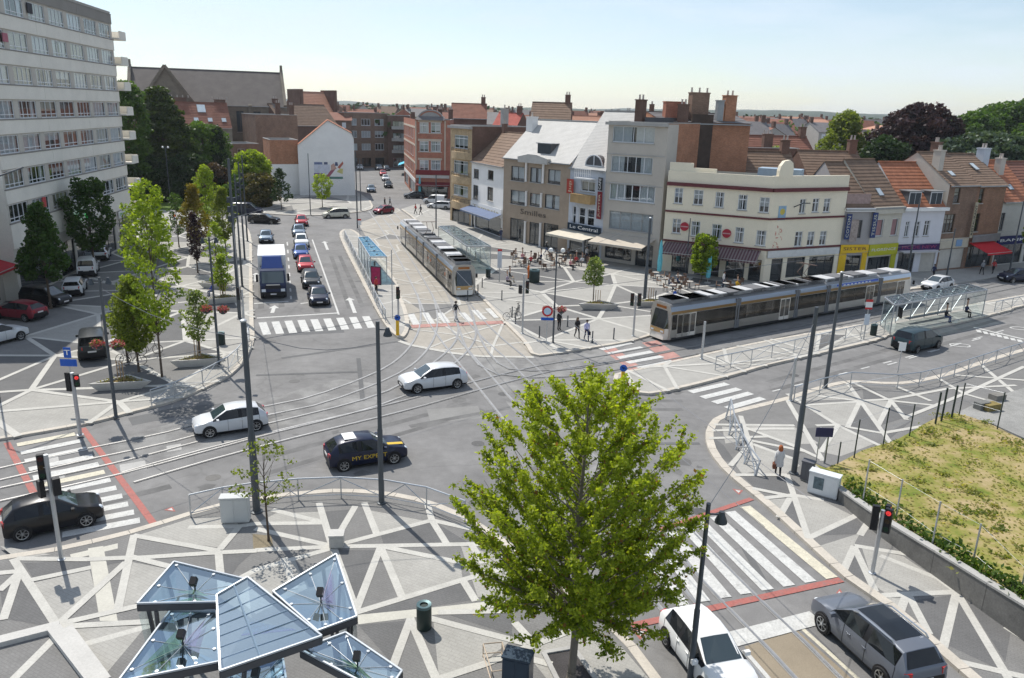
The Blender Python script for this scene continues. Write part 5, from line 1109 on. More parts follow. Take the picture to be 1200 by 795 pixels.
def car(kind, label, paintm, L_=4.2, W_=1.75, H=None, loc=(0, 0, 0), rz=0.0, group=None, detail=True, rails=False, panroof=False, extra=None, glass=None, cat='car', name='car'):
    st, ir, irt, ifr, ic, pill = SHAPES[kind]; H0 = max(s[3] for s in st); H = H or H0; kz = H / H0
    o = thing(name, label, cat, loc, rz, group); hw = W_ / 2; n = len(st); ring = []
    for (x, zb, B, T, w, wt) in st:
        zb, B, T = zb, B * kz, T * kz
        half = [(hw*w*.93, zb), (hw*w*.99, zb+.10), (hw*w, zb*.5+B*.5), (hw*w*.965, B), (hw*wt, B+(T-B)*.88), (hw*wt*.86, B+(T-B)*.975)]
        r = [(x*L_, y, z) for y, z in half] + [(x*L_, 0, T)] + [(x*L_, -y, z) for y, z in half[::-1]]; ring.append(r)
    body = MB(); gw = {}; verts = [v for r in ring for v in r]; K = 13
    body.v = list(verts)
    def addg(key, f): gw.setdefault(key, []).append(f)
    for i in range(n-1):
        for j in range(K-1):
            f = (i*K+j, (i+1)*K+j, (i+1)*K+j+1, i*K+j+1); row = j if j < 6 else 11 - j; side = 'L' if j < 6 else 'R'
            key = None
            if row >= 4 and i == ir: key = 'rear_window'
            elif row >= 4 and i == ifr: key = 'windscreen'
            elif row == 5 and panroof and irt < i < ifr: key = 'glass_roof'
            elif row == 3 and ir < i < ic and i not in pill:
                key = 'side_window' + side + ('r' if i < pill[0] else 'f')
                if kind == 'van' and i < pill[0] : key = None
            if key: addg(key, f)
            body.f.append(f); body.m.append(1 if (row == 0 and detail) or (row == 3 and ir < i < ic and not (kind == 'van' and i < pill[0])) else 0)
    for i in range(n-1): body.f.append((i*K+K-1, (i+1)*K+K-1, (i+1)*K, i*K)); body.m.append(1)
    body.f.append(tuple(range(K-1, -1, -1))); body.m.append(1); body.f.append(tuple((n-1)*K + j for j in range(K))); body.m.append(1)
    bo = body.build('body', [paintm, BLACK], o, True)
    for key, fs in gw.items():                      # each pane sits a few millimetres proud of the body, inset to leave pillars
        g = MB(); vid = sorted({v for f in fs for v in f}); P = [Vector(verts[v]) for v in vid]; c = sum(P, Vector()) / len(P)
        nr = Vector()
        for f in fs:
            a, b, d = (Vector(verts[k]) for k in (f[0], f[1], f[3])); nr += (b-a).cross(d-a)
        nr.normalize()
        if nr.dot(c - Vector((c.x*.3, 0, .7))) < 0: nr = -nr
        sh = .96 if key.startswith('side') else .92
        mp_ = {v: (c + (p - c) * sh + nr * .008) for v, p in zip(vid, P)}
        idx = {v: k for k, v in enumerate(vid)}
        g.add([mp_[v] for v in vid], [tuple(idx[v] for v in f) for f in fs]); nm = 'side_window' if key.startswith('side') else key
        g.build(nm, CGLASSB if nm == 'windscreen' else CGLASS, o, False)
    r = .315 if kind != 'suv' else .36
    xr, xf_ = -L_*.5 + L_*.18, L_*.5 - L_*.195
    for x in (xr, xf_):
        for s in (-1, 1):
            MB().tube((x, s*(hw*.72), r+.01), (x, s*(hw+.006), r+.01), r+.05, n=20).build('wheel_arch', BLACK, o)
            wheel(o, x, s*(hw-.05), r, s)
    zf_ = st[-3][2]*kz
    for s in (-1, 1):
        MB().lathe((0,0,0), [(.02,-.12),(.11,-.07),(.13,0),(.11,.07),(.02,.12)], 10).build('headlight', LAMPW, o, True, mtx=Matrix.Translation((L_*.452, s*hw*.68, zf_*.86)) @ Matrix.Rotation(s*.45, 4, 'Z') @ Matrix.Rotation(math.pi/2, 4, 'X') @ Matrix.Scale(1.3, 4, (1,0,0)))
        MB().box(-.05,.05,-.13,.13,-.11,.11).build('tail_light', LAMPR, o, mtx=Matrix.Translation((-L_*.482, s*hw*.76, st[2][2]*kz*.9)) @ Matrix.Rotation(s*-.35, 4, 'Z'))
        MB().box(-.07,.05,-.10,.10,-.07,.07).build('wing_mirror', paintm, o, mtx=Matrix.Translation((st[ic][0]*L_-.22, s*(hw*1.0+.08), st[ic][2]*kz+.06)))
        if detail:
            for xx in ((-.10, .06) if kind != 'van' else (.02,)): MB().box(xx*L_-.20, xx*L_-.02, s*hw*1.0-.012, s*hw*1.0+.022, .80*kz, .835*kz).build('door_handle', paintm if kind != 'van' else BLACK, o)
            for i in (3, pill[0], ifr):
                j0 = 0 if s > 0 else 12; d_ = 1 if s > 0 else -1; sm = MB(); pts = [Vector(ring[i][j0 + d_*k]) for k in range(4)]
                for a, b in zip(pts, pts[1:]): sm.beam(a + Vector((0, s*.001, 0)), b + Vector((0, s*.001, 0)), .012, .012)
                sm.build('door_seam', BLACK, o)
    MB().box(L_*.492, L_*.502, -.26, .26, .40, .51).build('number_plate', PLATE, o); MB().box(-L_*.503, -L_*.494, -.26, .26, .66*kz, .77*kz).build('number_plate', PLATE, o)
    MB().box(L_*.478, L_*.497, -hw*.45, hw*.45, .52*kz, .60*kz).build('grille', BLACK, o)
    if rails:
        for s in (-1, 1): MB().path([(-.33*L_, s*hw*.72, H*.955), (-.30*L_, s*hw*.72, H+.01), (.02*L_, s*hw*.73, H), (.07*L_, s*hw*.72, H*.945)], .028, 6).build('roof_rail', CHROME, o)
    if extra: extra(o, L_, hw)
    return o
def place(rear, front, wb=2.6, side=1, W_=1.75):
    """from the near-side rear and front wheel contacts: centre of the car and heading; side=+1 when the near wheels are its left"""
    a, b = at(*rear), at(*front); d = (b - a); d.z = 0; d.normalize(); n_ = Vector((-d.y, d.x, 0)); c = (a + b) / 2 - n_ * side * (W_/2 - .08)
    return (c.x, c.y, 0), math.atan2(d.y, d.x)
def lettered(o, L_, hw):
    YL = mat('vinyl yellow', (.62, .42, .04), .5, var=0)
    for s in (-1, 1):
        m = Matrix.Translation((-.02, s*(hw+.004), .60)) @ (Matrix.Rotation(math.pi, 4, 'Z') if s > 0 else Matrix.Identity(4)) @ FACE
        lettering('MY EXPERT', .30, YL, o, m, 1.75)
    MB().box(-1.15, -.55, -.42, .42, 1.478, 1.492).build('roof_decal', WHITE, o)
    MB().box(.95, 1.75, -.55, -.28, .985, .999).build('bonnet_decal', YL, o, mtx=Matrix.Rotation(.09, 4, 'Y') @ Matrix.Translation((-.05, 0, .055)))
SILV, WHT, BLK = paint('silver', (.62,.63,.64), .1), paint('white', (.80,.80,.79), 0), paint('black', (.006,.006,.008), 0)
GRY, DGRY, REDC, NAVY, BLU = paint('graphite', (.15,.165,.195), .25), paint('dark grey', (.02,.024,.028), .1), paint('red', (.40,.03,.04)), paint('navy', (.008,.012,.035), .1), paint('blue', (.03,.08,.28))
CREAM, STEELB, DRED = paint('cream', (.62,.60,.50), .1), paint('steel blue', (.14,.19,.25), .4), paint('dark red', (.22,.02,.035))
l, a = place((534.5,455), (488.5,461), side=1); car('hatch', 'silver hatchback crossing the junction beside the tram rails', SILV, 4.3, 1.78, 1.49, l, a)
l, a = place((404,552), (462.5,543), side=-1); car('hatch', 'dark blue hatchback with yellow lettering and a pale roof sticker', NAVY, 4.03, 1.75, 1.48, l, a, extra=lettered)
l, a = place((302,505), (243.5,514), side=1); car('hatch', 'silver small hatchback behind the tall post by the left square', SILV, 3.85, 1.66, 1.44, l, a)
l, a = place((28,634), (103.5,617), side=-1); car('hatch', 'black hatchback standing on the left zebra crossing', BLK, 3.68, 1.66, 1.46, l, a)
_dir = (at(985,795) - at(832,638)).normalized(); ca = math.atan2(_dir.y, _dir.x)
_p = at(781,757); _n = Vector((-_dir.y, _dir.x, 0)); _c = _p + _dir * 1.25 + _n * .80
car('hatch', 'white hatchback driving past the tree towards the tan lane', WHT, 4.0, 1.70, 1.43, (_c.x, _c.y, 0), ca)
l, a = place((1028,801), (966,743), side=1, W_=1.85); car('suv', 'graphite crossover with glass roof and chrome roof rails', GRY, 4.55, 1.83, 1.64, l, a, rails=True, panroof=True)
l, a = place((1074,414), (1098,408), side=-1, W_=1.85); car('mpv', 'dark teal people carrier driving away past the glass shelter', paint('dark teal', (.018,.04,.048), .1), 4.7, 1.85, 1.72, l, a)
l, a = place((1092,343), (1119,338), side=-1); car('hatch', 'silver car parked behind the glass shelter on the shop side', SILV, 4.1, 1.72, 1.46, l, a + math.pi)
l, a = place((1213,331), (1180,332), side=1); car('hatch', 'dark blue car parked near the navy fascia at the picture edge', NAVY, 4.1, 1.74, 1.5, l, a)
# queue beside the island, all facing the zebra crossing
qa = at(375,361); qb = at(352,250); qd = (qa - at(349,262)).normalized(); qang = math.atan2(qd.y, qd.x); QG = 'cars queueing at the stop line'
for px, kind, pm, lab in (((375,360),'sedan',NAVY,'dark blue saloon first in the queue at the stop line'), ((366,339.5),'estate',DGRY,'dark grey estate second in the queue, behind the blue saloon'), ((359,320),'hatch',REDC,'red hatchback in the queue, behind the dark grey estate'),
                          ((353.5,304.5),'hatch',BLU,'bright blue hatchback in the queue, behind the red one'), ((354,291),'hatch',WHT,'white hatchback in the queue, behind the bright blue one'), ((351,278.5),'hatch',STEELB,'steel blue hatchback in the queue, behind the white one'), ((354,266),'hatch',REDC,'red car last in the queue beside the island')):
    p = at(*px) - qd * 2.0; car(kind, lab, pm, 4.2, 1.74, None, (p.x, p.y, 0), qang, QG)
p = at(312,283); car('hatch', 'blue grey hatchback waiting right behind the lorry', STEELB, 4.1, 1.74, 1.46, (p.x, p.y, 0), qang)
def two(a, b, kind, lab, pm, L_=4.3, W_=1.75, H=None, side=1, group=None, **k):
    l, an = place(a, b, side=side, W_=W_); return car(kind, lab, pm, L_, W_, H, l, an, group, **k)
two((294,262), (321,263), 'estate', 'black estate car turning right beyond the lorry', BLK, 4.6, 1.78, 1.46, -1)
two((276,252), (300,252.5), 'van', 'dark navy van behind the black estate', NAVY, 4.9, 1.9, 1.95, -1, cat='van', name='van')
two((406,256), (383,256.5), 'mpv', 'cream people carrier driving left along the far kerb', CREAM, 4.3, 1.76, 1.62, 1)
two((462,250), (444,252), 'hatch', 'red small car by the far end of the first tram', DRED, 3.7, 1.68, 1.42, 1)
two((517,240), (499,239), 'van', 'white van parked before the red brick corner house', WHT, 4.3, 1.8, 1.75, 1, cat='van', name='van')
two((523,246), (504,245), 'estate', 'pale silver estate parked behind the end of the tram', SILV, 4.4, 1.75, 1.45, 1)
two((491,233), (480,233), 'hatch', 'dark car parked under the blue parasol of the red brick house', DGRY, 4.0, 1.7, 1.45, 1)
sd_ = (at(436,226) - at(428,196)).normalized(); sa = math.atan2(sd_.y, sd_.x)
for px, kind, pm, lab in (((435,225),'hatch',STEELB,'pale blue grey car coming out of the side street'), ((455,220),'estate',BLK,'black estate parked first in the side street row'), ((452,212),'hatch',SILV,'silver car parked second in the side street row'), ((449,206),'hatch',REDC,'red car parked third in the side street row'),
                          ((444,199.5),'mpv',GRY,'grey people carrier parked fourth in the side street row'), ((453,200),'hatch',NAVY,'navy car parked by the blue awning'), ((427,192),'hatch',REDC,'red car at the far end of the side street'), ((422,199),'hatch',SILV,'silver car half hidden behind the white gable'), ((430,189),'hatch',WHT,'white car at the far end of the side street')):
    p = at(*px); car(kind, lab, pm, 4.1, 1.74, None, (p.x, p.y, 0), sa + (0.1 if kind == 'mpv' else 0), 'cars parked in the side street', detail=False)
# parked before the tower, noses to the block
def parked(px, kind, pm, lab, dirpx, L_=4.2, **k):
    p = at(*px, KH); q = at(*dirpx, KH); d = q - p; car(kind, lab, pm, L_, 1.74, None, (p.x, p.y, KH + .02), math.atan2(d.y, d.x), 'cars parked before the apartment block', **k)
parked((24,373), 'hatch', DRED, 'dark red hatchback parked before the apartment block', (-40,366))
parked((55,357), 'mpv', BLK, 'black people carrier parked beside the dark red hatchback', (85,360))
parked((88,343), 'estate', SILV, 'silver estate parked behind the white van', (97,326))
parked((104,321), 'van', WHT, 'white panel van with rear windows parked before the pharmacy', (111,305), 4.3, cat='van', name='van')
parked((119,303), 'hatch', SILV, 'silver hatchback parked just past the white van', (124,292))
parked((127,290), 'hatch', REDC, 'red hatchback parked past the silver one', (131,281))
parked((-4,402), 'hatch', SILV, 'silver car cut by the picture edge before the apartment block', (20,396))
parked((110,414), 'van', DGRY, 'dark grey people van parked by the flower baskets', (111,392), 4.4, cat='van', name='van')
parked((152,252), 'hatch', DGRY, 'dark car parked by the balconies at the far end of the block', (156,246))
parked((92,296), 'mpv', SILV, 'pale car in the shade under the pharmacy cross', (102,285))
# rear panes of the two vans that show them
# ---------------------------------------------------------------- lorry
def lorry(loc, rz):
    o = thing('lorry', 'box lorry with dark blue cab, wind deflector and white cargo box', 'lorry', loc, rz)
    CB = paint('lorry blue', (.02,.05,.20)); DB = paint('lorry navy', (.015,.025,.07))
    cb = MB(); P = [(-1.0,.55),(.95,.55),(1.0,1.3),(.93,1.45),(.72,2.62),(.45,2.78),(-1.0,2.78)]
    w = 1.15
    cb.add([(x, s*w*(1 if z < 1.5 else .95), z) for s in (1, -1) for x, z in P], [(0,1,2,3,4,5,6), (13,12,11,10,9,8,7)] + [(k, k+7, (k+1) % 7+7, (k+1) % 7) for k in range(7)])
    c = cb.build('cab', DB, o, mtx=Matrix.Translation((2.9, 0, 0)))
    MB().add([(3.836,-.98,1.52),(3.836,.98,1.52),(3.655,.95,2.55),(3.655,-.95,2.55)], [(0,1,2,3)]).build('windscreen', CGLASSB, o)
    for s in (-1, 1):
        MB().box(2.55, 3.45, s*1.10-.012, s*1.10+.012, 1.6, 2.45).build('side_window', CGLASS, o)
        MB().box(3.45, 3.60, s*1.38-.10, s*1.38+.10, 1.6, 2.3).build('wing_mirror', BLACK, o)
        MB().box(3.86, 3.92, s*.85-.18, s*.85+.18, .72, .98).build('headlight', LAMPW, o)
    MB().box(3.90, 3.94, -.7, .7, 1.0, 1.3).build('grille', BLACK, o); MB().box(3.86, 3.99, -1.15, 1.15, .42, .68).build('bumper', BLACK, o); MB().box(3.99, 4.0, -.26, .26, .45, .57).build('number_plate', PLATE, o)
    MB().box(3.93, 3.945, -.6, .6, 1.32, 1.42).build('badge_strip', CHROME, o)
    d = MB(); d.add([(2.0,-.95,2.79),(2.0,.95,2.79),(3.3,.95,2.79),(3.3,-.95,2.79),(2.0,-.85,3.75),(2.0,.85,3.75),(2.35,.80,3.72),(2.35,-.80,3.72)], [(3,2,1,0),(4,5,6,7),(2,3,7,6),(0,1,5,4),(1,2,6,5),(3,0,4,7)]); d.build('wind_deflector', CB, o)
    bx = MB().box(-4.2, 1.85, -1.25, 1.25, 1.05, 3.75); b = bx.build('cargo_box', mat('box white', (.80,.80,.79), .5, var=.03), o)
    MB().box(-4.2, 1.9, -.45, .45, .6, 1.045).build('chassis', BLACK, o)
    for x in (3.0, -2.3):
        for s in (-1, 1): wheel(o, x, s*1.02, .48, s, .28)
    return o
p = at(321,351); lorry((p.x - qd.x*3.9, p.y - qd.y*3.9, 0), qang)
# ---------------------------------------------------------------- trams
TS = mat('tram silver', (.72,.675,.60), .38, .08, var=.03, spec=.5, coat=.3); TG = mat('tram bronze', (.50,.31,.12), .4, .08, var=.04, coat=.3); TBL = mat('tram roof edge', (.56,.63,.72), .35, .1, var=.03, coat=.3)
TROOF = mat('tram roof grey', (.34,.34,.345), .7, var=.12); TGLASS = mat('tram glass', (.022,.024,.026), .05, spec=.7, var=0, coat=.5); BELLOW = mat('tram gangway', (.15,.155,.165), .8, var=.1)
def tram(label, loc, rz, splits, ads=None):
    """x forward, nose at 0; splits = running distance of the gangways from the nose"""
    o = thing('tram', label, 'tram', loc, rz); Ltot = splits[-1]
    prof = [(1.08,.22),(1.15,.45),(1.15,1.02),(1.15,2.30),(1.14,2.52),(1.02,2.88),(.78,3.06),(0,3.10)]; rowm = [0,0,0,1,2,3,3]
    full = prof + [(-y, z) for y, z in prof[-2::-1]]; rows = rowm + rowm[::-1]; K = len(full)
    def body(x0, x1, nose=None):
        mb = MB(); xs = [x0, x1]
        st = []
        if nose == 'front': st = [(x1,1,1,0),(-1.9,1,1,0),(-.9,.97,1,0),(-.35,.88,.99,0),(0,.70,.97,0)]
        elif nose == 'rear': st = [(x0,1,1,0),(-Ltot+1.9,1,1,0),(-Ltot+.9,.97,1,0),(-Ltot+.35,.88,.99,0),(-Ltot,.70,.97,0)]
        else: st = [(x0,1,1,0),(x1,1,1,0)]
        for (x, ky, kz, _) in st:
            for y, z in full:
                sl = 0
                if nose and ky < 1:                      # the windscreen leans back
                    sl = (z - 1.0) * .30 * (1 - ky) / .3 if z > 1.0 else -(1.0 - z) * .10 * (1 - ky) / .3
                mb.v.append((x - (sl if nose == 'front' else -sl), y * ky, z * kz))
        for i in range(len(st)-1):
            for j in range(K-1): mb.f.append((i*K+j, (i+1)*K+j, (i+1)*K+j+1, i*K+j+1)); mb.m.append(rows[j] if not (nose and i >= 2 and rows[j] == 1) else 0)
            mb.f.append((i*K+K-1, (i+1)*K+K-1, (i+1)*K, i*K)); mb.m.append(4)
        mb.f.append(tuple(range(K-1,-1,-1))); mb.m.append(0 if not nose else 0); mb.f.append(tuple((len(st)-1)*K+j for j in range(K))); mb.m.append(0)
        return mb.build('car_section', [TS, TG, TBL, TROOF, BLACK], o, True)
    prev = 0.0; ns = len(splits)
    for k, s in enumerate(splits):
        nose = 'front' if k == 0 else 'rear' if k == ns - 1 else None
        a, b = -prev - (.28 if k else 0), -s + (.28 if k < ns-1 else 0); sec = body(a, b, nose)
        # windows and doors on both sides
        xa, xb = (a if k else -1.5), (b if k < ns-1 else -Ltot + 1.5); ln = xa - xb
        if k in (0, 2, 4): doors = [xa - .85] if k == 0 else [] if k == 2 else [xb + .85]
        else: doors = [xa - 1.3, xb + 1.3]
        for sgn in (-1, 1):
            cuts = [xa - .12]
            for dx in doors: cuts += [dx + .68, dx - .68]
            cuts.append(xb + .12)
            for q in range(0, len(cuts), 2):
                w0, w1 = cuts[q], cuts[q+1]
                if w0 - w1 < .4: continue
                nw = max(1, round((w0 - w1) / 1.7))
                for e in range(nw):
                    e0, e1 = w0 - (w0-w1)*e/nw - .02, w0 - (w0-w1)*(e+1)/nw + .02
                    MB().box(e1, e0, sgn*1.155-.012, sgn*1.155+.012, 1.06, 2.26).build('window', TGLASS, sec)
            for dx in doors:
                d = MB(); d.box(dx-.64, dx+.64, sgn*1.16-.012, sgn*1.16+.012, .38, 2.28); dd = d.build('door', TS, sec)
                for h in (-1, 1): MB().box(dx+h*.31-.25, dx+h*.31+.25, sgn*1.175-.006, sgn*1.175+.006, .70, 2.2).build('door_window', TGLASS, sec)
                MB().box(dx-.01, dx+.01, sgn*1.178-.008, sgn*1.178+.008, .38, 2.28).build('door_seam', BLACK, sec)
            MB().box(xb+.2, xa-.2, sgn*1.152-.01, sgn*1.152+.01, .235, .40).build('skirt', mat('tram skirt', (.10,.10,.105), .7), sec)
        if k < ns-1: 
            g = MB()
            for r_ in range(4): w_ = 1.185 if r_ % 2 else 1.165; x = -s - .28 + .14*r_; g.box(x, x+.14, -w_, w_, .35, 2.86 if r_ % 2 else 2.84)
            g.build('gangway', BELLOW, o)
        x = xa - .3; q = 0
        while x > xb + 1.1:                              # equipment on the roof
            u = rnd.uniform(1.2, 2.0); u = min(u, x - xb - .2)
            MB().box(x-u, x, -.78, .78, 3.085, 3.085 + rnd.choice((.22,.3,.16))).build('roof_unit', mat('roof unit light', (.50,.50,.50), .6, var=.1) if q % 2 == 0 else mat('roof unit dark', (.15,.15,.155), .8), sec)
            x -= u + rnd.uniform(.1, .5); q += 1
    for e, sg in ((0, 1), (-Ltot, -1)):
        x = e
        ws = MB(); ws.add([(x+sg*.03,-.76,1.12),(x+sg*.03,.76,1.12),(x-sg*.30,.70,2.62),(x-sg*.30,-.70,2.62)], [(0,1,2,3) if sg > 0 else (3,2,1,0)]); w = ws.build('windscreen', TGLASS, o)
        for s in (-1, 1):
            MB().add([(x+sg*.02,s*.78,1.12),(x-sg*.42,s*1.035,1.12),(x-sg*.72,s*.99,2.6),(x-sg*.33,s*.72,2.6)], [(0,1,2,3),(3,2,1,0)]).build('corner_window', TGLASS, o)
            MB().box(x+sg*.0-.06, x+sg*.0+.06, s*.55-.16, s*.55+.16, .78, .92).build('headlight', LAMPW if sg > 0 else LAMPR, o)
            MB().box(x-sg*.5-.05, x-sg*.5+.05, s*1.32-.09, s*1.32+.09, 1.75, 2.15).build('wing_mirror', BLACK, o)
        MB().add([(x+sg*.045,-.80,.72),(x+sg*.045,.80,.72),(x+sg*.04,.78,1.08),(x+sg*.04,-.78,1.08)], [(0,1,2,3) if sg > 0 else (3,2,1,0)]).build('front_panel', TG, o)
        MB().box(min(x-sg*.32, x-sg*.26), max(x-sg*.32, x-sg*.26), -.55, .55, 2.66, 2.86).build('destination_board', mat('led board', (.20,.07,.01), .4, emit=.25, var=0), o)
    pz = MB(); px = -Ltot*.52
    pz.path([(px-.6,-.4,3.35),(px+.5,-.35,4.05),(px-.3,-.3,4.75)], .03, 5); pz.path([(px-.6,.4,3.35),(px+.5,.35,4.05),(px-.3,.3,4.75)], .03, 5); pz.beam((px-.3,-.85,4.78),(px-.3,.85,4.78),.1,.06); pz.beam((px-.55,-.85,4.76),(px-.55,.85,4.76),.08,.05); pz.beam((px-.6,-.5,3.3),(px-.6,.5,3.3),.1,.25)
    pz.build('pantograph', mat('pantograph', (.16,.11,.09), .6, .4), o)
    if ads: ads(o)
    return o
ra_, rb_ = at(787,402), at(1066,353); td = (ra_ - rb_).normalized(); tl = (ra_ - rb_).length
fr = [at(x, 402 + (353-402)*(x-787)/(1066-787)) for x in (862, 931, 967, 1028)]
sp = [(ra_ - f).length + .55 for f in fr] + [tl + .9]
nrm = Vector((-td.y, td.x, 0)); cen = ra_ + td * .55 - nrm * 1.15
def ad1(o):
    MB().box(-sp[3]+.5, -sp[2]-1.2, 1.085, 1.105, 2.56, 2.80).build('advert_strip', mat('advert blue', (.05,.12,.55), .4), o)
    MB().box(-sp[3]+.5, -sp[2]-1.2, -1.105, -1.085, 2.56, 2.80).build('advert_strip', mat('advert blue', (.05,.12,.55)), o)
    for s in (-1, 1): MB().tube((-2.1, s*1.15, .85), (-2.1, s*1.165, .85), .22, n=16).build('badge', mat('badge blue', (.06,.16,.55), .4), o)
    for k in range(9): MB().box(-sp[2]-1.9-k*.55, -sp[2]-1.6-k*.55, 1.105, 1.112, 2.62, 2.72).build('advert_mark', WHITE, o)
tram('silver and bronze tram with a blue roof advert beside the glass shelter', (cen.x, cen.y, .0), math.atan2(td.y, td.x), sp, ad1)
fa, fb = at(529,347.5), at(464,280); t2 = (fa - fb).normalized(); n2 = Vector((-t2.y, t2.x, 0)); c2 = fa + t2 * .5 + n2 * 1.15
def ad2(o):
    for x in (-3.4, -10.8, -12.2, -19.5): MB().tube((x, -1.15, 1.62), (x, -1.178, 1.62), .17, n=14).build('badge', mat('badge orange', (.5,.12,.02), .4), o)
k2 = (fa - fb).length / tl
tram('silver tram standing at the glass shelter of the cafe square', (c2.x, c2.y, .0), math.atan2(t2.y, t2.x), [s*1.0 for s in sp], ad2)
# ================================================================ trees and planting
BARK = mat('bark', (.10, .075, .055), .95, var=.3, scale=4, bump=.6, bscale=18)
BARKG = mat('grey bark', (.19, .165, .135), .95, var=.25, scale=4, bump=.5, bscale=18)
LF_MAPLE = leafmat('maple leaf', (.115, .175, .013), (.40, .45, .045), .54)
LF_BRIGHT = leafmat('bright leaf', (.12, .185, .015), (.33, .40, .05), .5)
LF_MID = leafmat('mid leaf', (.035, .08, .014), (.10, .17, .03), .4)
LF_DARK = leafmat('dark leaf', (.012, .030, .008), (.040, .075, .018), .25)
LF_CEDAR = leafmat('cedar needle', (.016, .036, .010), (.085, .12, .016), .25)
LF_BLUEC = leafmat('blue cedar needle', (.040, .070, .042), (.11, .15, .10), .25)
LF_PURP = leafmat('copper leaf', (.020, .010, .014), (.060, .028, .036), .25)
LF_OCHRE = leafmat('ochre leaf', (.13, .105, .015), (.26, .20, .035), .45)
LF_PALE = leafmat('pale leaf', (.12, .16, .05), (.26, .32, .12), .45)
LF_YG = leafmat('yellow green leaf', (.10, .135, .018), (.24, .28, .05), .45)
def leafcloud(name, P, size, m, parent, seed, tintb=None, flat=.0, lay=0.0):
    """one small folded-free leaf face at every point of P"""
    r = np.random.default_rng(seed); n = len(P); P = np.asarray(P, float)
    a = r.normal(size=(n, 3)); a /= np.linalg.norm(a, axis=1)[:, None] + 1e-9
    if flat: a[:, 2] *= (1 - flat); a /= np.linalg.norm(a, axis=1)[:, None] + 1e-9
    b = r.normal(size=(n, 3)); b[:, 2] *= 1 - lay; b -= a * (a * b).sum(1)[:, None]; b /= np.linalg.norm(b, axis=1)[:, None] + 1e-9
    s = size * r.uniform(.6, 1.3, n)[:, None]; a *= s; b *= s * .62
    V = np.stack([P - a, P - a * .1 - b, P + a, P - a * .1 + b], 1).reshape(-1, 3)
    me = bpy.data.meshes.new(name); me.vertices.add(4 * n); me.vertices.foreach_set('co', V.astype(np.float32).ravel())
    me.loops.add(4 * n); me.loops.foreach_set('vertex_index', np.arange(4 * n, dtype=np.int32))
    me.polygons.add(n); me.polygons.foreach_set('loop_start', np.arange(0, 4 * n, 4, dtype=np.int32))
    try: me.polygons.foreach_set('loop_total', np.full(n, 4, dtype=np.int32))
    except Exception: pass
    at_ = me.attributes.new('tint', 'FLOAT', 'POINT'); t = np.clip(r.normal(.45, .22, n) + (0 if tintb is None else np.asarray(tintb)), 0, 1)
    at_.data.foreach_set('value', np.repeat(t, 4).astype(np.float32)); me.materials.append(m); me.update(calc_edges=True); me.validate()
    return link(name, me, parent)
def tree(label, loc, h, th, rad, m, seed, n_clump=40, per=120, leaf=.12, clump=.55, trunk=.12, prof=None, name='tree', bark=None, group=None, limbs=10, squash=.8, tint=0.0, shape='oval', lean=0.0, shell=.55):
    """h overall height, th clear trunk, rad crown half-width; prof(t) gives the crown width along its height"""
    r = np.random.default_rng(seed); o = thing(name, label, 'tree', loc, 0, group)
    prof = prof or {'oval': lambda t: math.sqrt(max(0, 1 - (2*t - 1) ** 2)) ** .8, 'column': lambda t: min(1, t * 5) * min(1, (1 - t) * 1.8 + .12), 'cone': lambda t: (1 - t) ** .8 * min(1, t * 8 + .3), 'round': lambda t: math.sqrt(max(0, 1 - (2*t - 1) ** 2)), 'broad': lambda t: min(1, t * 3 + .35) * math.sqrt(max(0, 1 - t ** 2.6))}[shape]
    C = []
    for k in range(n_clump):
        t = (k + r.uniform(.1, .9)) / n_clump; a = k * 2.399 + r.uniform(-.5, .5); rr = rad * prof(t) * math.sqrt(r.uniform(shell ** 2, 1)) * r.uniform(.82, 1.12)
        C.append((math.cos(a) * rr + lean * t, math.sin(a) * rr, th + (h - th) * t))
    C = np.array(C); tr = MB(); top = th + (h - th) * .82
    pts = [(0, 0, -.1), (r.uniform(-.04, .04), r.uniform(-.04, .04), th), (r.uniform(-.1, .1) + lean * .3, r.uniform(-.1, .1), th + (h - th) * .4), (lean * .7, 0, top)]
    rads = [trunk * 1.15, trunk * .85, trunk * .55, trunk * .15]
    for i in range(3): tr.tube(pts[i], pts[i+1], rads[i], rads[i+1], 8)
    tr.lathe((0, 0, -.05), [(trunk * 1.7, 0), (trunk * 1.3, .12), (trunk * 1.1, .3)], 8)
    sel = r.choice(len(C), min(limbs, len(C)), replace=False)
    for k in sel:
        c = C[k]; z0 = max(th * .85, c[2] - (h - th) * .28 - .3); f = min(1, max(0, (z0 - th) / max(.1, top - th)))
        b0 = Vector((lean * f * .7, 0, z0)); e = Vector(c); mid = b0.lerp(e, .5) + Vector((0, 0, -.05 * (e - b0).length)); q = max(.012, trunk * .38 * (1 - f * .6))
        tr.tube(b0, mid, q, q * .65, 6); tr.tube(mid, e, q * .65, q * .2, 5)
    tr.build('trunk', bark or BARK, o, True)
    L_ = []; T = []
    for c in C:
        cr = clump * r.uniform(.65, 1.3); n = int(per * (cr / clump) ** 2); d = r.normal(size=(n, 3)); d /= np.linalg.norm(d, axis=1)[:, None]
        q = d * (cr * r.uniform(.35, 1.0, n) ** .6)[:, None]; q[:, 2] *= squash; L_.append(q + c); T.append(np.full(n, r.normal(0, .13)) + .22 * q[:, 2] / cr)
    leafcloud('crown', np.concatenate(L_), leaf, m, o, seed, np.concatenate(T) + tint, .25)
    return o
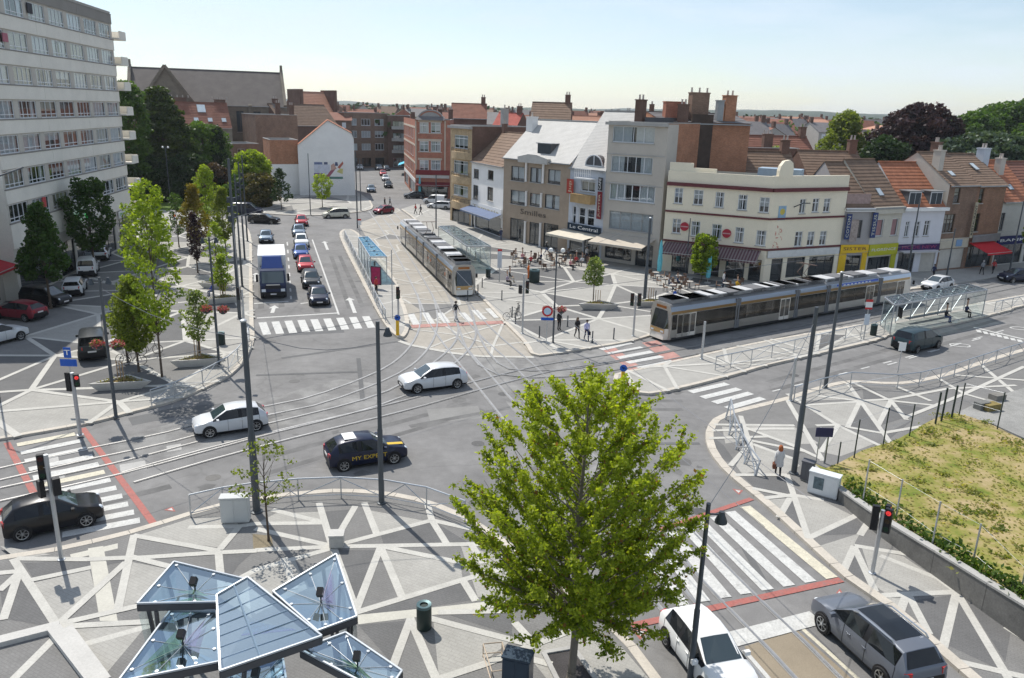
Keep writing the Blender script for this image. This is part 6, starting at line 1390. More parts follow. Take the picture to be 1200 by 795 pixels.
def maple(label, loc, h, th, rad, seed):
    """ascending limbs with long upright shoots, leaves in pairs along every shoot"""
    r = np.random.default_rng(seed); o = thing('maple_tree', label, 'tree', loc); tr = MB()
    def axis(z): return Vector((.05 * math.sin(z * .9), .05 * math.cos(z * .7), z))
    zs = np.linspace(-.15, h * .93, 12)
    for a, b in zip(zs, zs[1:]): tr.tube(axis(a), axis(b), .125 * (1 - max(0, a) / h) + .012, .125 * (1 - max(0, b) / h) + .012, 9, cap=False)
    tr.lathe((0, 0, -.06), [(.24, 0), (.17, .1), (.14, .35)], 9)
    def width(t): return (.80 + t * .67 if t < .3 else .97 * (1 - ((t - .3) / .7) ** 2.9) ** .66 + .03)
    P = []; T = []; tw = MB()
    NL = 140
    for k in range(NL):
        t = (k + .5) / NL; z1 = th + (h - th) * (t ** .92); a = k * 2.399963 + r.uniform(-.35, .35); w = rad * width((z1 - th) / (h - th)) * r.uniform(.88, 1.03)
        z0 = max(th * .80, z1 - w * (.55 if t < .25 else .95) - .25); b0 = axis(z0); d = Vector((math.cos(a), math.sin(a), 0)); pts = [b0]
        for s in (.33, .66, 1.0): pts.append(b0 + d * w * s + Vector((0, 0, (z1 - z0) * s ** (1.25 if t > .15 else .8) - (.12 if t < .1 else 0))))
        q = max(.014, .045 * (1 - t * .6))
        for i in range(3): tr.tube(pts[i], pts[i+1], q * (1 - i * .28), q * (1 - (i+1) * .28), 6, cap=False)
        nt = int(5 + 8 * w / rad)
        for j in range(nt):
            s = r.uniform(.25, 1.0); i = min(2, int(s * 3)); f = s * 3 - i; p = pts[i].lerp(pts[i+1], f); aa = a + r.uniform(-1.1, 1.1); up = r.uniform(.5, 1.5) if t > .2 else r.uniform(-.25, .8)
            dv = Vector((math.cos(aa), math.sin(aa), up)).normalized(); l_ = r.uniform(.3, .8) * (1.0 if t > .2 else .85); e = p + dv * l_
            tw.tube(p, e, .009, .004, 4, cap=False); m_ = int(l_ * 96)
            u = r.uniform(.08, 1.04, m_); base = np.array(p)[None] + np.array(dv * l_)[None] * u[:, None]; off = r.normal(size=(m_, 3)); off /= np.linalg.norm(off, axis=1)[:, None]
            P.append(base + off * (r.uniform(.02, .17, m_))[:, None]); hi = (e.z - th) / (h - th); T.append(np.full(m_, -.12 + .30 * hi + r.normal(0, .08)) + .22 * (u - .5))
    P = np.concatenate(P); T = np.concatenate(T)
    tr.build('trunk', BARKG, o, True); tw.build('twigs', BARK, o)['kind'] = 'stuff'
    red = r.random(len(P)) < .022
    leafcloud('crown', P[~red], .062, LF_MAPLE, o, seed, T[~red], .2); leafcloud('young_leaves', P[red], .062, leafmat('young red leaf', (.16,.075,.02), (.32,.17,.05), .45), o, seed + 1)
    return o
tb = at(669, 801)
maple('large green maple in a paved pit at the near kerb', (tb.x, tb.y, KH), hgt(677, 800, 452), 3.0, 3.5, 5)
pit = W2([(637,766),(672,760),(700,800),(657,806)], KH); c_ = sum(pit, Vector()) / 4
tg = thing('tree_pit', 'dark tree pit framed in pale stone under the large maple', 'tree pit', (0, 0, 0))
fr_ = MB()
for i in range(4): fr_.beam(pit[i] + Vector((0,0,.03)), pit[(i+1) % 4] + Vector((0,0,.03 + .002*i)), .16, .07 + .002*i)
fr_.build('frame', CONCG, tg); sheet(tg, 'soil', [p[:2] for p in pit], KH + .016, groundmat('dark grit', (.06, .055, .055), .3, .35))
# little tree by the tall post
p = at(315, 634, KH); tree('thin young tree with sparse leaves beside the tall tram post', (p.x, p.y, KH), 4.3, 1.9, 1.35, LF_YG, 12, 20, 26, .075, .34, .045, shape='broad', limbs=18, name='young_tree', squash=.5)
p = at(315, 634, KH); sheet(paveA, 'soil_patch', [p[:2] for p in W2([(296,626),(318,628),(320,640),(297,644)], KH)], KH + .0035, groundmat('bare soil', (.20, .165, .11), .25, .2))
# row on the left square: base pixel, top row, half width, leaf, shape
SQ = 'young trees on the left square'
for px, yt, rad, m, sh, lab, sd in (((190,442),215,1.75,LF_BRIGHT,'oval','tallest bright green tree of the left square with a double crown',1), ((163,436),325,1.4,LF_YG,'column','small leafy tree next to the flower baskets on the left square',2), ((150,425),345,1.0,LF_YG,'column','slim tree beside the dark grey people van',3),
        ((234,416),342,1.15,LF_PALE,'broad','pale staked sapling in the white wedge planter',4), ((232,306),218,1.5,LF_OCHRE,'column','ochre leaved tree of the left square',5), ((232,320),250,.9,LF_PURP,'column','purple leaved young tree in front of the ochre one',6), ((256,330),262,1.3,LF_BRIGHT,'column','bright green tree right beside the row of tram posts',7),
        ((245,286),196,1.9,LF_BRIGHT,'broad','tall light green tree behind the ochre one',8), ((265,300),222,1.5,LF_YG,'column','light green tree close to the kerb behind the posts',9), ((172,330),240,2.1,LF_BRIGHT,'broad','wide bright green tree in the middle of the left square',10), ((210,290),228,1.2,LF_MID,'oval','small mid green tree near the lawn',11), ((262,352),300,.9,LF_BRIGHT,'column','short bright tree in the planter by the bench',13)):
    p = at(*px, KH); hh = hgt(px[0], px[1], yt, KH) - KH
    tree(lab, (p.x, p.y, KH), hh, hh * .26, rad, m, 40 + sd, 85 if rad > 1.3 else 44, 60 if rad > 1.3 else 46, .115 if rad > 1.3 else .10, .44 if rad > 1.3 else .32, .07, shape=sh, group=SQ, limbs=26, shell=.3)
# dark shaded trees before the tower
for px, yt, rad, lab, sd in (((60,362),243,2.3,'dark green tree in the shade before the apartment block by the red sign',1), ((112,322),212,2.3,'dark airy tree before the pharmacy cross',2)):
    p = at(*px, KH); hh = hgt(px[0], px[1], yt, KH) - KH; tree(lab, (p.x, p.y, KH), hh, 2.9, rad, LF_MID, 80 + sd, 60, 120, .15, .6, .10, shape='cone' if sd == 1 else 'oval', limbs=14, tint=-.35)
# park behind: cedar, conifers, shrubs
def ptree(px, yt, rad, m, sh, lab, sd, n=70, per=150, leaf=.3, cl=1.3, th=.2, squash=.7, **k):
    p = at(*px); hh = hgt(px[0], px[1], yt); return tree(lab, (p.x, p.y, 0), hh, hh * th, rad, m, sd, n, per, leaf, cl, .35, shape=sh, squash=squash, **k)
ptree((196,232), 106, 9.4, LF_CEDAR, 'cone', 'big dark cedar with layered boughs beside the apartment block', 101, 150, 230, .30, 1.7, .06, .35, name='cedar_tree', limbs=40, shell=.25, tint=.12)
ptree((160,238), 98, 3.2, LF_MID, 'oval', 'tall green tree squeezed between the balconies and the cedar', 102, 70, 170, .28, 1.4, .05)
ptree((243,230), 148, 5.0, LF_MID, 'oval', 'light green tree between the cedar and the stone house', 103, 60, 190, .3, 1.5, .1, tint=.25)
ptree((260,231), 151, 2.3, LF_DARK, 'cone', 'narrow dark conifer in front of the stone house', 104, 60, 200, .22, .9, .03, .9)
ptree((275,236), 192, 3.0, LF_DARK, 'round', 'dark bushy yew beside the conifer', 105, 50, 180, .22, 1.1, .05)
ptree((297,240), 180, 3.0, LF_BRIGHT, 'round', 'bright green tree left of the white gable', 106, 70, 190, .26, 1.2, .08)
ptree((302,243), 205, 3.6, leafmat('hedge leaf', (.05,.06,.015), (.17,.13,.04), .3), 'round', 'olive brown shrub hedge beside the white gable', 107, 60, 190, .2, 1.0, .02)
ptree((285,243), 208, 2.5, LF_MID, 'round', 'rounded green shrub at the park edge', 108, 40, 160, .2, .9, .03)
ptree((150,244), 190, 3.0, LF_DARK, 'round', 'dark shrubs under the balconies', 109, 50, 160, .22, 1.0, .04)
ptree((225,236), 185, 5.5, LF_DARK, 'broad', 'dense dark shrub mass below the cedar', 110, 70, 200, .26, 1.3, .03)
ptree((180,236), 185, 4.5, LF_DARK, 'broad', 'dense dark shrub mass left of the cedar trunk', 111, 60, 200, .26, 1.3, .03)
ptree((253,238), 195, 3.5, leafmat('bronze leaf', (.04,.025,.015), (.10,.06,.035), .3), 'round', 'bronze leaved shrub by the park lawn', 112, 50, 160, .22, 1.0, .04)
lawn = structure('lawn', MB().prism([p[:2] for p in W2([(150,247),(200,246),(255,247),(270,243),(262,232),(215,228),(150,232)])], -.06, .15), groundmat('lawn grass', (.11, .17, .025), .25, .2, 0, .6))
# young trees before the white gable
for px, yt, rad, m, sh, lab, sd in (((330,246),198,2.2,LF_DARK,'cone','young dark pine on the pavement before the white gable',1), ((378,243),205,1.7,LF_BRIGHT,'oval','young bright green tree before the painted advert',2)):
    p = at(*px, KH); hh = hgt(px[0], px[1], yt, KH) - KH; tree(lab, (p.x, p.y, KH), hh, 1.6, rad, m, 120 + sd, 36, 60, .16, .5, .07, shape=sh, tint=.2)
# cafe square trees
for px, yt, rad, m, sh, lab, sd, n_ in (((695,355),303,.95,LF_PALE,'broad','thin staked sapling in the white planter on the cafe square',1,22), ((822,330),276,1.35,LF_BRIGHT,'oval','bright green young tree before the striped awning',2,60)):
    p = at(*px, KH); hh = hgt(px[0], px[1], yt, KH) - KH; tree(lab, (p.x, p.y, KH), hh, hh * (.45 if sd == 1 else .2), rad, m, 130 + sd, n_, 60 if sd == 1 else 130, .12, .4, .05, shape=sh)
p = at(1208,318); tree('leafy street tree at the right picture edge before the stucco house', (p.x, p.y, KH), 7.5, 2.2, 1.6, LF_BRIGHT, 140, 40, 110, .15, .6, .08, shape='oval')
# large garden trees beyond the right row
def gtree(x, yb, yt, dist, rad, m, sh, lab, sd, **k):
    d = ray(x, yb); t = dist / d.y; b = CAM + d * t; dt = ray(x, yt); z1 = (CAM + dt * (dist / dt.y)).z
    return tree(lab, (b.x, b.y, 0), z1, z1 * k.pop('th', .25), rad, m, sd, k.pop('n', 110), k.pop('per', 200), k.pop('leaf', .42), k.pop('cl', 2.0), .5, shape=sh, **k)
gtree(984, 210, 136, 165, 6.6, LF_YG, 'broad', 'yellow green lime tree standing over the right hand roofs', 201, shell=.25, n=80, cl=1.5, per=150, leaf=.34)
gtree(1068, 215, 129, 160, 8.0, LF_PURP, 'round', 'dark copper beech beyond the right hand roofs', 202, n=150, shell=.3)
gtree(1030, 220, 168, 140, 3.6, LF_DARK, 'oval', 'dark green evergreen left of the copper beech', 203, n=60)
gtree(1150, 225, 158, 150, 13.5, LF_BLUEC, 'broad', 'spreading blue green cedar above the brown brick houses', 204, n=170, squash=.3, cl=2.4, shell=.15)
gtree(1185, 215, 125, 210, 14.0, LF_MID, 'round', 'large rounded green tree at the right horizon', 205, n=150, cl=2.6, leaf=.5, shell=.4)
gtree(1130, 215, 136, 200, 7.0, LF_MID, 'round', 'mid green tree top between beech and cedar', 206, n=90, leaf=.5, cl=2.2)
gtree(906, 210, 176, 125, 3.2, LF_PALE, 'round', 'pale grey green tree top behind the cream cafe', 207, n=70, leaf=.28, cl=1.0)
# ================================================================ street furniture
def post(px, yt, r=.10, label='', z0=0.0, name='lamp_post', cat='post', m=None, head=None, group=None, baskets=None, h=None, step=True):
    p = at(*px, z0); h = h or (hgt(px[0], px[1], yt, z0) - z0); o = thing(name, label, cat, (p.x, p.y, z0), 0, group)
    mb = MB().lathe((0, 0, 0), [(r*1.9, 0), (r*1.9, .05), (r*1.15, .08), (r*1.12, h*.42), (r*.9, h*.43), (r*.8, h)] if step else [(r*1.6, 0), (r*1.6, .04), (r, .06), (r, h)], 12)
    mb.build('shaft', m or POLEM, o, True)
    if head == 'lamp':
        for a in (0.4, 0.4 + math.pi):
            d = Vector((math.cos(a), math.sin(a), 0)); MB().path([Vector((0,0,h-.25)), d*.35 + Vector((0,0,h-.1))], .03, 6).build('bracket', POLEM, o)
            MB().lathe((d.x*.42, d.y*.42, h-.38), [(.17,0),(.16,.06),(.09,.22),(.06,.34)], 10).build('lamp_head', DARKM, o, True)
    if head == 'side':
        MB().path([(0,0,h-.35), (.38,0,h-.35)], .03, 6).build('bracket', POLEM, o); MB().lathe((.42,0,h-.62), [(.19,0),(.19,.05),(.11,.24),(.08,.36)], 12).build('lamp_head', DARKM, o, True)
    if head == 'cap': MB().lathe((0,0,h), [(r*1.0,0),(r*1.0,.06),(r*.5,.1)], 10).build('cap', STEEL, o)
    if head == 'globes':
        for a in (-.5, .5): MB().lathe((a*.9, 0, h-.1), [(.05,-.18),(.16,-.1),(.18,0),(.14,.12),(.03,.18)], 10).build('lamp_globe', mat('opal globe', (.75,.75,.72), .4), o, True)
        MB().path([(-.45,0,h-.3),(.45,0,h-.3)], .03, 6).build('bracket', POLEM, o)
    o['h'] = h; del o['h']
    if baskets:
        zb = baskets
        for k, s in enumerate((-1, 1)):
            q = Vector((p.x + s*.55, p.y, z0 + zb)); b = thing('flower_basket', '', 'flower basket', q)
            b['label'] = 'pink flower basket on the ' + ('tower' if s < 0 else 'shop') + ' side of ' + baskets_on[0]
            MB().lathe((0,0,-.25), [(.10,0),(.26,.12),(.30,.25)], 10).build('bowl', DARKM, b, True); MB().path([(0,0,.0),(-s*.55,0,.12)], .015, 5).build('hanger', POLEM, b)
            rr = np.random.default_rng(int(px[0]) + k); d = rr.normal(size=(420, 3)); d /= np.linalg.norm(d, axis=1)[:, None]; d *= rr.uniform(.2, .42, 420)[:, None]; d[:, 2] = d[:, 2]*.6 + .1
            leafcloud('flowers', d[:260], .06, leafmat('pink petal', (.42,.05,.10), (.62,.20,.24), .3), b, 3); leafcloud('leaves', d[260:], .06, LF_MID, b, 4)
    return o, p, h
baskets_on = ['']
TP = 'tall tram posts'
post((301,600), 377, .14, 'thick dark tram post at the rim of the near square', KH, 'tram_post', 'post', head='cap')
post((447,590), 377, .105, 'dark lamp post inside the curved railing of the near square', KH, head='side')
baskets_on[0] = 'the zebra corner lamp post'; post((136,489), 325, .085, 'lamp post with flower baskets at the left zebra corner', KH, head='lamp', baskets=4.2)
baskets_on[0] = 'the lamp post by the wedge planter'; post((257,429), 278, .075, 'lamp post with flower baskets near the wedge planter', KH, head='lamp', baskets=3.9)
for i, (px, yt, lab) in enumerate((((281,374),186,'tall dark tram post beside the lorry lane, first of the row'), ((284,336),205,'slim tram post in the row beside the lorry'), ((287,305),190,'slim tram post beyond the lorry'), ((290,283),182,'far tram post at the end of the lorry lane'))):
    o, p, h = post(px, yt, .13 if i == 0 else .09, lab, KH, 'tram_post', 'post', group=TP)
    for k in range(3): MB().box(-.32, -.08, -.14, .14, h*.62 + .75*k, h*.62 + .75*k + .45).build('signal_box', DARKM, o)
post((930,555), 360, .125, 'thick dark tram post at the edge of the right pavement', KH, 'tram_post', 'post')
post((967,455), 320, .115, 'thick dark tram post by the steel railing of the right pavement', KH, 'tram_post', 'post', head='cap')
post((808,800), 590, .085, 'dark street lamp beside the white hatchback', 0, head='side')
baskets_on[0] = 'the post by the round traffic sign'; post((648,402), 292, .065, 'slim lamp post with flower baskets by the round traffic sign', KH, head='globes', baskets=2.6)
post((755,354), 256, .14, 'thick tram post on the cafe square', KH, 'tram_post', 'post', head='cap')
post((511,268), 205, .09, 'dark post at the far end of the first tram', KH, 'tram_post', 'post')
post((364,252), 180, .07, 'slim post before the white gable', KH, 'tram_post', 'post'); post((419,268), 178, .09, 'dark post at the head of the island', KH, 'tram_post', 'post'); post((423,247), 186, .08, 'dark post beside the corner of the white gable', KH, 'tram_post', 'post')
post((943,322), 238, .08, 'lamp post before the cream corner cafe', KH, 'tram_post', 'post', head='lamp'); post((803,324), 256, .06, 'slim post in front of the striped awning', KH, 'tram_post', 'post')
post((1063,323), 232, .09, 'dark post before the white house with dormers', KH, 'tram_post', 'post'); post((1183,318), 236, .09, 'dark post before the navy fascia', KH, 'tram_post', 'post'); post((1109,325), 268, .08, 'short tram post beside the red awning', KH, 'tram_post', 'post')
post((200,240), 172, .07, 'slender park lamp below the cedar', KH, head='globes')
post((822,421), 377, .09, 'short grey steel post on the platform nose', .16, 'steel_post', 'post', STEEL, step=False); post((926,470), 420, .09, 'short grey steel post at the bend of the right pavement', KH, 'steel_post', 'post', STEEL, step=False)
post((460,373), 293, .04, 'thin steel mast on the island', .16, 'steel_post', 'post', STEEL, step=False)
# curved lamp arm on the tower front
o = thing('wall_lamp', 'thin curved lamp arm in front of the apartment block', 'lamp', (*at(0,470)[:2], KH)); hh = hgt(0, 470, 205, KH)
MB().path([(0,0,0),(0,0,hh*.80),(.15,.6,hh*.92),(.5,2.2,hh*.97),(.9,4.0,hh)], .05, 6).build('arm', POLEM, o)
# --- traffic signals
def signal(px, yt, label, heads, z0=KH, r=.08, m=None, arm=None):
    p = at(*px, z0); h = hgt(px[0], px[1], yt, z0) - z0; o = thing('traffic_light', label, 'traffic light', (p.x, p.y, z0))
    MB().lathe((0,0,0), [(r*1.8,0),(r*1.8,.04),(r,.06),(r,h)], 12).build('post', m or STEEL, o, True)
    for (dx, dy, dz, ang, on, n) in heads:
        mt = Matrix.Translation((dx, dy, h + dz)) @ Matrix.Rotation(ang, 4, 'Z'); hd = MB().box(-.13,.13,-.09,.09,-.17*n,.17*n).build('signal_head', BLACK, o, mtx=mt)
        for k in range(n):
            z = .17*n - .17 - .34*k if n > 1 else 0; lit = (k == on); c = [(.35,.02,.02),(.35,.18,.02),(.02,.28,.10)][k if n == 3 else (0 if k == 0 else 2)]; c = c if lit else tuple(.12*v + .01 for v in c)
            MB().tube((0,-.095,z),(0,-.085,z),.10,n=12).build('lens', mat('lens %d%s' % (k if n == 3 else 5 + k, 'on' if lit else ''), c, .3, var=0, emit=2.0 if lit else 0), hd); MB().lathe((0,-.16,z), [(.02,-.01),(.02,.01)], 6).build('lens_hood', BLACK, hd)
        MB().path([(0,0,h+dz),(dx,dy,h+dz)], .025, 5).build('bracket', m or STEEL, o)
    return o
signal((72,656), 533, 'grey traffic light post with several heads by the black hatchback', [(-.28,.1,-.55,.4,9,3), (.30,-.1,-1.25,-2.4,9,2), (-.30,-.1,-1.35,2.5,9,2)])
MB_ = MB().box(.1,.42,-.2,-.1,-.4,.1)
signal((1022,672), 598, 'traffic light with red lamp beside the low retaining wall', [(-.28,0,-.32,math.pi*.9,9,3), (.22,-.05,-.42,-.7,0,3), (.30,.22,-.40,.9,0,3)])
signal((94,510), 437, 'grey traffic light post at the corner of the left square', [(.24,-.05,-.40,.5,0,2), (-.22,0,-.5,3.0,9,3)], r=.10)
signal((612,391), 322, 'traffic light with pale cap on the cafe square corner', [(.28,0,-1.0,.2,9,3), (-.26,0,-1.2,2.2,9,2)])
signal((742,394), 347, 'traffic light near the tram nose on the cafe square', [(.28,0,-.3,.3,9,3), (-.28,0,-.3,-.4,9,3)])
signal((467,376), 340, 'traffic light at the tail of the island', [(0,-.22,-.2,0.0,9,3), (0,.22,-.4,3.1,9,2)], .16)
signal((286,377), 340, 'dark signal post at the kerb by the bright baskets', [(-.26,0,-.3,1.0,9,3)])
# --- plates and signs
def signpost(px, z0, hp, plates, label, r=.03, m=None, name='road_sign'):
    p = at(*px, z0); o = thing(name, label, 'sign', (p.x, p.y, z0)); MB().tube((0,0,-.02),(0,0,hp),r,n=8).build('post', m or STEEL, o)
    for f in plates: f(o)
    return o
BLUEP, REDPL = mat('sign blue', (.02,.10,.45), .4, var=0), mat('sign red2', (.50,.03,.03), .4, var=0)
def disc(z, r, outer, inner, y=-.05):
    def f(o):
        d = MB().tube((0,y,z),(0,y+.02,z),r,n=20).build('sign_disc', outer, o)
        if inner: MB().tube((0,y-.004,z),(0,y-.001,z),r*.66,n=20).build('sign_centre', inner, d)
    return f
def plate(z, w, h, m, txt=None, tm=None, y=-.05, x=0):
    def f(o):
        d = MB().box(x-w/2,x+w/2,y,y+.02,z-h/2,z+h/2).build('sign_plate', m, o)
        if txt: lettering(txt, h*.7, tm or WHITE, d, Matrix.Translation((x, y-.012, z)) @ FACE, w*.8)
    return f
signpost((640,404), KH, 3.0, [disc(2.65,.42,REDPL,mat('pale blue disc', (.45,.60,.72), .5)), plate(2.05,.95,.22,BLUEP)], 'round red and blue traffic sign with a blue plate on the square')
signpost((88,478), KH, 3.6, [plate(3.35,.42,.62,BLUEP,'T',WHITE), plate(2.75,.95,.42,BLUEP)], 'pair of blue direction plates at the corner of the left square')
def yellow(px, z0, lab):
    p = at(*px, z0); o = thing('bollard', lab, 'bollard', (p.x, p.y, z0)); MB().lathe((0,0,0), [(.16,0),(.16,.06),(.13,.08),(.13,1.15),(.10,1.2)], 10).build('body', mat('bollard yellow', (.72,.42,.02), .5), o, True)
    MB().tube((0,-.03,1.42),(0,.0,1.42),.24,n=18).build('sign_disc', BLUEP, o); MB().add([(-.07,-.036,1.52),(.09,-.036,1.40),(.05,-.036,1.35),(-.11,-.036,1.47)], [(0,1,2,3),(3,2,1,0)]).build('arrow', WHITE, o)
yellow((466,393), .16, 'yellow keep-left bollard on the tip of the tram stop island'); yellow((729,456), .16, 'yellow keep-left bollard on the nose of the right platform')
signpost((1012,398), .16, 3.3, [plate(2.95,.55,.75,WHITE), plate(3.25,.56,.2,REDPL,y=-.056), plate(2.62,.56,.16,REDPL,y=-.056), plate(1.7,.42,.9,mat('timetable', (.55,.60,.66), .5))], 'white and red tram stop sign on the right platform', .05, STEEL, 'stop_sign')
signpost((585,330), KH, 3.4, [plate(2.4,.45,1.9,mat('stop panel', (.55,.58,.62), .5)), plate(3.3,.46,.22,REDPL,y=-.056)], 'tall white and red tram stop sign by the square shelter', .05, STEEL, 'stop_sign')
signpost((422,284), .16, 3.0, [plate(2.6,.45,.7,WHITE), plate(2.95,.46,.2,REDPL,y=-.056)], 'tram stop sign at the head of the island', .04, STEEL, 'stop_sign')
signpost((1052,437), KH, 2.2, [plate(1.95,.5,.62,WHITE,y=-.06)], 'small white sign plate standing by the railing behind the people carrier')
o = signpost((956,543), KH, 2.0, [plate(1.75,.9,.5,mat('sign navy3', (.03,.03,.09), .5),x=.2)], 'dark blue notice board on two thin posts by the tram post'); MB().tube((.42,0,-.02),(.42,0,1.95),.03,n=8).build('post', STEEL, o)
# --- railings
def railing(pxs, z0, label, h=1.05, sp=1.7, zig=True, m=None, rr=.028):
    P = smooth([at(x, y, z0) for x, y in pxs], sp); o = thing('railing', label, 'railing', (P[0].x, P[0].y, z0)); b = P[0].copy(); P = [p - b for p in P]; m = m or STEEL
    up = Vector((0, 0, h)); mb = MB()
    for i in range(len(P)-1): mb.tube(P[i] + up, P[i+1] + up, rr*1.3, n=6)
    mb.build('top_rail', m, o)
    for i, p in enumerate(P): MB().beam(p - Vector((0,0,.02)), p + up, .05, .05).build('post', m, o)
    if zig:
        for i in range(len(P)-1):
            lo, hi = Vector((0,0,.18)), Vector((0,0,h-.05)); a, c = P[i], P[i+1]; z = MB()
            if i % 3 == 0: z.tube(a + lo, c + hi, rr*.8, n=5)
            elif i % 3 == 1: z.tube(a + hi, c + lo, rr*.8, n=5)
            else: z.tube(a + lo, (a+c)/2 + hi, rr*.8, n=5); z.tube((a+c)/2 + hi, c + lo, rr*.8, n=5)
            z.build('diagonal_bar', m, o)
            MB().tube(a + lo, c + lo, rr*.7, n=5).build('bottom_rail', m, o)
    return o
railing([(224,606),(262,597),(300,591),(350,586),(400,584),(450,587),(500,596),(545,613)], KH, 'curved steel railing round the near square')
railing([(1260,398),(1200,415),(1150,431),(1101,447),(1051,456),(996,453),(960,461),(930,471)], KH, 'long steel railing along the right pavement', 1.0)
railing([(1036,388),(990,399),(930,413),(880,425),(838,434)], .16, 'steel railing on the right platform towards the nose', 1.0)
railing([(1260,348),(1200,358),(1165,366)], .16, 'steel railing on the right platform beyond the shelter', 1.0)
railing([(404,280),(414,300),(428,329),(443,362),(452,378)], .16, 'steel railing along the back of the tram stop island', 1.1)
railing([(178,476),(205,467),(238,452),(268,435),(287,415),(292,398)], KH, 'curved steel railing at the rim of the left square', 1.0)
# leaning steel rack at the bend of the right pavement
o = thing('railing', 'leaning dark steel barrier at the bend of the right pavement', 'railing', at(852,497,KH)); b = at(852,497,KH)
P = [at(x, y, KH) - b for x, y in ((850,492),(854,510),(862,527),(872,544),(884,558))]
for i, p in enumerate(P):
    t = Vector((.25, .15, 1.25 - .12*i)); MB().beam(p, p + t, .07, .07).build('post', STEEL, o)
    if i < 4:
        q = P[i+1]; t2 = Vector((.25, .15, 1.25 - .12*(i+1))); MB().tube(p + t, q + t2, .045, n=6).build('top_rail', STEEL, o); MB().tube(p + t*.15, q + t2, .03, n=5).build('diagonal_bar', STEEL, o); MB().tube(p + t, q + t2*.15, .03, n=5).build('diagonal_bar', STEEL, o)
# --- bollards
BG = 'thin dark bollards on the cafe square'
b0 = None
for px in ((694,402),(665,383),(600,372),(604,380),(719,398),(768,352),(548,352),(565,337),(573,327),(632,396),(770,365),(560,345),(588,352)):
    p = at(*px, KH)
    if b0 is None:
        b0 = thing('bollard', 'thin dark steel bollard on the cafe square', 'bollard', (p.x, p.y, KH), 0, BG); MB().lathe((0,0,0), [(.05,0),(.05,.92),(.03,.96)], 8).build('shaft', DARKM, b0, True); MB().lathe((0,0,0), [(.09,0),(.08,.04)], 8).build('foot', DARKM, b0)
    else: dup(b0, (p.x, p.y, KH))
# --- litter bins
def bin_(px, lab, r=.26, h=.95, z0=KH):
    p = at(*px, z0); o = thing('litter_bin', lab, 'litter bin', (p.x, p.y, z0)); MB().lathe((0,0,0), [(r*.9,0),(r,.04),(r,h*.9),(r*.97,h*.93)], 18).build('drum', mat('bin green', (.02,.035,.032), .5), o, True)
    m = MB(); n_ = 18
    for k in range(n_):
        a0, a1 = 2*math.pi*k/n_, 2*math.pi*(k+1)/n_; c0, s0, c1, s1 = math.cos(a0), math.sin(a0), math.cos(a1), math.sin(a1)
        m.poly([(c0*r*1.02,s0*r*1.02,h*.90),(c1*r*1.02,s1*r*1.02,h*.90),(c1*r*.98,s1*r*.98,h),(c0*r*.98,s0*r*.98,h)]); m.poly([(c0*r*.98,s0*r*.98,h),(c1*r*.98,s1*r*.98,h),(c1*r*.55,s1*r*.55,h-.02),(c0*r*.55,s0*r*.55,h-.02)])
    m.build('rim', mat('bin rim', (.10,.16,.17), .4, .4), o)
bin_((497,736), 'dark green round litter bin on the near square'); bin_((572,325), 'dark litter bin beside the square shelter'); bin_((1023,393), 'grey litter bin next to the platform shelter', z0=.16); bin_((260,404), 'dark litter bin by the kerb railing of the left square'); bin_((626,331), 'large black litter bin on the cafe square', .55, 1.35)
# --- cabinets and boxes
def cabinet(px, ang, w, d, h, m, lab, z0=KH, poster=False):
    p = at(*px, z0); o = thing('cabinet', lab, 'cabinet', (p.x, p.y, z0), ang); MB().box(-w/2,w/2,-d/2,d/2,.06,h).build('body', m, o); MB().box(-w/2-.03,w/2+.03,-d/2-.03,d/2+.03,h+.002,h+.06).build('lid', m, o); MB().box(-w/2+.04,w/2-.04,-d/2+.04,d/2-.04,0,.058).build('plinth', CONCG, o)
    for k in range(2): MB().box(-w/2+.04+k*w/2,-w/2+w/2-.02+k*w/2-.02,-d/2-.014,-d/2-.002,.12,h-.05).build('door', m, o)
    if poster: MB().box(-w*.32,w*.02,-d/2-.022,-d/2-.016,h*.3,h*.85).build('poster', mat('poster dark', (.10,.14,.16), .5, var=.6, scale=6), o)
CABM = mat('cabinet grey', (.52,.53,.52), .6, var=.06)
cabinet((277,611), .13, 1.15, .42, 1.15, CABM, 'pale grey utility cabinet inside the near railing'); cabinet((964,580), -.62, 1.35, .5, 1.1, mat('cabinet white', (.62,.64,.65), .6), 'white utility cabinet with a poster against the low wall', poster=True); cabinet((945,563), -.62, .55, .4, 1.0, mat('cabinet dark', (.12,.12,.13), .6), 'small dark utility cabinet beside the white one')
cabinet((395,640), .1, .55, .5, .55, CONC, 'small pale concrete block where the paving bands meet'); cabinet((606,808), -.28, .85, .55, 1.25, mat('cabinet blue', (.03,.05,.075), .35), 'dark blue box at the picture edge beside the tree pit')
o = thing('barrier_frame', 'low beige steel frame lying beside the dark blue box', 'frame', (0,0,0)); q = W2([(566,770),(588,768),(597,800),(576,803)], KH); mb = MB()
for z in (.12, .5):
    for i in range(4): mb.tube(q[i] + Vector((0,0,z)), q[(i+1) % 4] + Vector((0,0,z)), .02, n=5)
for i in range(4): mb.tube(q[i], q[i] + Vector((0,0,.5)), .02, n=5)
mb.build('bars', mat('beige paint', (.50,.40,.30), .6), o)
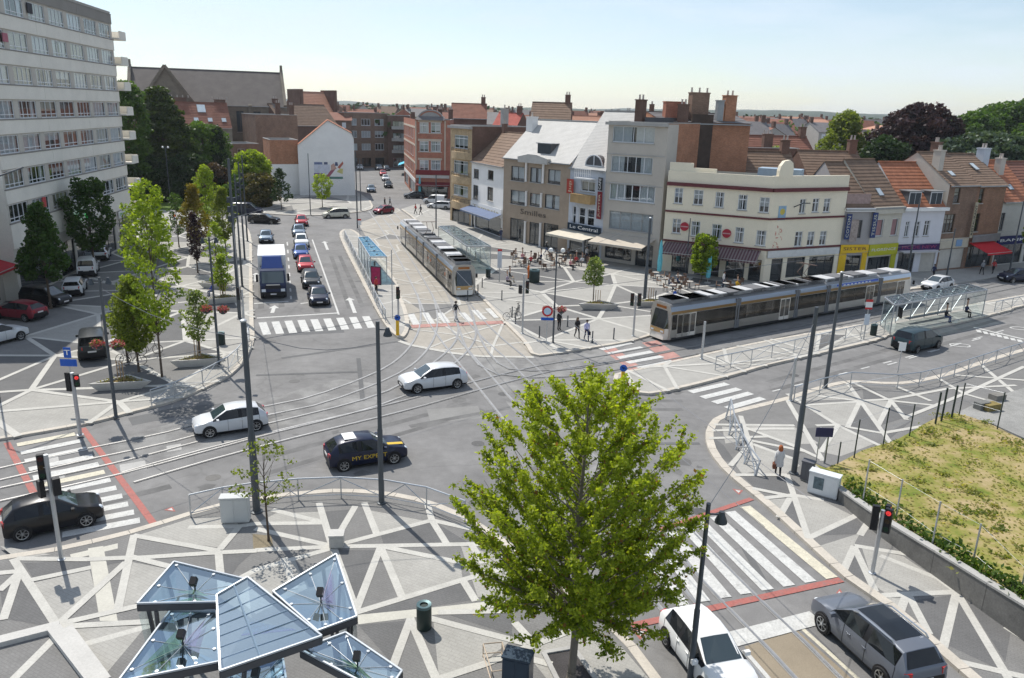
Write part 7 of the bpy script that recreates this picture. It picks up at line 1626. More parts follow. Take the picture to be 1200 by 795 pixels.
# --- wedge planters
def planter(px, ang, lab, s=1.0, z0=KH, grass=True):
    p = at(*px, z0); o = thing('planter', lab, 'planter', (p.x, p.y, z0), ang); T = [(-1.7,-.7),(1.9,-.35),(.1,1.05)]; Bm = [(-1.25,-.45),(1.2,-.2),(.05,.72)]; n = 3
    mb = MB(); lo = [(x*s,y*s,0) for x,y in Bm]; hi = [(x*s,y*s,.55*s) for x,y in T]; inn = [(x*s*.84,y*s*.80,.55*s) for x,y in T]; dn = [(x*s*.84,y*s*.80,.42*s) for x,y in T]
    mb.add(lo+hi+inn+dn, [(i,(i+1)%3,3+(i+1)%3,3+i) for i in range(3)] + [(3+i,3+(i+1)%3,6+(i+1)%3,6+i) for i in range(3)] + [(6+i,6+(i+1)%3,9+(i+1)%3,9+i) for i in range(3)]); mb.build('body', CONC, o)
    MB().add(dn, [(0,1,2)]).build('soil', groundmat('planter soil', (.20,.14,.05), .3, .3), o)
    rr = np.random.default_rng(int(px[0])); w = rr.dirichlet((1,1,1), 160); P = (w[:, :, None] * np.array(dn)[None]).sum(1); P[:, 2] += rr.uniform(0, .22, 160)
    leafcloud('plants', P, .07, leafmat('dry grass', (.12,.13,.03), (.30,.26,.08), .3), o, 5)
    for k in range(3): MB().tube((-.2*s+.2*k, .1-.1*k, .4), (-.2*s+.2*k, .1-.1*k, 1.75), .03, n=6).build('stake', mat('timber stake', (.30,.20,.11), .8), o)
planter((143,455), .15, 'white concrete wedge planter below the flower baskets'); planter((233,428), .2, 'white concrete wedge planter with the staked sapling'); planter((700,362), -.05, 'white concrete wedge planter on the cafe square', 1.05); planter((262,355), .4, 'white concrete wedge planter near the lorry lane kerb'); planter((255,338), -.3, 'white concrete wedge planter by the bright green tree'); planter((762,359), .1, 'white concrete wedge planter behind the tram nose')
# --- bicycles and scooters
def bike(loc, rz, lab, cm, group=None):
    o = thing('bicycle', lab, 'bicycle', loc, rz, group)
    for x in (-.52, .52):
        w = MB(); n_ = 18
        for k in range(n_): a0, a1 = 2*math.pi*k/n_, 2*math.pi*(k+1)/n_; w.tube((math.cos(a0)*.33,0,math.sin(a0)*.33),(math.cos(a1)*.33,0,math.sin(a1)*.33),.022,n=5,cap=False)
        wo = w.build('wheel', RUBBER, o, mtx=Matrix.Translation((x,0,.345))); sp_ = MB()
        for k in range(5): a0 = math.pi*k/5; sp_.tube((math.cos(a0)*.32,0,math.sin(a0)*.32),(-math.cos(a0)*.32,0,-math.sin(a0)*.32),.004,n=3)
        sp_.build('spokes', CHROME, wo)['kind'] = 'stuff'
    f = MB(); f.path([(-.52,0,.345),(-.05,0,.30),(.38,0,.78),(-.16,0,.80),(-.05,0,.30)], .018, 5); f.path([(-.52,0,.345),(-.16,0,.80),(-.2,0,.95)], .016, 5); f.path([(.52,0,.345),(.38,0,.78),(.34,0,1.0)], .018, 5); f.build('frame', cm, o)
    MB().lathe((-.2,0,.95), [(.05,0),(.09,.03),(.05,.06)], 8).build('saddle', BLACK, o); MB().path([(.26,-.27,1.02),(.34,-.1,1.0),(.34,.1,1.0),(.26,.27,1.02)], .016, 5).build('handlebar', BLACK, o)
for px, rz, lab, c in (((157,428),.2,'bicycle leaning by the flower baskets on the left square',DARKM), ((148,424),1.2,'bicycle parked behind the flower baskets',STEEL), ((176,416),.5,'dark bicycle at the rack of the left square',DARKM), ((600,375),.4,'bicycle locked at the traffic light of the cafe square',DARKM), ((607,368),1.4,'second bicycle at the traffic light of the cafe square',BLACK)):
    p = at(*px, KH); bike((p.x, p.y, KH), rz, lab, c)
# --- tram shelters, roofs surveyed at their own height
def shelter(corners, zr, z0, lab, nb=4, rm=None):
    q = [at(x, y, zr) for x, y in corners]; c = sum(q, Vector()) / 4; o = thing('tram_shelter', lab, 'shelter', (c.x, c.y, z0)); b = Vector((c.x, c.y, z0)); q = [p - b for p in q]
    A, B, C, D = q                                        # A-B front long edge, D-C back long edge
    for k in range(nb):
        t0, t1 = k/nb, (k+1)/nb; MB().add([A.lerp(B,t0+.005), A.lerp(B,t1-.005), D.lerp(C,t1-.005), D.lerp(C,t0+.005)], [(0,1,2,3),(3,2,1,0)]).build('roof_pane', rm or glassmat('frosted roof', (.62,.70,.70), .30, .2), o)
    fr = MB(); dn = Vector((0,0,-.07))
    for u, v in ((A,B),(B,C),(C,D),(D,A)): fr.beam(u + dn, v + dn, .12, .12)
    fr.build('roof_frame', STEEL, o)
    for k in range(1, nb): MB().beam(A.lerp(B,k/nb)+dn, D.lerp(C,k/nb)+dn, .06, .10).build('roof_beam', STEEL, o)
    H = Vector((0,0,A.z)); g = lambda p: Vector((p.x, p.y, 0))
    for k in range(nb+1):
        p = D.lerp(C, k/nb); MB().beam(g(p), p + dn, .07, .07).build('post', STEEL, o)
        if k in (0, nb): pp = A.lerp(B, k/nb); MB().beam(g(pp), pp + dn, .07, .07).build('post', STEEL, o)
        if k < nb:
            p2 = D.lerp(C, (k+1)/nb); MB().add([g(p)+Vector((0,0,.15)), g(p2)+Vector((0,0,.15)), p2-Vector((0,0,.25)), p-Vector((0,0,.25))], [(0,1,2,3),(3,2,1,0)]).build('glass_panel', GLASSC, o)
            MB().beam(g(p)+Vector((0,0,.1)), p2 - Vector((0,0,.2)), .05, .05).build('brace', STEEL, o)
    for (p, r_) in ((A, D), (B, C)): MB().add([g(p)+Vector((0,0,.15)), g(r_)+Vector((0,0,.15)), r_-Vector((0,0,.25)), p-Vector((0,0,.25))], [(0,1,2,3),(3,2,1,0)]).build('glass_panel', GLASSC, o)
    m = D.lerp(C,.25)*.75 + A.lerp(B,.25)*.25; m2 = D.lerp(C,.75)*.75 + A.lerp(B,.75)*.25; MB().beam(g(m)+Vector((0,0,.45)), g(m2)+Vector((0,0,.45)), .4, .06).build('bench', DARKM, o)
    mm = A.lerp(D,.6).lerp(B.lerp(C,.6),.15); MB().box(mm.x-.03,mm.x+.03,mm.y-.35,mm.y+.35,.8,1.7).build('timetable', BLACK, o)
    for k in range(6): p = A.lerp(B,(k+.5)/6)*.5 + D.lerp(C,(k+.5)/6)*.5; MB().tube(p, p+Vector((0,0,.05)), .12, n=8).build('roof_fitting', DARKM, o)
    return o
S1 = shelter([(453,300.5),(431,277),(420,278),(434,300.5)], 2.75, .16, 'blue glass tram shelter with a red poster on the island', 4, glassmat('blue frosted roof', (.45,.68,.80), .18, .15))
p = at(441,338,.16); mb = MB().box(-.55,.55,-.06,.06,.35,2.2); pz = thing('poster_case', 'tall red poster case at the end of the island shelter', 'poster case', (p.x, p.y, .16), -.3); mb.build('case', DARKM, pz); MB().box(-.48,.48,-.07,-.063,.45,2.1).build('poster', mat('poster crimson', (.40,.03,.10), .4, var=.3, scale=2), pz)
shelter([(547,288),(514,265),(532,264),(575,288)], 2.9, KH, 'glass tram shelter on the cafe square beside the first tram', 4)
shelter([(1048.5,357),(1157,339),(1135,332.5),(1037,348)], 2.75, .16, 'long glass tram shelter on the right platform', 6)
# --- the folded glass pavilion in the foreground
pav = thing('glass_pavilion', 'folded glass pavilion roof of triangular blue panes on steel frames', 'pavilion', (*at(300, 790, 0)[:2], KH)); PB = Vector((pav.location.x, pav.location.y, KH))
FRM = mat('pavilion frame', (.50,.53,.56), .35, .3, var=.04); FRD = mat('pavilion fascia', (.10,.10,.105), .5, .2)
def pavroof(pts, lab, ribs, fan):
    q = [at(x, y, KH + z) - PB for x, y, z in pts]; n = len(q)
    c = sum(q, Vector()) / n; tris = MB()
    gl = MB().add(q + [c + Vector((0,0,-.22 if fan else 0))], [(i, (i+1) % n, n) for i in range(n)]); go = gl.build('roof_pane', ROOFG, pav)
    for i in range(n):
        a, b = q[i], q[(i+1) % n]; MB().beam(a + Vector((0,0,.02)), b + Vector((0,0,.02)), .05, .05).build('edge_rail', FRM, pav); MB().beam(a + Vector((0,0,-.13)), b + Vector((0,0,-.13)), .06, .20).build('fascia', FRD, pav)
    cc = c + Vector((0,0,-.22))
    if fan:
        for k in range(fan):
            i = int(k * n / fan); f = k * n / fan - i; e = q[i].lerp(q[(i+1) % n], f); MB().tube(cc + Vector((0,0,.03)), e, .009, n=5).build('tie_rod', FRM, pav)
            MB().lathe((e.lerp(cc,.12)).to_tuple(), [(.05,-.02),(.05,.03)], 8).build('clamp', FRM, pav)
        MB().tube(cc + Vector((0,0,-1.0)), cc + Vector((0,0,.35)), .025, n=6).build('strut', DARKM, pav)
        MB().box(-.09,.09,-.12,.12,0,.2).build('floodlight', BLACK, pav, mtx=Matrix.Translation(cc + Vector((0,0,.35))) @ Matrix.Rotation(.6, 4, 'X')); 
    for k in range(1, ribs):
        t = k / ribs; MB().tube(q[3].lerp(q[2], t), q[0].lerp(q[1], t), .022, n=5).build('glazing_bar', mat('glazing bar', (.24,.32,.40), .4, .3), pav)
    return q
qa_ = pavroof([(204,659,3.3),(290,680,2.9),(254,706,2.9),(161,708,3.3)], '', 0, 7)
qb_ = pavroof([(200,716,2.7),(254,716,2.7),(257,776,2.7),(138,800,2.9)], '', 0, 9)
qc_ = pavroof([(290,677,3.9),(377,746,3.4),(258,787,3.4),(254,698,3.7)], '', 7, 0)
qd_ = pavroof([(394,650,3.5),(418,723,3.1),(372,740,3.0),(320,694,3.2)], '', 0, 9)
qe_ = pavroof([(405,742,2.9),(471,787,2.9),(452,815,2.9),(352,762,2.9)], '', 0, 9)
qf_ = pavroof([(331,768,2.6),(338,815,2.6),(262,815,2.6),(272,782,2.6)], '', 0, 7)
MB().tube(qc_[0].lerp(qc_[3],.45)+Vector((0,0,.01)), qc_[1].lerp(qc_[2],.62)+Vector((0,0,.01)), .03, n=5).build('glazing_bar', _M['glazing bar'], pav)
for q, i, c, nm in ((qa_,2,(.55,.75,.45),'green'),(qb_,1,(.85,.72,.85),'pink'),(qd_,0,(.75,.5,.72),'pink'),(qe_,2,(.62,.75,.42),'green'),(qc_,1,(.8,.8,.95),'violet'),(qb_,3,(.6,.8,.5),'green')):
    n = len(q); k = sum(q, Vector()) / n; up_ = Vector((0, 0, .012)); MB().add([q[i].lerp(k, .35) + up_, k.lerp(q[(i+1) % n], .35) + up_, k + Vector((0,0,-.1))], [(0,1,2)]).build('coloured_pane', glassmat(nm + ' glass', c, .12), pav)
def vleg(q, i):
    n = len(q); p = q[i]; c = sum(q, Vector()) / n; a, b = p.lerp(q[(i+1) % n], .22), p.lerp(q[i-1], .22); f = p.lerp(c, .30); f = Vector((f.x, f.y, 0))
    for e in (a, b): MB().beam(f, e + Vector((0,0,-.24)), .09, .09).build('leg', FRD, pav)
for q, i in ((qa_,3),(qa_,0),(qb_,0),(qb_,3),(qc_,2),(qd_,0),(qd_,1),(qe_,1),(qe_,0),(qf_,0)): vleg(q, i)
gw_ = MB(); gw_.add([Vector((qa_[3].x+.2,qa_[3].y+.1,.1)), Vector((qa_[0].x+.1,qa_[0].y-.2,.1)), qa_[0]-Vector((0,0,.35)), qa_[3]-Vector((0,0,.35))], [(0,1,2,3),(3,2,1,0)]); gw_.build('glass_wall', GLASSC, pav)
gw_ = MB(); gw_.add([Vector((qd_[0].x,qd_[0].y,.1)), Vector((qd_[1].x,qd_[1].y,.1)), qd_[1]-Vector((0,0,.35)), qd_[0]-Vector((0,0,.35))], [(0,1,2,3),(3,2,1,0)]); gw_.build('glass_wall', GLASSC, pav)
# --- low retaining wall, rough grass lot, fence
wl = [at(x, y, KH) for x, y in ((941,549),(985,590),(1027,626),(1090,672),(1150,716),(1200,752),(1260,800))]
wo = thing('retaining_wall', 'low grey concrete wall holding the rough grass lot', 'wall', (wl[0].x, wl[0].y, 0)); b = Vector((wl[0].x, wl[0].y, 0)); hw_ = [.35, .55, .75, .95, 1.1, 1.2, 1.3]
CWALL = mat('stained concrete wall', (.155,.15,.14), .95, var=.35, scale=.9, bump=.3, fine=.12)
for i in range(len(wl)-1):
    p, q = wl[i], wl[i+1]; n_ = max(1, int((q-p).length / 2.2)); d = (q-p).normalized(); nn = Vector((-d.y, d.x, 0)) * .28
    for k in range(n_):
        a, c = p.lerp(q, k/n_) + d*.008 - b, p.lerp(q, (k+1)/n_) - d*.008 - b; ha, hc = hw_[i] + (hw_[i+1]-hw_[i])*k/n_, hw_[i] + (hw_[i+1]-hw_[i])*(k+1)/n_; Z = lambda v, z: Vector((v.x, v.y, z))
        MB().add([Z(a,0),Z(c,0),Z(c+nn,0),Z(a+nn,0),Z(a,KH+ha),Z(c,KH+hc),Z(c+nn,KH+hc),Z(a+nn,KH+ha)], [(0,1,5,4),(1,2,6,5),(2,3,7,6),(3,0,4,7),(4,5,6,7)]).build('wall_panel', CWALL, wo)
        MB().add([Z(a-nn*.12,KH+ha+.003),Z(c-nn*.12,KH+hc+.003),Z(c+nn*1.1,KH+hc+.003),Z(a+nn*1.1,KH+ha+.003),Z(a-nn*.12,KH+ha+.09),Z(c-nn*.12,KH+hc+.09),Z(c+nn*1.1,KH+hc+.09),Z(a+nn*1.1,KH+ha+.09)], [(3,2,1,0),(0,1,5,4),(1,2,6,5),(2,3,7,6),(3,0,4,7),(4,5,6,7)]).build('coping', CONCG, wo)
# the lot itself, a gently raised uneven sheet
lot = W2([(968,548),(985,540),(1010,528),(1042,518),(1075,502),(1098,490),(1118,484),(1135,488),(1165,498),(1205,516),(1290,545)], .3)
edge = lot + [Vector((60, 12, .9))] + [Vector((w.x + .35, w.y + .25, KH + h_ - .08)) for w, h_ in zip(wl[::-1], hw_[::-1])]
ep = [(p.x, p.y) for p in edge]
gm = bpy.data.materials.new('dry rough grass'); gm.use_nodes = True; n_ = gm.node_tree; P_ = n_.nodes['Principled BSDF']; P_.inputs['Roughness'].default_value = .95; P_.inputs['Specular IOR Level'].default_value = .1
ge = n_.nodes.new('ShaderNodeNewGeometry'); a1 = n_.nodes.new('ShaderNodeTexNoise'); a1.inputs['Scale'].default_value = .55; a1.inputs['Detail'].default_value = 8; a1.inputs['Roughness'].default_value = .7; rp1 = n_.nodes.new('ShaderNodeValToRGB'); e_ = rp1.color_ramp.elements
e_[0].position = .36; e_[0].color = (.13,.17,.03,1); e_[1].position = .64; e_[1].color = (.40,.31,.18,1); x_ = e_.new(.46); x_.color = (.23,.22,.06,1); x_ = e_.new(.54); x_.color = (.32,.26,.12,1)
n_.links.new(ge.outputs['Position'], a1.inputs['Vector']); n_.links.new(a1.outputs['Fac'], rp1.inputs[0]); n_.links.new(rp1.outputs[0], P_.inputs['Base Color'])
import bmesh
bm = bmesh.new(); vs = [bm.verts.new((p.x, p.y, p.z)) for p in edge]; bm.faces.new(vs); bmesh.ops.triangulate(bm, faces=bm.faces[:]); bmesh.ops.subdivide_edges(bm, edges=bm.edges[:], cuts=4, use_grid_fill=True); bm.normal_update()
for v in bm.verts: v.co.z += .10 * math.sin(v.co.x * .8) * math.cos(v.co.y * .6)
me = bpy.data.meshes.new('grass_lot'); bm.to_mesh(me); bm.free(); me.materials.append(gm)
if me.polygons[0].normal.z < 0: me.flip_normals()
lo_ = link('grass_lot', me); lo_['kind'] = 'structure'
rr = np.random.default_rng(9); G_ = []; xs_ = [p[0] for p in ep]; ys_ = [p[1] for p in ep]
zmap = lambda x, y: .35 + .6 * max(0, min(1, (34 - y) / 16))
while len(G_) < 5000:
    x, y = rr.uniform(min(xs_), 34), rr.uniform(18, max(ys_))
    if inside((x, y), ep): G_.append((x, y))
G_ = np.array(G_); dep = bpy.context.evaluated_depsgraph_get()
from mathutils.bvhtree import BVHTree
bv = BVHTree.FromPolygons([v.co for v in me.vertices], [tuple(p.vertices) for p in me.polygons]); Zs = [(bv.ray_cast(Vector((x, y, 9)), Vector((0,0,-1)))[0] or Vector((0,0,.4))).z for x, y in G_]
gp = np.column_stack([G_, np.array(Zs) + .03]); ns_ = np.sin(G_[:, 0]*.9+1.3) * np.cos(G_[:, 1]*.7) + rr.normal(0, .5, len(G_))
go = leafcloud('dry_grass', gp, .075, leafmat('dry grass blade', (.17,.19,.04), (.42,.35,.17), .6), None, 9, ns_ * .3 + .1, .9, .85); tag(go, 'dry patchy grass growing over the raised lot', 'grass', kind='stuff')
tu = []; tt = []
for k in range(150):
    x, y = G_[rr.integers(len(G_))]; z = (bv.ray_cast(Vector((x, y, 9)), Vector((0,0,-1)))[0] or Vector((0,0,.4))).z; n_ = int(rr.integers(14, 46)); s_ = rr.uniform(.12, .42)
    tu.append(np.column_stack([x + rr.normal(0, s_, n_), y + rr.normal(0, s_, n_), z + np.abs(rr.normal(0, .06, n_)) + .02])); tt.append(np.full(n_, rr.normal(0, .3)))
tf = leafcloud('grass_tufts', np.concatenate(tu), .09, leafmat('tuft leaf', (.13,.17,.03), (.34,.31,.11), .55), None, 12, np.concatenate(tt), .5, .5); tag(tf, 'greener tufts standing in the dry grass of the raised lot', 'grass', kind='stuff')
# green weeds along the wall
ws = []
for i in range(1, len(wl)-1):
    for k in range(230): q = wl[i].lerp(wl[i+1], rr.random()) + Vector((.55 + rr.normal(0,.22), .45 + rr.normal(0,.2), hw_[i] + abs(rr.normal(0,.22)) + .05)); ws.append(q[:])
wg = leafcloud('weeds', np.array(ws), .12, leafmat('weed leaf', (.03,.07,.01), (.11,.17,.025), .3), None, 10); tag(wg, 'green weeds growing along the top of the low wall', 'weeds', kind='stuff')
gravel = structure('gravel_yard', MB().prism([p[:2] for p in W2([(1120,485),(1150,470),(1200,455),(1300,440),(1300,540),(1205,516),(1165,498),(1136,489)], .2)], -.05, .22), groundmat('grey gravel', (.27,.265,.25), .25, .3))
GRN = mat('fence green', (.02,.035,.03), .5)
fposts = [((967,538),505),((982,541),518),((1001,535),492),((1035,521),478),((1066,509),474),((1096,497),460),((1103,494),455),((1115,490),452),((1124,486),449),((1169,501),460),((1012,582),539),((1050,606),562),((1092,640),588),((1139,664),614),((1194,702),666)]
fen = thing('wire_fence', 'thin green fence posts with wires round the rough grass lot', 'fence', (0, 0, 0)); PT = []
for i, (px, yt) in enumerate(fposts):
    z0 = .35 if i < 10 else .95; p = at(*px, z0); h = hgt(px[0], px[1], yt, z0); PT.append((p, h)); MB().tube((p.x,p.y,z0-.5),(p.x,p.y,h),.035 if i not in (5,6,7) else .055,n=6).build('post', GRN if i < 10 else STEEL, fen)
for seq in ((0,2,3,4,5,6,7,8,9), (10,11,12,13,14)):
    for a, b in zip(seq, seq[1:]):
        for f in (.45, .98): pa, ha = PT[a]; pb_, hb = PT[b]; MB().tube((pa.x,pa.y,.4+(ha-.4)*f),(pb_.x,pb_.y,.4+(hb-.4)*f),.006,n=4).build('wire', STEEL, fen)
for px, c, s in (((1160,480),(.22,.17,.06),(1.1,.6,.4)), ((1150,479),(.16,.16,.15),(.9,.5,.45)), ((1168,468),(.20,.19,.17),(.9,.6,.35))):
    p = at(*px, .22); o = tag(MB().box(-s[0]/2,s[0]/2,-s[1]/2,s[1]/2,0,s[2]).build('stone_block', mat('block %.2f' % c[0], c, .95, var=.3, scale=3), mtx=frame(p, .4)), {'0.22':'ochre stone block dumped on the gravel yard','0.16':'dark grey stone block dumped on the gravel yard','0.20':'pale grey stone block behind the others on the gravel yard'}['%.2f' % c[0]], 'stone block')
# --- overhead wires
def wire(pts, lab, r=.016, group='overhead tram wires'):
    o = tag(MB().path(pts, r, 4).build('overhead_wire', mat('copper wire', (.20,.20,.21), .4, .5)), lab, 'wire', group)
def wz(px, z, ref=0): p = at(*px); return Vector((p.x, p.y, z))
wire([wz((1300,300),5.7), wz((1100,344),5.6), wz((880,389),5.6), wz((715,420),5.6), wz((560,452),5.6), wz((340,508),5.6), wz((150,560),5.6)], 'contact wire over the long tram beside the platform', .014)
wire([wz((452,243),5.7), wz((535,347),5.6), wz((610,425),5.6), wz((760,588),5.6), wz((925,760),5.6)], 'contact wire over the first tram running to the tan lane', .014)
wire([wz((436,246),5.7), wz((497,345),5.6), wz((550,426),5.6), wz((720,622),5.6), wz((872,802),5.6)], 'contact wire above the track past the island', .014)
for a, za, b, zb, lab in (((301,600),8.2,(447,590),7.6,'span wire from the thick post to the lamp post of the near square'), ((301,600),8.0,(136,489),7.5,'span wire from the thick post to the zebra corner lamp'), ((755,354),8.3,(648,402),7.0,'span wire between the posts of the cafe square'), ((281,374),8.4,(419,268),8.2,'span wire across the lorry lane'), ((930,555),8.0,(808,800),6.2,'span wire from the right pavement to the street lamp'), ((281,374),8.0,(301,600),8.3,'span wire along the left kerb')):
    p, q = wz(a, za), wz(b, zb); wire([p.lerp(q, t) - Vector((0,0,.5*math.sin(math.pi*t))) for t in (0,.2,.4,.6,.8,1)], lab, .014)
# --- cafe terraces
WICK = mat('cafe chair', (.16,.10,.07), .7); 
def table_at(p, rz, lab, group):
    o = thing('cafe_table', lab, 'table', p, rz, group); MB().lathe((0,0,.72), [(.34,0),(.35,.015),(.34,.03)], 14).build('table_top', mat('table top', (.45,.42,.38), .5), o); MB().lathe((0,0,0), [(.22,0),(.2,.03),(.03,.05),(.03,.72)], 8).build('pedestal', DARKM, o); return o
def chair_at(p, rz, lab, group, m=None):
    o = thing('cafe_chair', lab, 'chair', p, rz, group); MB().box(-.22,.22,-.22,.22,.43,.47).build('seat', m or WICK, o); MB().box(-.22,.22,.19,.23,.47,.86).build('backrest', m or WICK, o)
    for x in (-.19, .19):
        for y in (-.19, .19): MB().tube((x,y,0),(x,y,.43),.018,n=5).build('leg', DARKM, o)
    return o
t0 = c0_ = None
TGR, CGR = 'cafe terrace tables', 'cafe terrace chairs'
spots = [(606,303),(622,306),(640,304),(655,309),(668,312),(682,307),(694,313),(640,316),(610,312),(660,300),(780,334),(795,331),(808,338),(788,342),(850,340),(862,336),(768,327)]
for i, px in enumerate(spots):
    p = at(*px, KH); west = px[0] < 750; lab_t = 'round cafe table on the terrace before the store and the pale blue house' if west else 'round cafe table on the terrace under the striped awning'; lab_c = 'brown cafe chair on the terrace before the store and the pale blue house' if west else 'brown cafe chair on the terrace under the striped awning'
    g1_, g2_ = ('tables before the store', 'chairs before the store') if west else ('tables under the striped awning', 'chairs under the striped awning')
    if t0 is None: t0 = table_at(p, 0, lab_t, g1_)
    else: dup(t0, p, rnd.uniform(0, 3), lab_t, None, g1_)
    for k in range(3):
        a = rnd.uniform(0, 6.28) if k == 0 else a + 2.1; q = p + Vector((math.cos(a)*.75, math.sin(a)*.75, 0))
        if c0_ is None: c0_ = chair_at(q, a - math.pi/2, lab_c, g2_)
        else: dup(c0_, q, a - math.pi/2, lab_c, None, g2_)
def parasol(px, yt, lab, m, z0=KH):
    p = at(*px, z0); h = hgt(px[0], px[1], yt, z0) - z0; o = thing('parasol', lab, 'parasol', (p.x, p.y, z0)); MB().tube((0,0,0),(0,0,h),.03,n=8).build('pole', STEEL, o); MB().lathe((0,0,0), [(.35,0),(.35,.08),(.1,.1)], 12).build('base', CONCG, o)
    mb = MB(); n_ = 14; prof = [(.10,.55),(.20,.65),(.24,h*.45),(.17,h*.62),(.19,h*.66),(.12,h*.9),(.03,h*.99)]
    vs = []
    for r, z in prof:
        for k in range(n_): a = 2*math.pi*k/n_; q = r*(1.18 if k % 2 else .82); vs.append((math.cos(a)*q, math.sin(a)*q, z))
    mb.add(vs, [(j*n_+k, j*n_+(k+1)%n_, (j+1)*n_+(k+1)%n_, (j+1)*n_+k) for j in range(len(prof)-1) for k in range(n_)]); mb.build('folded_canopy', m, o)
CY = mat('turquoise canvas', (.15,.52,.60), .8)
parasol((772,324), 281, 'folded turquoise parasol before the grey apartment house', CY); parasol((829,332), 290, 'folded turquoise parasol behind the bright tree of the striped awning', CY); parasol((492,232), 206, 'folded turquoise parasol before the red brick corner house', CY)
# ================================================================ people
SKIN = mat('skin', (.48,.30,.21), .6, var=.04); SKIND = mat('skin dark', (.20,.11,.07), .6, var=.04)
def body_mesh(J, E, rad, root='pelvis'):
    names = list(J); me = bpy.data.meshes.new('body'); me.from_pydata([J[n] for n in names], [(names.index(a), names.index(b)) for a, b in E], []); ob = bpy.data.objects.new('body', me); COL.objects.link(ob)
    ob.modifiers.new('skin', 'SKIN')
    if not me.skin_vertices: ob.modifiers.clear(); ob.modifiers.new('skin', 'SKIN')
    for i, n in enumerate(names):
        sv = me.skin_vertices[0].data[i]; r = rad[n]; sv.radius = r if isinstance(r, tuple) else (r, r); sv.use_root = (n == root)
    s = ob.modifiers.new('sub', 'SUBSURF'); s.levels = 1; s.render_levels = 1
    dg = bpy.context.evaluated_depsgraph_get(); out_ = bpy.data.meshes.new_from_object(ob.evaluated_get(dg)); bpy.data.objects.remove(ob); return out_
RAD = dict(pelvis=(.15,.11), waist=(.135,.10), chest=(.17,.115), neckb=(.075,.07), neck=.055, chin=(.062,.075), head=(.080,.098), crown=(.062,.075), top=.03,
           shL=.062, elL=.044, wrL=.030, haL=(.040,.020), fiL=.014, thL=.012, shR=.062, elR=.044, wrR=.030, haR=(.040,.020), fiR=.014, thR=.012, hipL=.095, knL=.066, anL=.045, heL=.042, toL=.034, hipR=.095, knR=.066, anR=.045, heR=.042, toR=.034)
EDG = [('pelvis','waist'),('waist','chest'),('chest','neckb'),('neckb','neck'),('neck','chin'),('chin','head'),('head','crown'),('crown','top')]
for s in 'LR': EDG += [('chest','sh'+s),('sh'+s,'el'+s),('el'+s,'wr'+s),('wr'+s,'ha'+s),('ha'+s,'fi'+s),('ha'+s,'th'+s),('pelvis','hip'+s),('hip'+s,'kn'+s),('kn'+s,'an'+s),('an'+s,'he'+s),('an'+s,'to'+s)]
def pose(kind):
    J = dict(pelvis=(0,0,.95), waist=(0,0,1.10), chest=(0,0,1.34), neckb=(0,.0,1.46), neck=(0,-.01,1.51), chin=(0,-.03,1.56), head=(0,-.02,1.64), crown=(0,-.01,1.71), top=(0,0,1.745))
    for s, k in (('L',1),('R',-1)):
        J.update({'sh'+s:(.17*k,0,1.40),'el'+s:(.23*k,.03,1.12),'wr'+s:(.24*k,-.05,.90),'ha'+s:(.24*k,-.07,.82),'fi'+s:(.235*k,-.09,.73),'th'+s:(.215*k,-.11,.79),'hip'+s:(.09*k,0,.90),'kn'+s:(.10*k,-.02,.50),'an'+s:(.10*k,.02,.09),'he'+s:(.10*k,.06,.045),'to'+s:(.11*k,-.15,.035)})
    if kind == 'walk':
        J.update(knL=(.09,-.22,.52), anL=(.09,-.26,.10), heL=(.09,-.22,.045), toL=(.095,-.44,.05), knR=(-.09,.06,.50), anR=(-.09,.34,.13), heR=(-.09,.39,.11), toR=(-.10,.20,.035), elL=(.24,.10,1.12), wrL=(.24,.06,.90), haL=(.24,.04,.82), fiL=(.235,.02,.73), thL=(.215,.0,.79), elR=(-.24,-.06,1.13), wrR=(-.23,-.22,.95), haR=(-.225,-.28,.89), fiR=(-.22,-.34,.82), thR=(-.20,-.31,.90))
    if kind == 'sit':
        dz = -.48
        for n in list(J):
            if n[:2] not in ('kn','an','he','to'): x, y, z = J[n]; J[n] = (x, y, z + dz)
        for s, k in (('L',1),('R',-1)): J.update({'hip'+s:(.09*k,-.04,.50),'kn'+s:(.11*k,-.46,.50),'an'+s:(.11*k,-.46,.09),'he'+s:(.11*k,-.42,.045),'to'+s:(.115*k,-.62,.035),'el'+s:(.22*k,-.08,.68),'wr'+s:(.17*k,-.30,.66),'ha'+s:(.15*k,-.37,.66),'fi'+s:(.14*k,-.45,.64),'th'+s:(.12*k,-.39,.69)})
    return J
_PM = {}
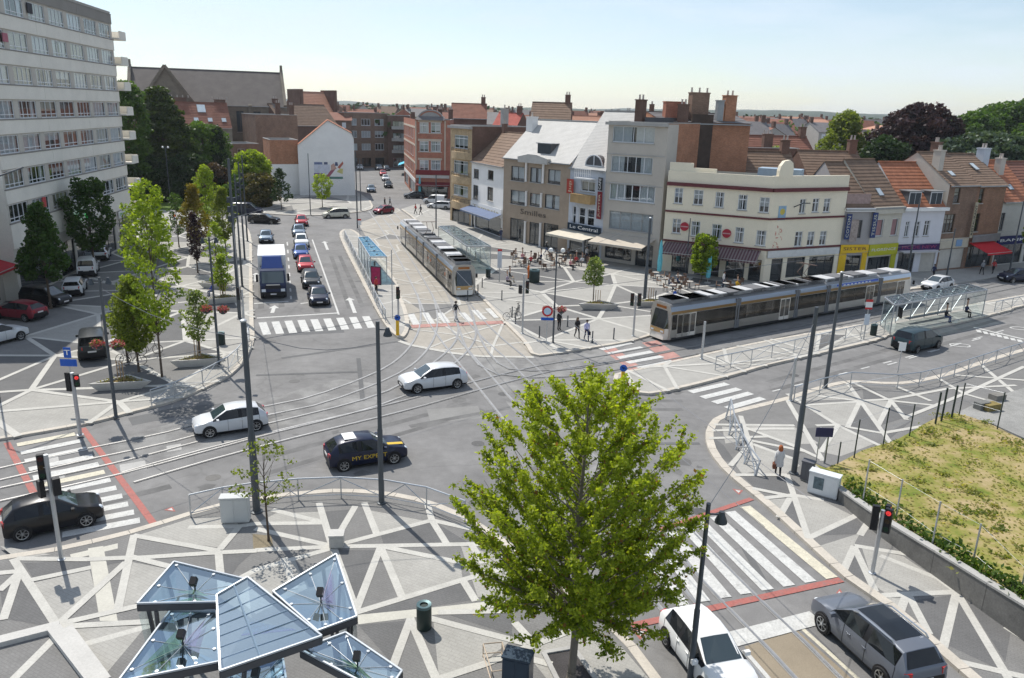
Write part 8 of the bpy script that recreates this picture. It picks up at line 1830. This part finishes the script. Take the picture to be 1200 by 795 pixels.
def person(px, kind, rz, top, legs, hair, label, z0=KH, h=1.72, skin=None, shoes=None, bag=None, skirt=None, longhair=False, coat=None):
    if kind not in _PM:
        J = pose(kind); me = body_mesh(J, EDG, RAD); fc = [p.center.copy() for p in me.polygons]; idx = []
        def sd(c, a, b):
            a, b = Vector(J[a]), Vector(J[b]); ab = b - a; t = max(0, min(1, (c-a).dot(ab)/max(1e-6, ab.length_squared))); return (c - (a + ab*t)).length
        def cls(a, b):
            k = {a[:2], b[:2]}
            if 'to' in k and ('an' in k) or 'he' in k and 'an' in k: return 3
            if k & {'ha','fi','th'}: return 0
            if 'neck' in (a, b) or k & {'he','cr','ch'} and a in ('neck','chin','head','crown'): return 0
            if k & {'kn','an','hi'}: return 2
            return 1
        for c in fc: e = min(EDG, key=lambda e: sd(c, *e) - (RAD[e[0]] if not isinstance(RAD[e[0]], tuple) else RAD[e[0]][0])*.5); idx.append(cls(*e))
        _PM[kind] = (me, idx, J)
    me0, idx, J = _PM[kind]; me = me0.copy(); me.materials.clear()
    for m in (skin or SKIN, top, legs, shoes or BLACK): me.materials.append(m)
    me.polygons.foreach_set('material_index', idx); me.polygons.foreach_set('use_smooth', [True]*len(me.polygons))
    p = at(*px, z0); o = thing('person', label, 'person', (p.x, p.y, z0), rz); k = h / 1.77; link('body', me, o, Matrix.Scale(k, 4))
    hd = Vector(J['head']) * k; hb = MB(); vs = []; n_, m_ = 12, 7
    for j in range(m_):
        t = j/(m_-1); ph = t*math.pi*.62; z = math.cos(ph)*.125; r_ = math.sin(ph)*.118
        for i in range(n_): a = 2*math.pi*i/n_; yy = math.sin(a)*r_*1.15; z2 = z if yy > -.03 or j < 4 else max(z, .035); vs.append((hd.x + math.cos(a)*r_*.92, hd.y + yy + .012, hd.z + z2 + .012))
    hb.add(vs, [(j*n_+i, (j+1)*n_+i, (j+1)*n_+(i+1)%n_, j*n_+(i+1)%n_) for j in range(m_-1) for i in range(n_)]); hb.build('hair', hair, o, True)
    MB().lathe((hd.x, hd.y-.108, hd.z-.03), [(.016,-.02),(.012,.02),(.004,.04)], 6).build('nose', skin or SKIN, o)
    for s in (-1, 1): MB().lathe((hd.x+s*.034, hd.y-.088, hd.z+.005), [(.006,-.008),(.013,0),(.006,.008)], 6).build('eye', BLACK, o)
    if longhair: MB().lathe((hd.x, hd.y+.055, hd.z-.26), [(.07,0),(.11,.10),(.115,.22),(.08,.32)], 10).build('long_hair', hair, o, True)
    if skirt and kind != 'sit': MB().lathe((0,0,.52*k), [(.24,0),(.19,.25),(.155,.48)], 14).build('skirt', skirt, o, True)
    if coat: MB().lathe((0,0,.62*k), [(.225,0),(.20,.3),(.19,.55),(.185,.74),(.10,.86)], 14).build('coat', coat, o, True)
    if bag:
        hx = Vector(J['haL']) * k; b = MB(); b.box(hx.x-.09,hx.x+.07,hx.y-.17,hx.y+.15,hx.z-.34,hx.z-.08); b.path([(hx.x,hx.y-.12,hx.z-.09),(hx.x,hx.y,hx.z+.02),(hx.x,hx.y+.1,hx.z-.09)], .012, 5); b.build('bag', bag, o)
    return o
def cl(n, c): return mat('cloth ' + n, c, .9, var=.08, scale=6)
HB, HD, HR, HG, HF = (mat('hair ' + n, c, .7, var=.15, scale=20) for n, c in (('brown',(.06,.035,.02)),('dark',(.015,.012,.012)),('red',(.32,.09,.025)),('grey',(.40,.38,.36)),('fair',(.40,.28,.14))))
BLKC, NVY, WHC, LIL, ORG, JEAN, GRYC, REDC_, PNK, BGE = cl('black',(.02,.02,.022)), cl('navy',(.03,.04,.09)), cl('white',(.66,.65,.63)), cl('lilac',(.45,.45,.68)), cl('orange',(.80,.20,.04)), cl('denim',(.06,.09,.18)), cl('grey',(.25,.25,.26)), cl('red',(.45,.05,.05)), cl('pink',(.62,.28,.28)), cl('beige',(.45,.38,.28))
person((911,558), 'walk', 2.9, WHC, BLKC, HR, 'red haired woman in a pale coat carrying a brown handbag beside the tram post', h=1.66, bag=cl('brown bag',(.16,.06,.035)), longhair=True, coat=cl('pale coat',(.50,.49,.48)))
person((676,396), 'walk', .3, BLKC, BLKC, HB, 'woman in black walking towards the crossing on the cafe square', h=1.68, longhair=True, skin=SKIN); person((687,399), 'walk', .2, LIL, NVY, HD, 'person in a lilac top with a dark bag at the cafe square kerb', h=1.68, bag=BLKC, skin=SKIND)
person((655,387), 'stand', .6, BLKC, BLKC, HD, 'person dressed in black behind the round traffic sign', h=1.75); person((534,376), 'walk', 2.6, BLKC, cl('pale trousers',(.5,.5,.5)), HD, 'person in a black jacket crossing before the first tram', z0=.01)
person((619,327), 'stand', 1.2, ORG, ORG, HB, 'worker in bright orange on the cafe square'); person((587,282), 'stand', .2, NVY, NVY, HD, 'person in navy standing by the blue awning'); person((790,354), 'stand', .4, cl('blue',(.03,.10,.45)), cl('blue',(.03,.10,.45)), HB, 'child in blue behind the long tram', h=1.25)
person((847,338), 'stand', 1.0, WHC, NVY, HD, 'waiter in a white shirt under the striped awning', h=1.8); person((451,243), 'walk', 1.0, BLKC, BLKC, HD, 'person in black crossing behind the first tram', z0=0, skin=SKIN); person((457,242), 'walk', 1.0, GRYC, BLKC, HB, 'person in grey crossing behind the first tram', z0=0)
person((487,251), 'walk', -1.0, REDC_, BLKC, HB, 'person in red near the tail of the first tram', z0=KH); person((493,252), 'walk', -1.0, BLKC, BLKC, HD, 'person in dark clothes near the tail of the first tram', z0=KH)
person((1107,377), 'sit', .5, BLKC, JEAN, HD, 'person in black sitting in the long glass shelter', z0=.2); person((1131,371), 'sit', .3, NVY, BLKC, HB, 'person in navy sitting in the long glass shelter', z0=.2); person((441,345), 'stand', 1.0, REDC_, BLKC, HD, 'person in red waiting at the island shelter', z0=.16)
person((250,347), 'sit', -.6, cl('royal blue',(.04,.06,.35)), JEAN, HD, 'person in royal blue sitting on the wedge planter', z0=.55)
person((597,331), 'sit', 1.4, BLKC, BGE, HB, 'person in black sitting on the low planter by the tall stop sign', z0=.3); person((594,335), 'sit', 1.0, cl('mauve',(.40,.32,.38)), BLKC, HG, 'grey haired person in mauve sitting by the tall stop sign', z0=.3); person((604,308), 'sit', 2.0, GRYC, BGE, HB, 'person in grey sitting at the terrace edge before the store')
for i, (px, t, hr, lab) in enumerate((((612,307),PNK,HB,'guest in pink at a terrace table before the store'), ((622,311),REDC_,HD,'guest in red at a terrace table before the store'), ((634,308),NVY,HD,'guest in navy at a terrace table before the store'), ((646,308),BLKC,HB,'guest in black at a terrace table before the pale blue house'), ((651,313),WHC,HG,'guest in white at a terrace table before the pale blue house'),
        ((668,316),PNK,HF,'fair haired guest in pink at a terrace table'), ((675,311),REDC_,HG,'grey haired guest in red at a terrace table'), ((682,312),WHC,HB,'guest in white beside the staked sapling'), ((690,317),GRYC,HD,'guest in grey beside the staked sapling'), ((793,337),NVY,HD,'guest in navy under the striped awning'), ((783,338),GRYC,HB,'guest in grey under the striped awning'), ((863,341),cl('mustard',(.6,.35,.03)),HB,'guest in mustard under the striped awning'))):
    person(px, 'sit', rnd.uniform(0, 6.28), t, rnd.choice([JEAN, BLKC, BGE]), hr, lab)
person((687,306), 'stand', .8, WHC, NVY, HD, 'waiter in white at the cafe door', h=1.78)
for px, t, lab in (((640,299),BLKC,'passer-by in black before the store windows'), ((1093,327),NVY,'passer-by in navy before the shutter'), ((1150,322),GRYC,'passer-by in grey by the red awning'), ((1163,321),REDC_,'passer-by in red by the navy fascia'), ((8,345),NVY,'person in navy by the low corner house'), ((205,262),ORG,'person in orange on the left square'), ((226,300),GRYC,'person in grey between the young trees')):
    person(px, 'walk', rnd.uniform(0, 6.28), t, rnd.choice([JEAN, BLKC]), rnd.choice([HB, HD, HG]), lab)
# ================================================================ the town and hills beyond
fr_ = random.Random(77); k_ = 0
FW = [BRICKB, BRICKD, BRICKR, mat('far render', (.45,.42,.38), .9, var=.1), BRICKB]; FR = [TILE_R, TILE_B, mat('salmon tile', (.46,.24,.16)), SLATE, TILE_R]
AD = ['red tiled', 'brown tiled', 'salmon tiled', 'grey slated']; 
def far_house(x, y, w, d, h, hr, ang, wi, ri):
    nch = fr_.randint(1, 2); WD = ['brown brick', 'dark brick', 'red brick', 'pale rendered', 'brown brick']; lab = 'distant %s house, %s roof, %s, behind %s' % (WD[wi], AD[ri] if ri < 4 else AD[0], 'one chimney' if nch == 1 else 'two chimneys', 'the church' if x < -45 else 'the side street' if x < -22 else 'the cafe row' if x < 18 else 'the cream cafe' if x < 42 else 'the right hand row')
    o = thing('distant_house', lab, 'house', (x, y, 0), ang, 'distant houses behind ' + lab.split(' behind ')[1]); W = FW[wi]
    mb = MB(); mb.box(-w/2, w/2, 0, d, -.5, h); mb.add([(-w/2,0,h),(-w/2,d,h),(-w/2,d/2,hr)], [(0,2,1)]); mb.add([(w/2,0,h),(w/2,d,h),(w/2,d/2,hr)], [(0,1,2)]); mb.build('wall', W, o)
    r = MB(); s = .05; r.poly([(-w/2-.2,-.3,h-.12),(w/2+.2,-.3,h-.12),(w/2+.2,d/2,hr+s),(-w/2-.2,d/2,hr+s)]); r.poly([(w/2+.2,d+.3,h-.12),(-w/2-.2,d+.3,h-.12),(-w/2-.2,d/2,hr+s),(w/2+.2,d/2,hr+s)]); ro = r.build('roof', FR[ri], o)
    for c in range(nch): xx = (-w/2+.6, w/2-.6)[c]; MB().box(xx-.5,xx+.5,d/2-.35,d/2+.35,hr-.9,hr+1.5).build('chimney', BRICKD, ro)
    for zz in (h-2.2, h-5.2):
        for q in range(int(w/2.6)): xx = -w/2+1+q*2.6; MB().box(xx,xx+1.1,-.05,-.005,zz,zz+1.5).build('window', WFRAME if (q+int(zz)) % 3 else CGLASS, o)
PL = []
for y0, step, h0 in ((205,11,13.0),(240,12,13.6),(285,13,14.2),(340,14,14.6),(410,16,15.0),(500,18,15.4),(620,22,15.8)):
    x = -.62*y0
    while x < .66*y0:
        x += step * fr_.uniform(.85, 1.5); yy = y0 + fr_.uniform(-12, 12); px_ = 600 + 920 * x / yy
        if y0 < 300 and (120 < px_ < 345): continue            # church
        if y0 < 260 and (395 < px_ < 480): continue            # the side street stays open
        if y0 < 230 and px_ > 930: continue                    # gardens
        if y0 < 230 and 300 < px_ < 400: continue
        far_house(x, yy, step * fr_.uniform(.7, 1.0), fr_.uniform(8, 12), h0 + fr_.uniform(-2.2, .8), h0 + fr_.uniform(1.4, 3.4), fr_.uniform(-.35, .35) + (1.57 if fr_.random() < .25 else 0), fr_.randrange(5), fr_.randrange(5))
# tree masses between the roofs and on the far slopes
rr = np.random.default_rng(31)
def treemass(n, y0, y1, zlo, zhi, r, leaf, m, lab, sd, xa=-.7, xb=.72):
    P = []
    for k in range(n):
        y = rr.uniform(y0, y1); x = rr.uniform(xa, xb) * y; c = np.array((x, y, rr.uniform(zlo, zhi))); d = rr.normal(size=(46, 3)); d /= np.linalg.norm(d, axis=1)[:, None]; P.append(c + d * r * rr.uniform(.6, 1.15) * np.array((1.25, 1, .75)))
    o = leafcloud('tree_mass', np.concatenate(P), leaf, m, None, sd, None, .3); tag(o, lab, 'trees', kind='stuff')
treemass(160, 240, 520, 9, 14.2, 4.0, 1.0, LF_MID, 'green tree tops showing between the distant roofs', 71)
treemass(420, 560, 900, 8, 15.0, 6.5, 2.0, LF_DARK, 'dark wooded belt beyond the town roofs', 72)
def hill(name, y, h, base, col, seed, wl_):
    xs = np.linspace(-.9*y, .95*y, 220); ph = np.random.default_rng(seed).uniform(0, 6.28, 6); mb = MB(); row = []
    for x in xs:
        z = base + h * (.5 + .28*math.sin(x/wl_ + ph[0]) + .14*math.sin(x/wl_*2.3 + ph[1]) + .05*math.sin(x/wl_*7 + ph[2]) + .03*math.sin(x/wl_*19 + ph[3]) + .02*math.sin(x/wl_*41 + ph[4])); row.append(z)
    n = len(xs); D = [0, .35, 1.0]; F_ = [0, .75, 1.0]
    for j, (dd, ff) in enumerate(zip(D, F_)):
        for x, z in zip(xs, row): mb.v.append((x, y + dd * y * .25, -1 + (z + 1) * ff))
    for j in range(2):
        for i in range(n-1): mb.f.append((j*n+i, j*n+i+1, (j+1)*n+i+1, (j+1)*n+i)); mb.m.append(0)
    o = mb.build(name, groundmat('woodland %d' % seed, col, .35, .2, 0, .012), None, True); o['kind'] = 'structure'
hill('hills', 1150, 9, 14, (.045,.06,.03), 3, 190); hill('hills', 1900, 22, 18, (.045,.06,.035), 4, 420); hill('hills', 3200, 42, 24, (.045,.06,.035), 5, 800)
# --- the air
hz = MB().box(-4200, 4300, -120, 4300, -1.6, 78).build('haze', mat('haze air', (1,1,1), var=0)); hz['kind'] = 'stuff'
tag(hz, 'thin summer haze hanging over the town', 'haze')
hm = bpy.data.materials.new('haze volume'); hm.use_nodes = True; hn = hm.node_tree; hn.nodes.clear(); ho = hn.nodes.new('ShaderNodeOutputMaterial'); hv = hn.nodes.new('ShaderNodeVolumePrincipled'); hv.inputs['Color'].default_value = (.86,.93,1.0,1); hv.inputs['Density'].default_value = .00012; hv.inputs['Anisotropy'].default_value = .3
hn.links.new(hv.outputs[0], ho.inputs['Volume']); hz.data.materials.clear(); hz.data.materials.append(hm)
sc.cycles.volume_bounces = 0
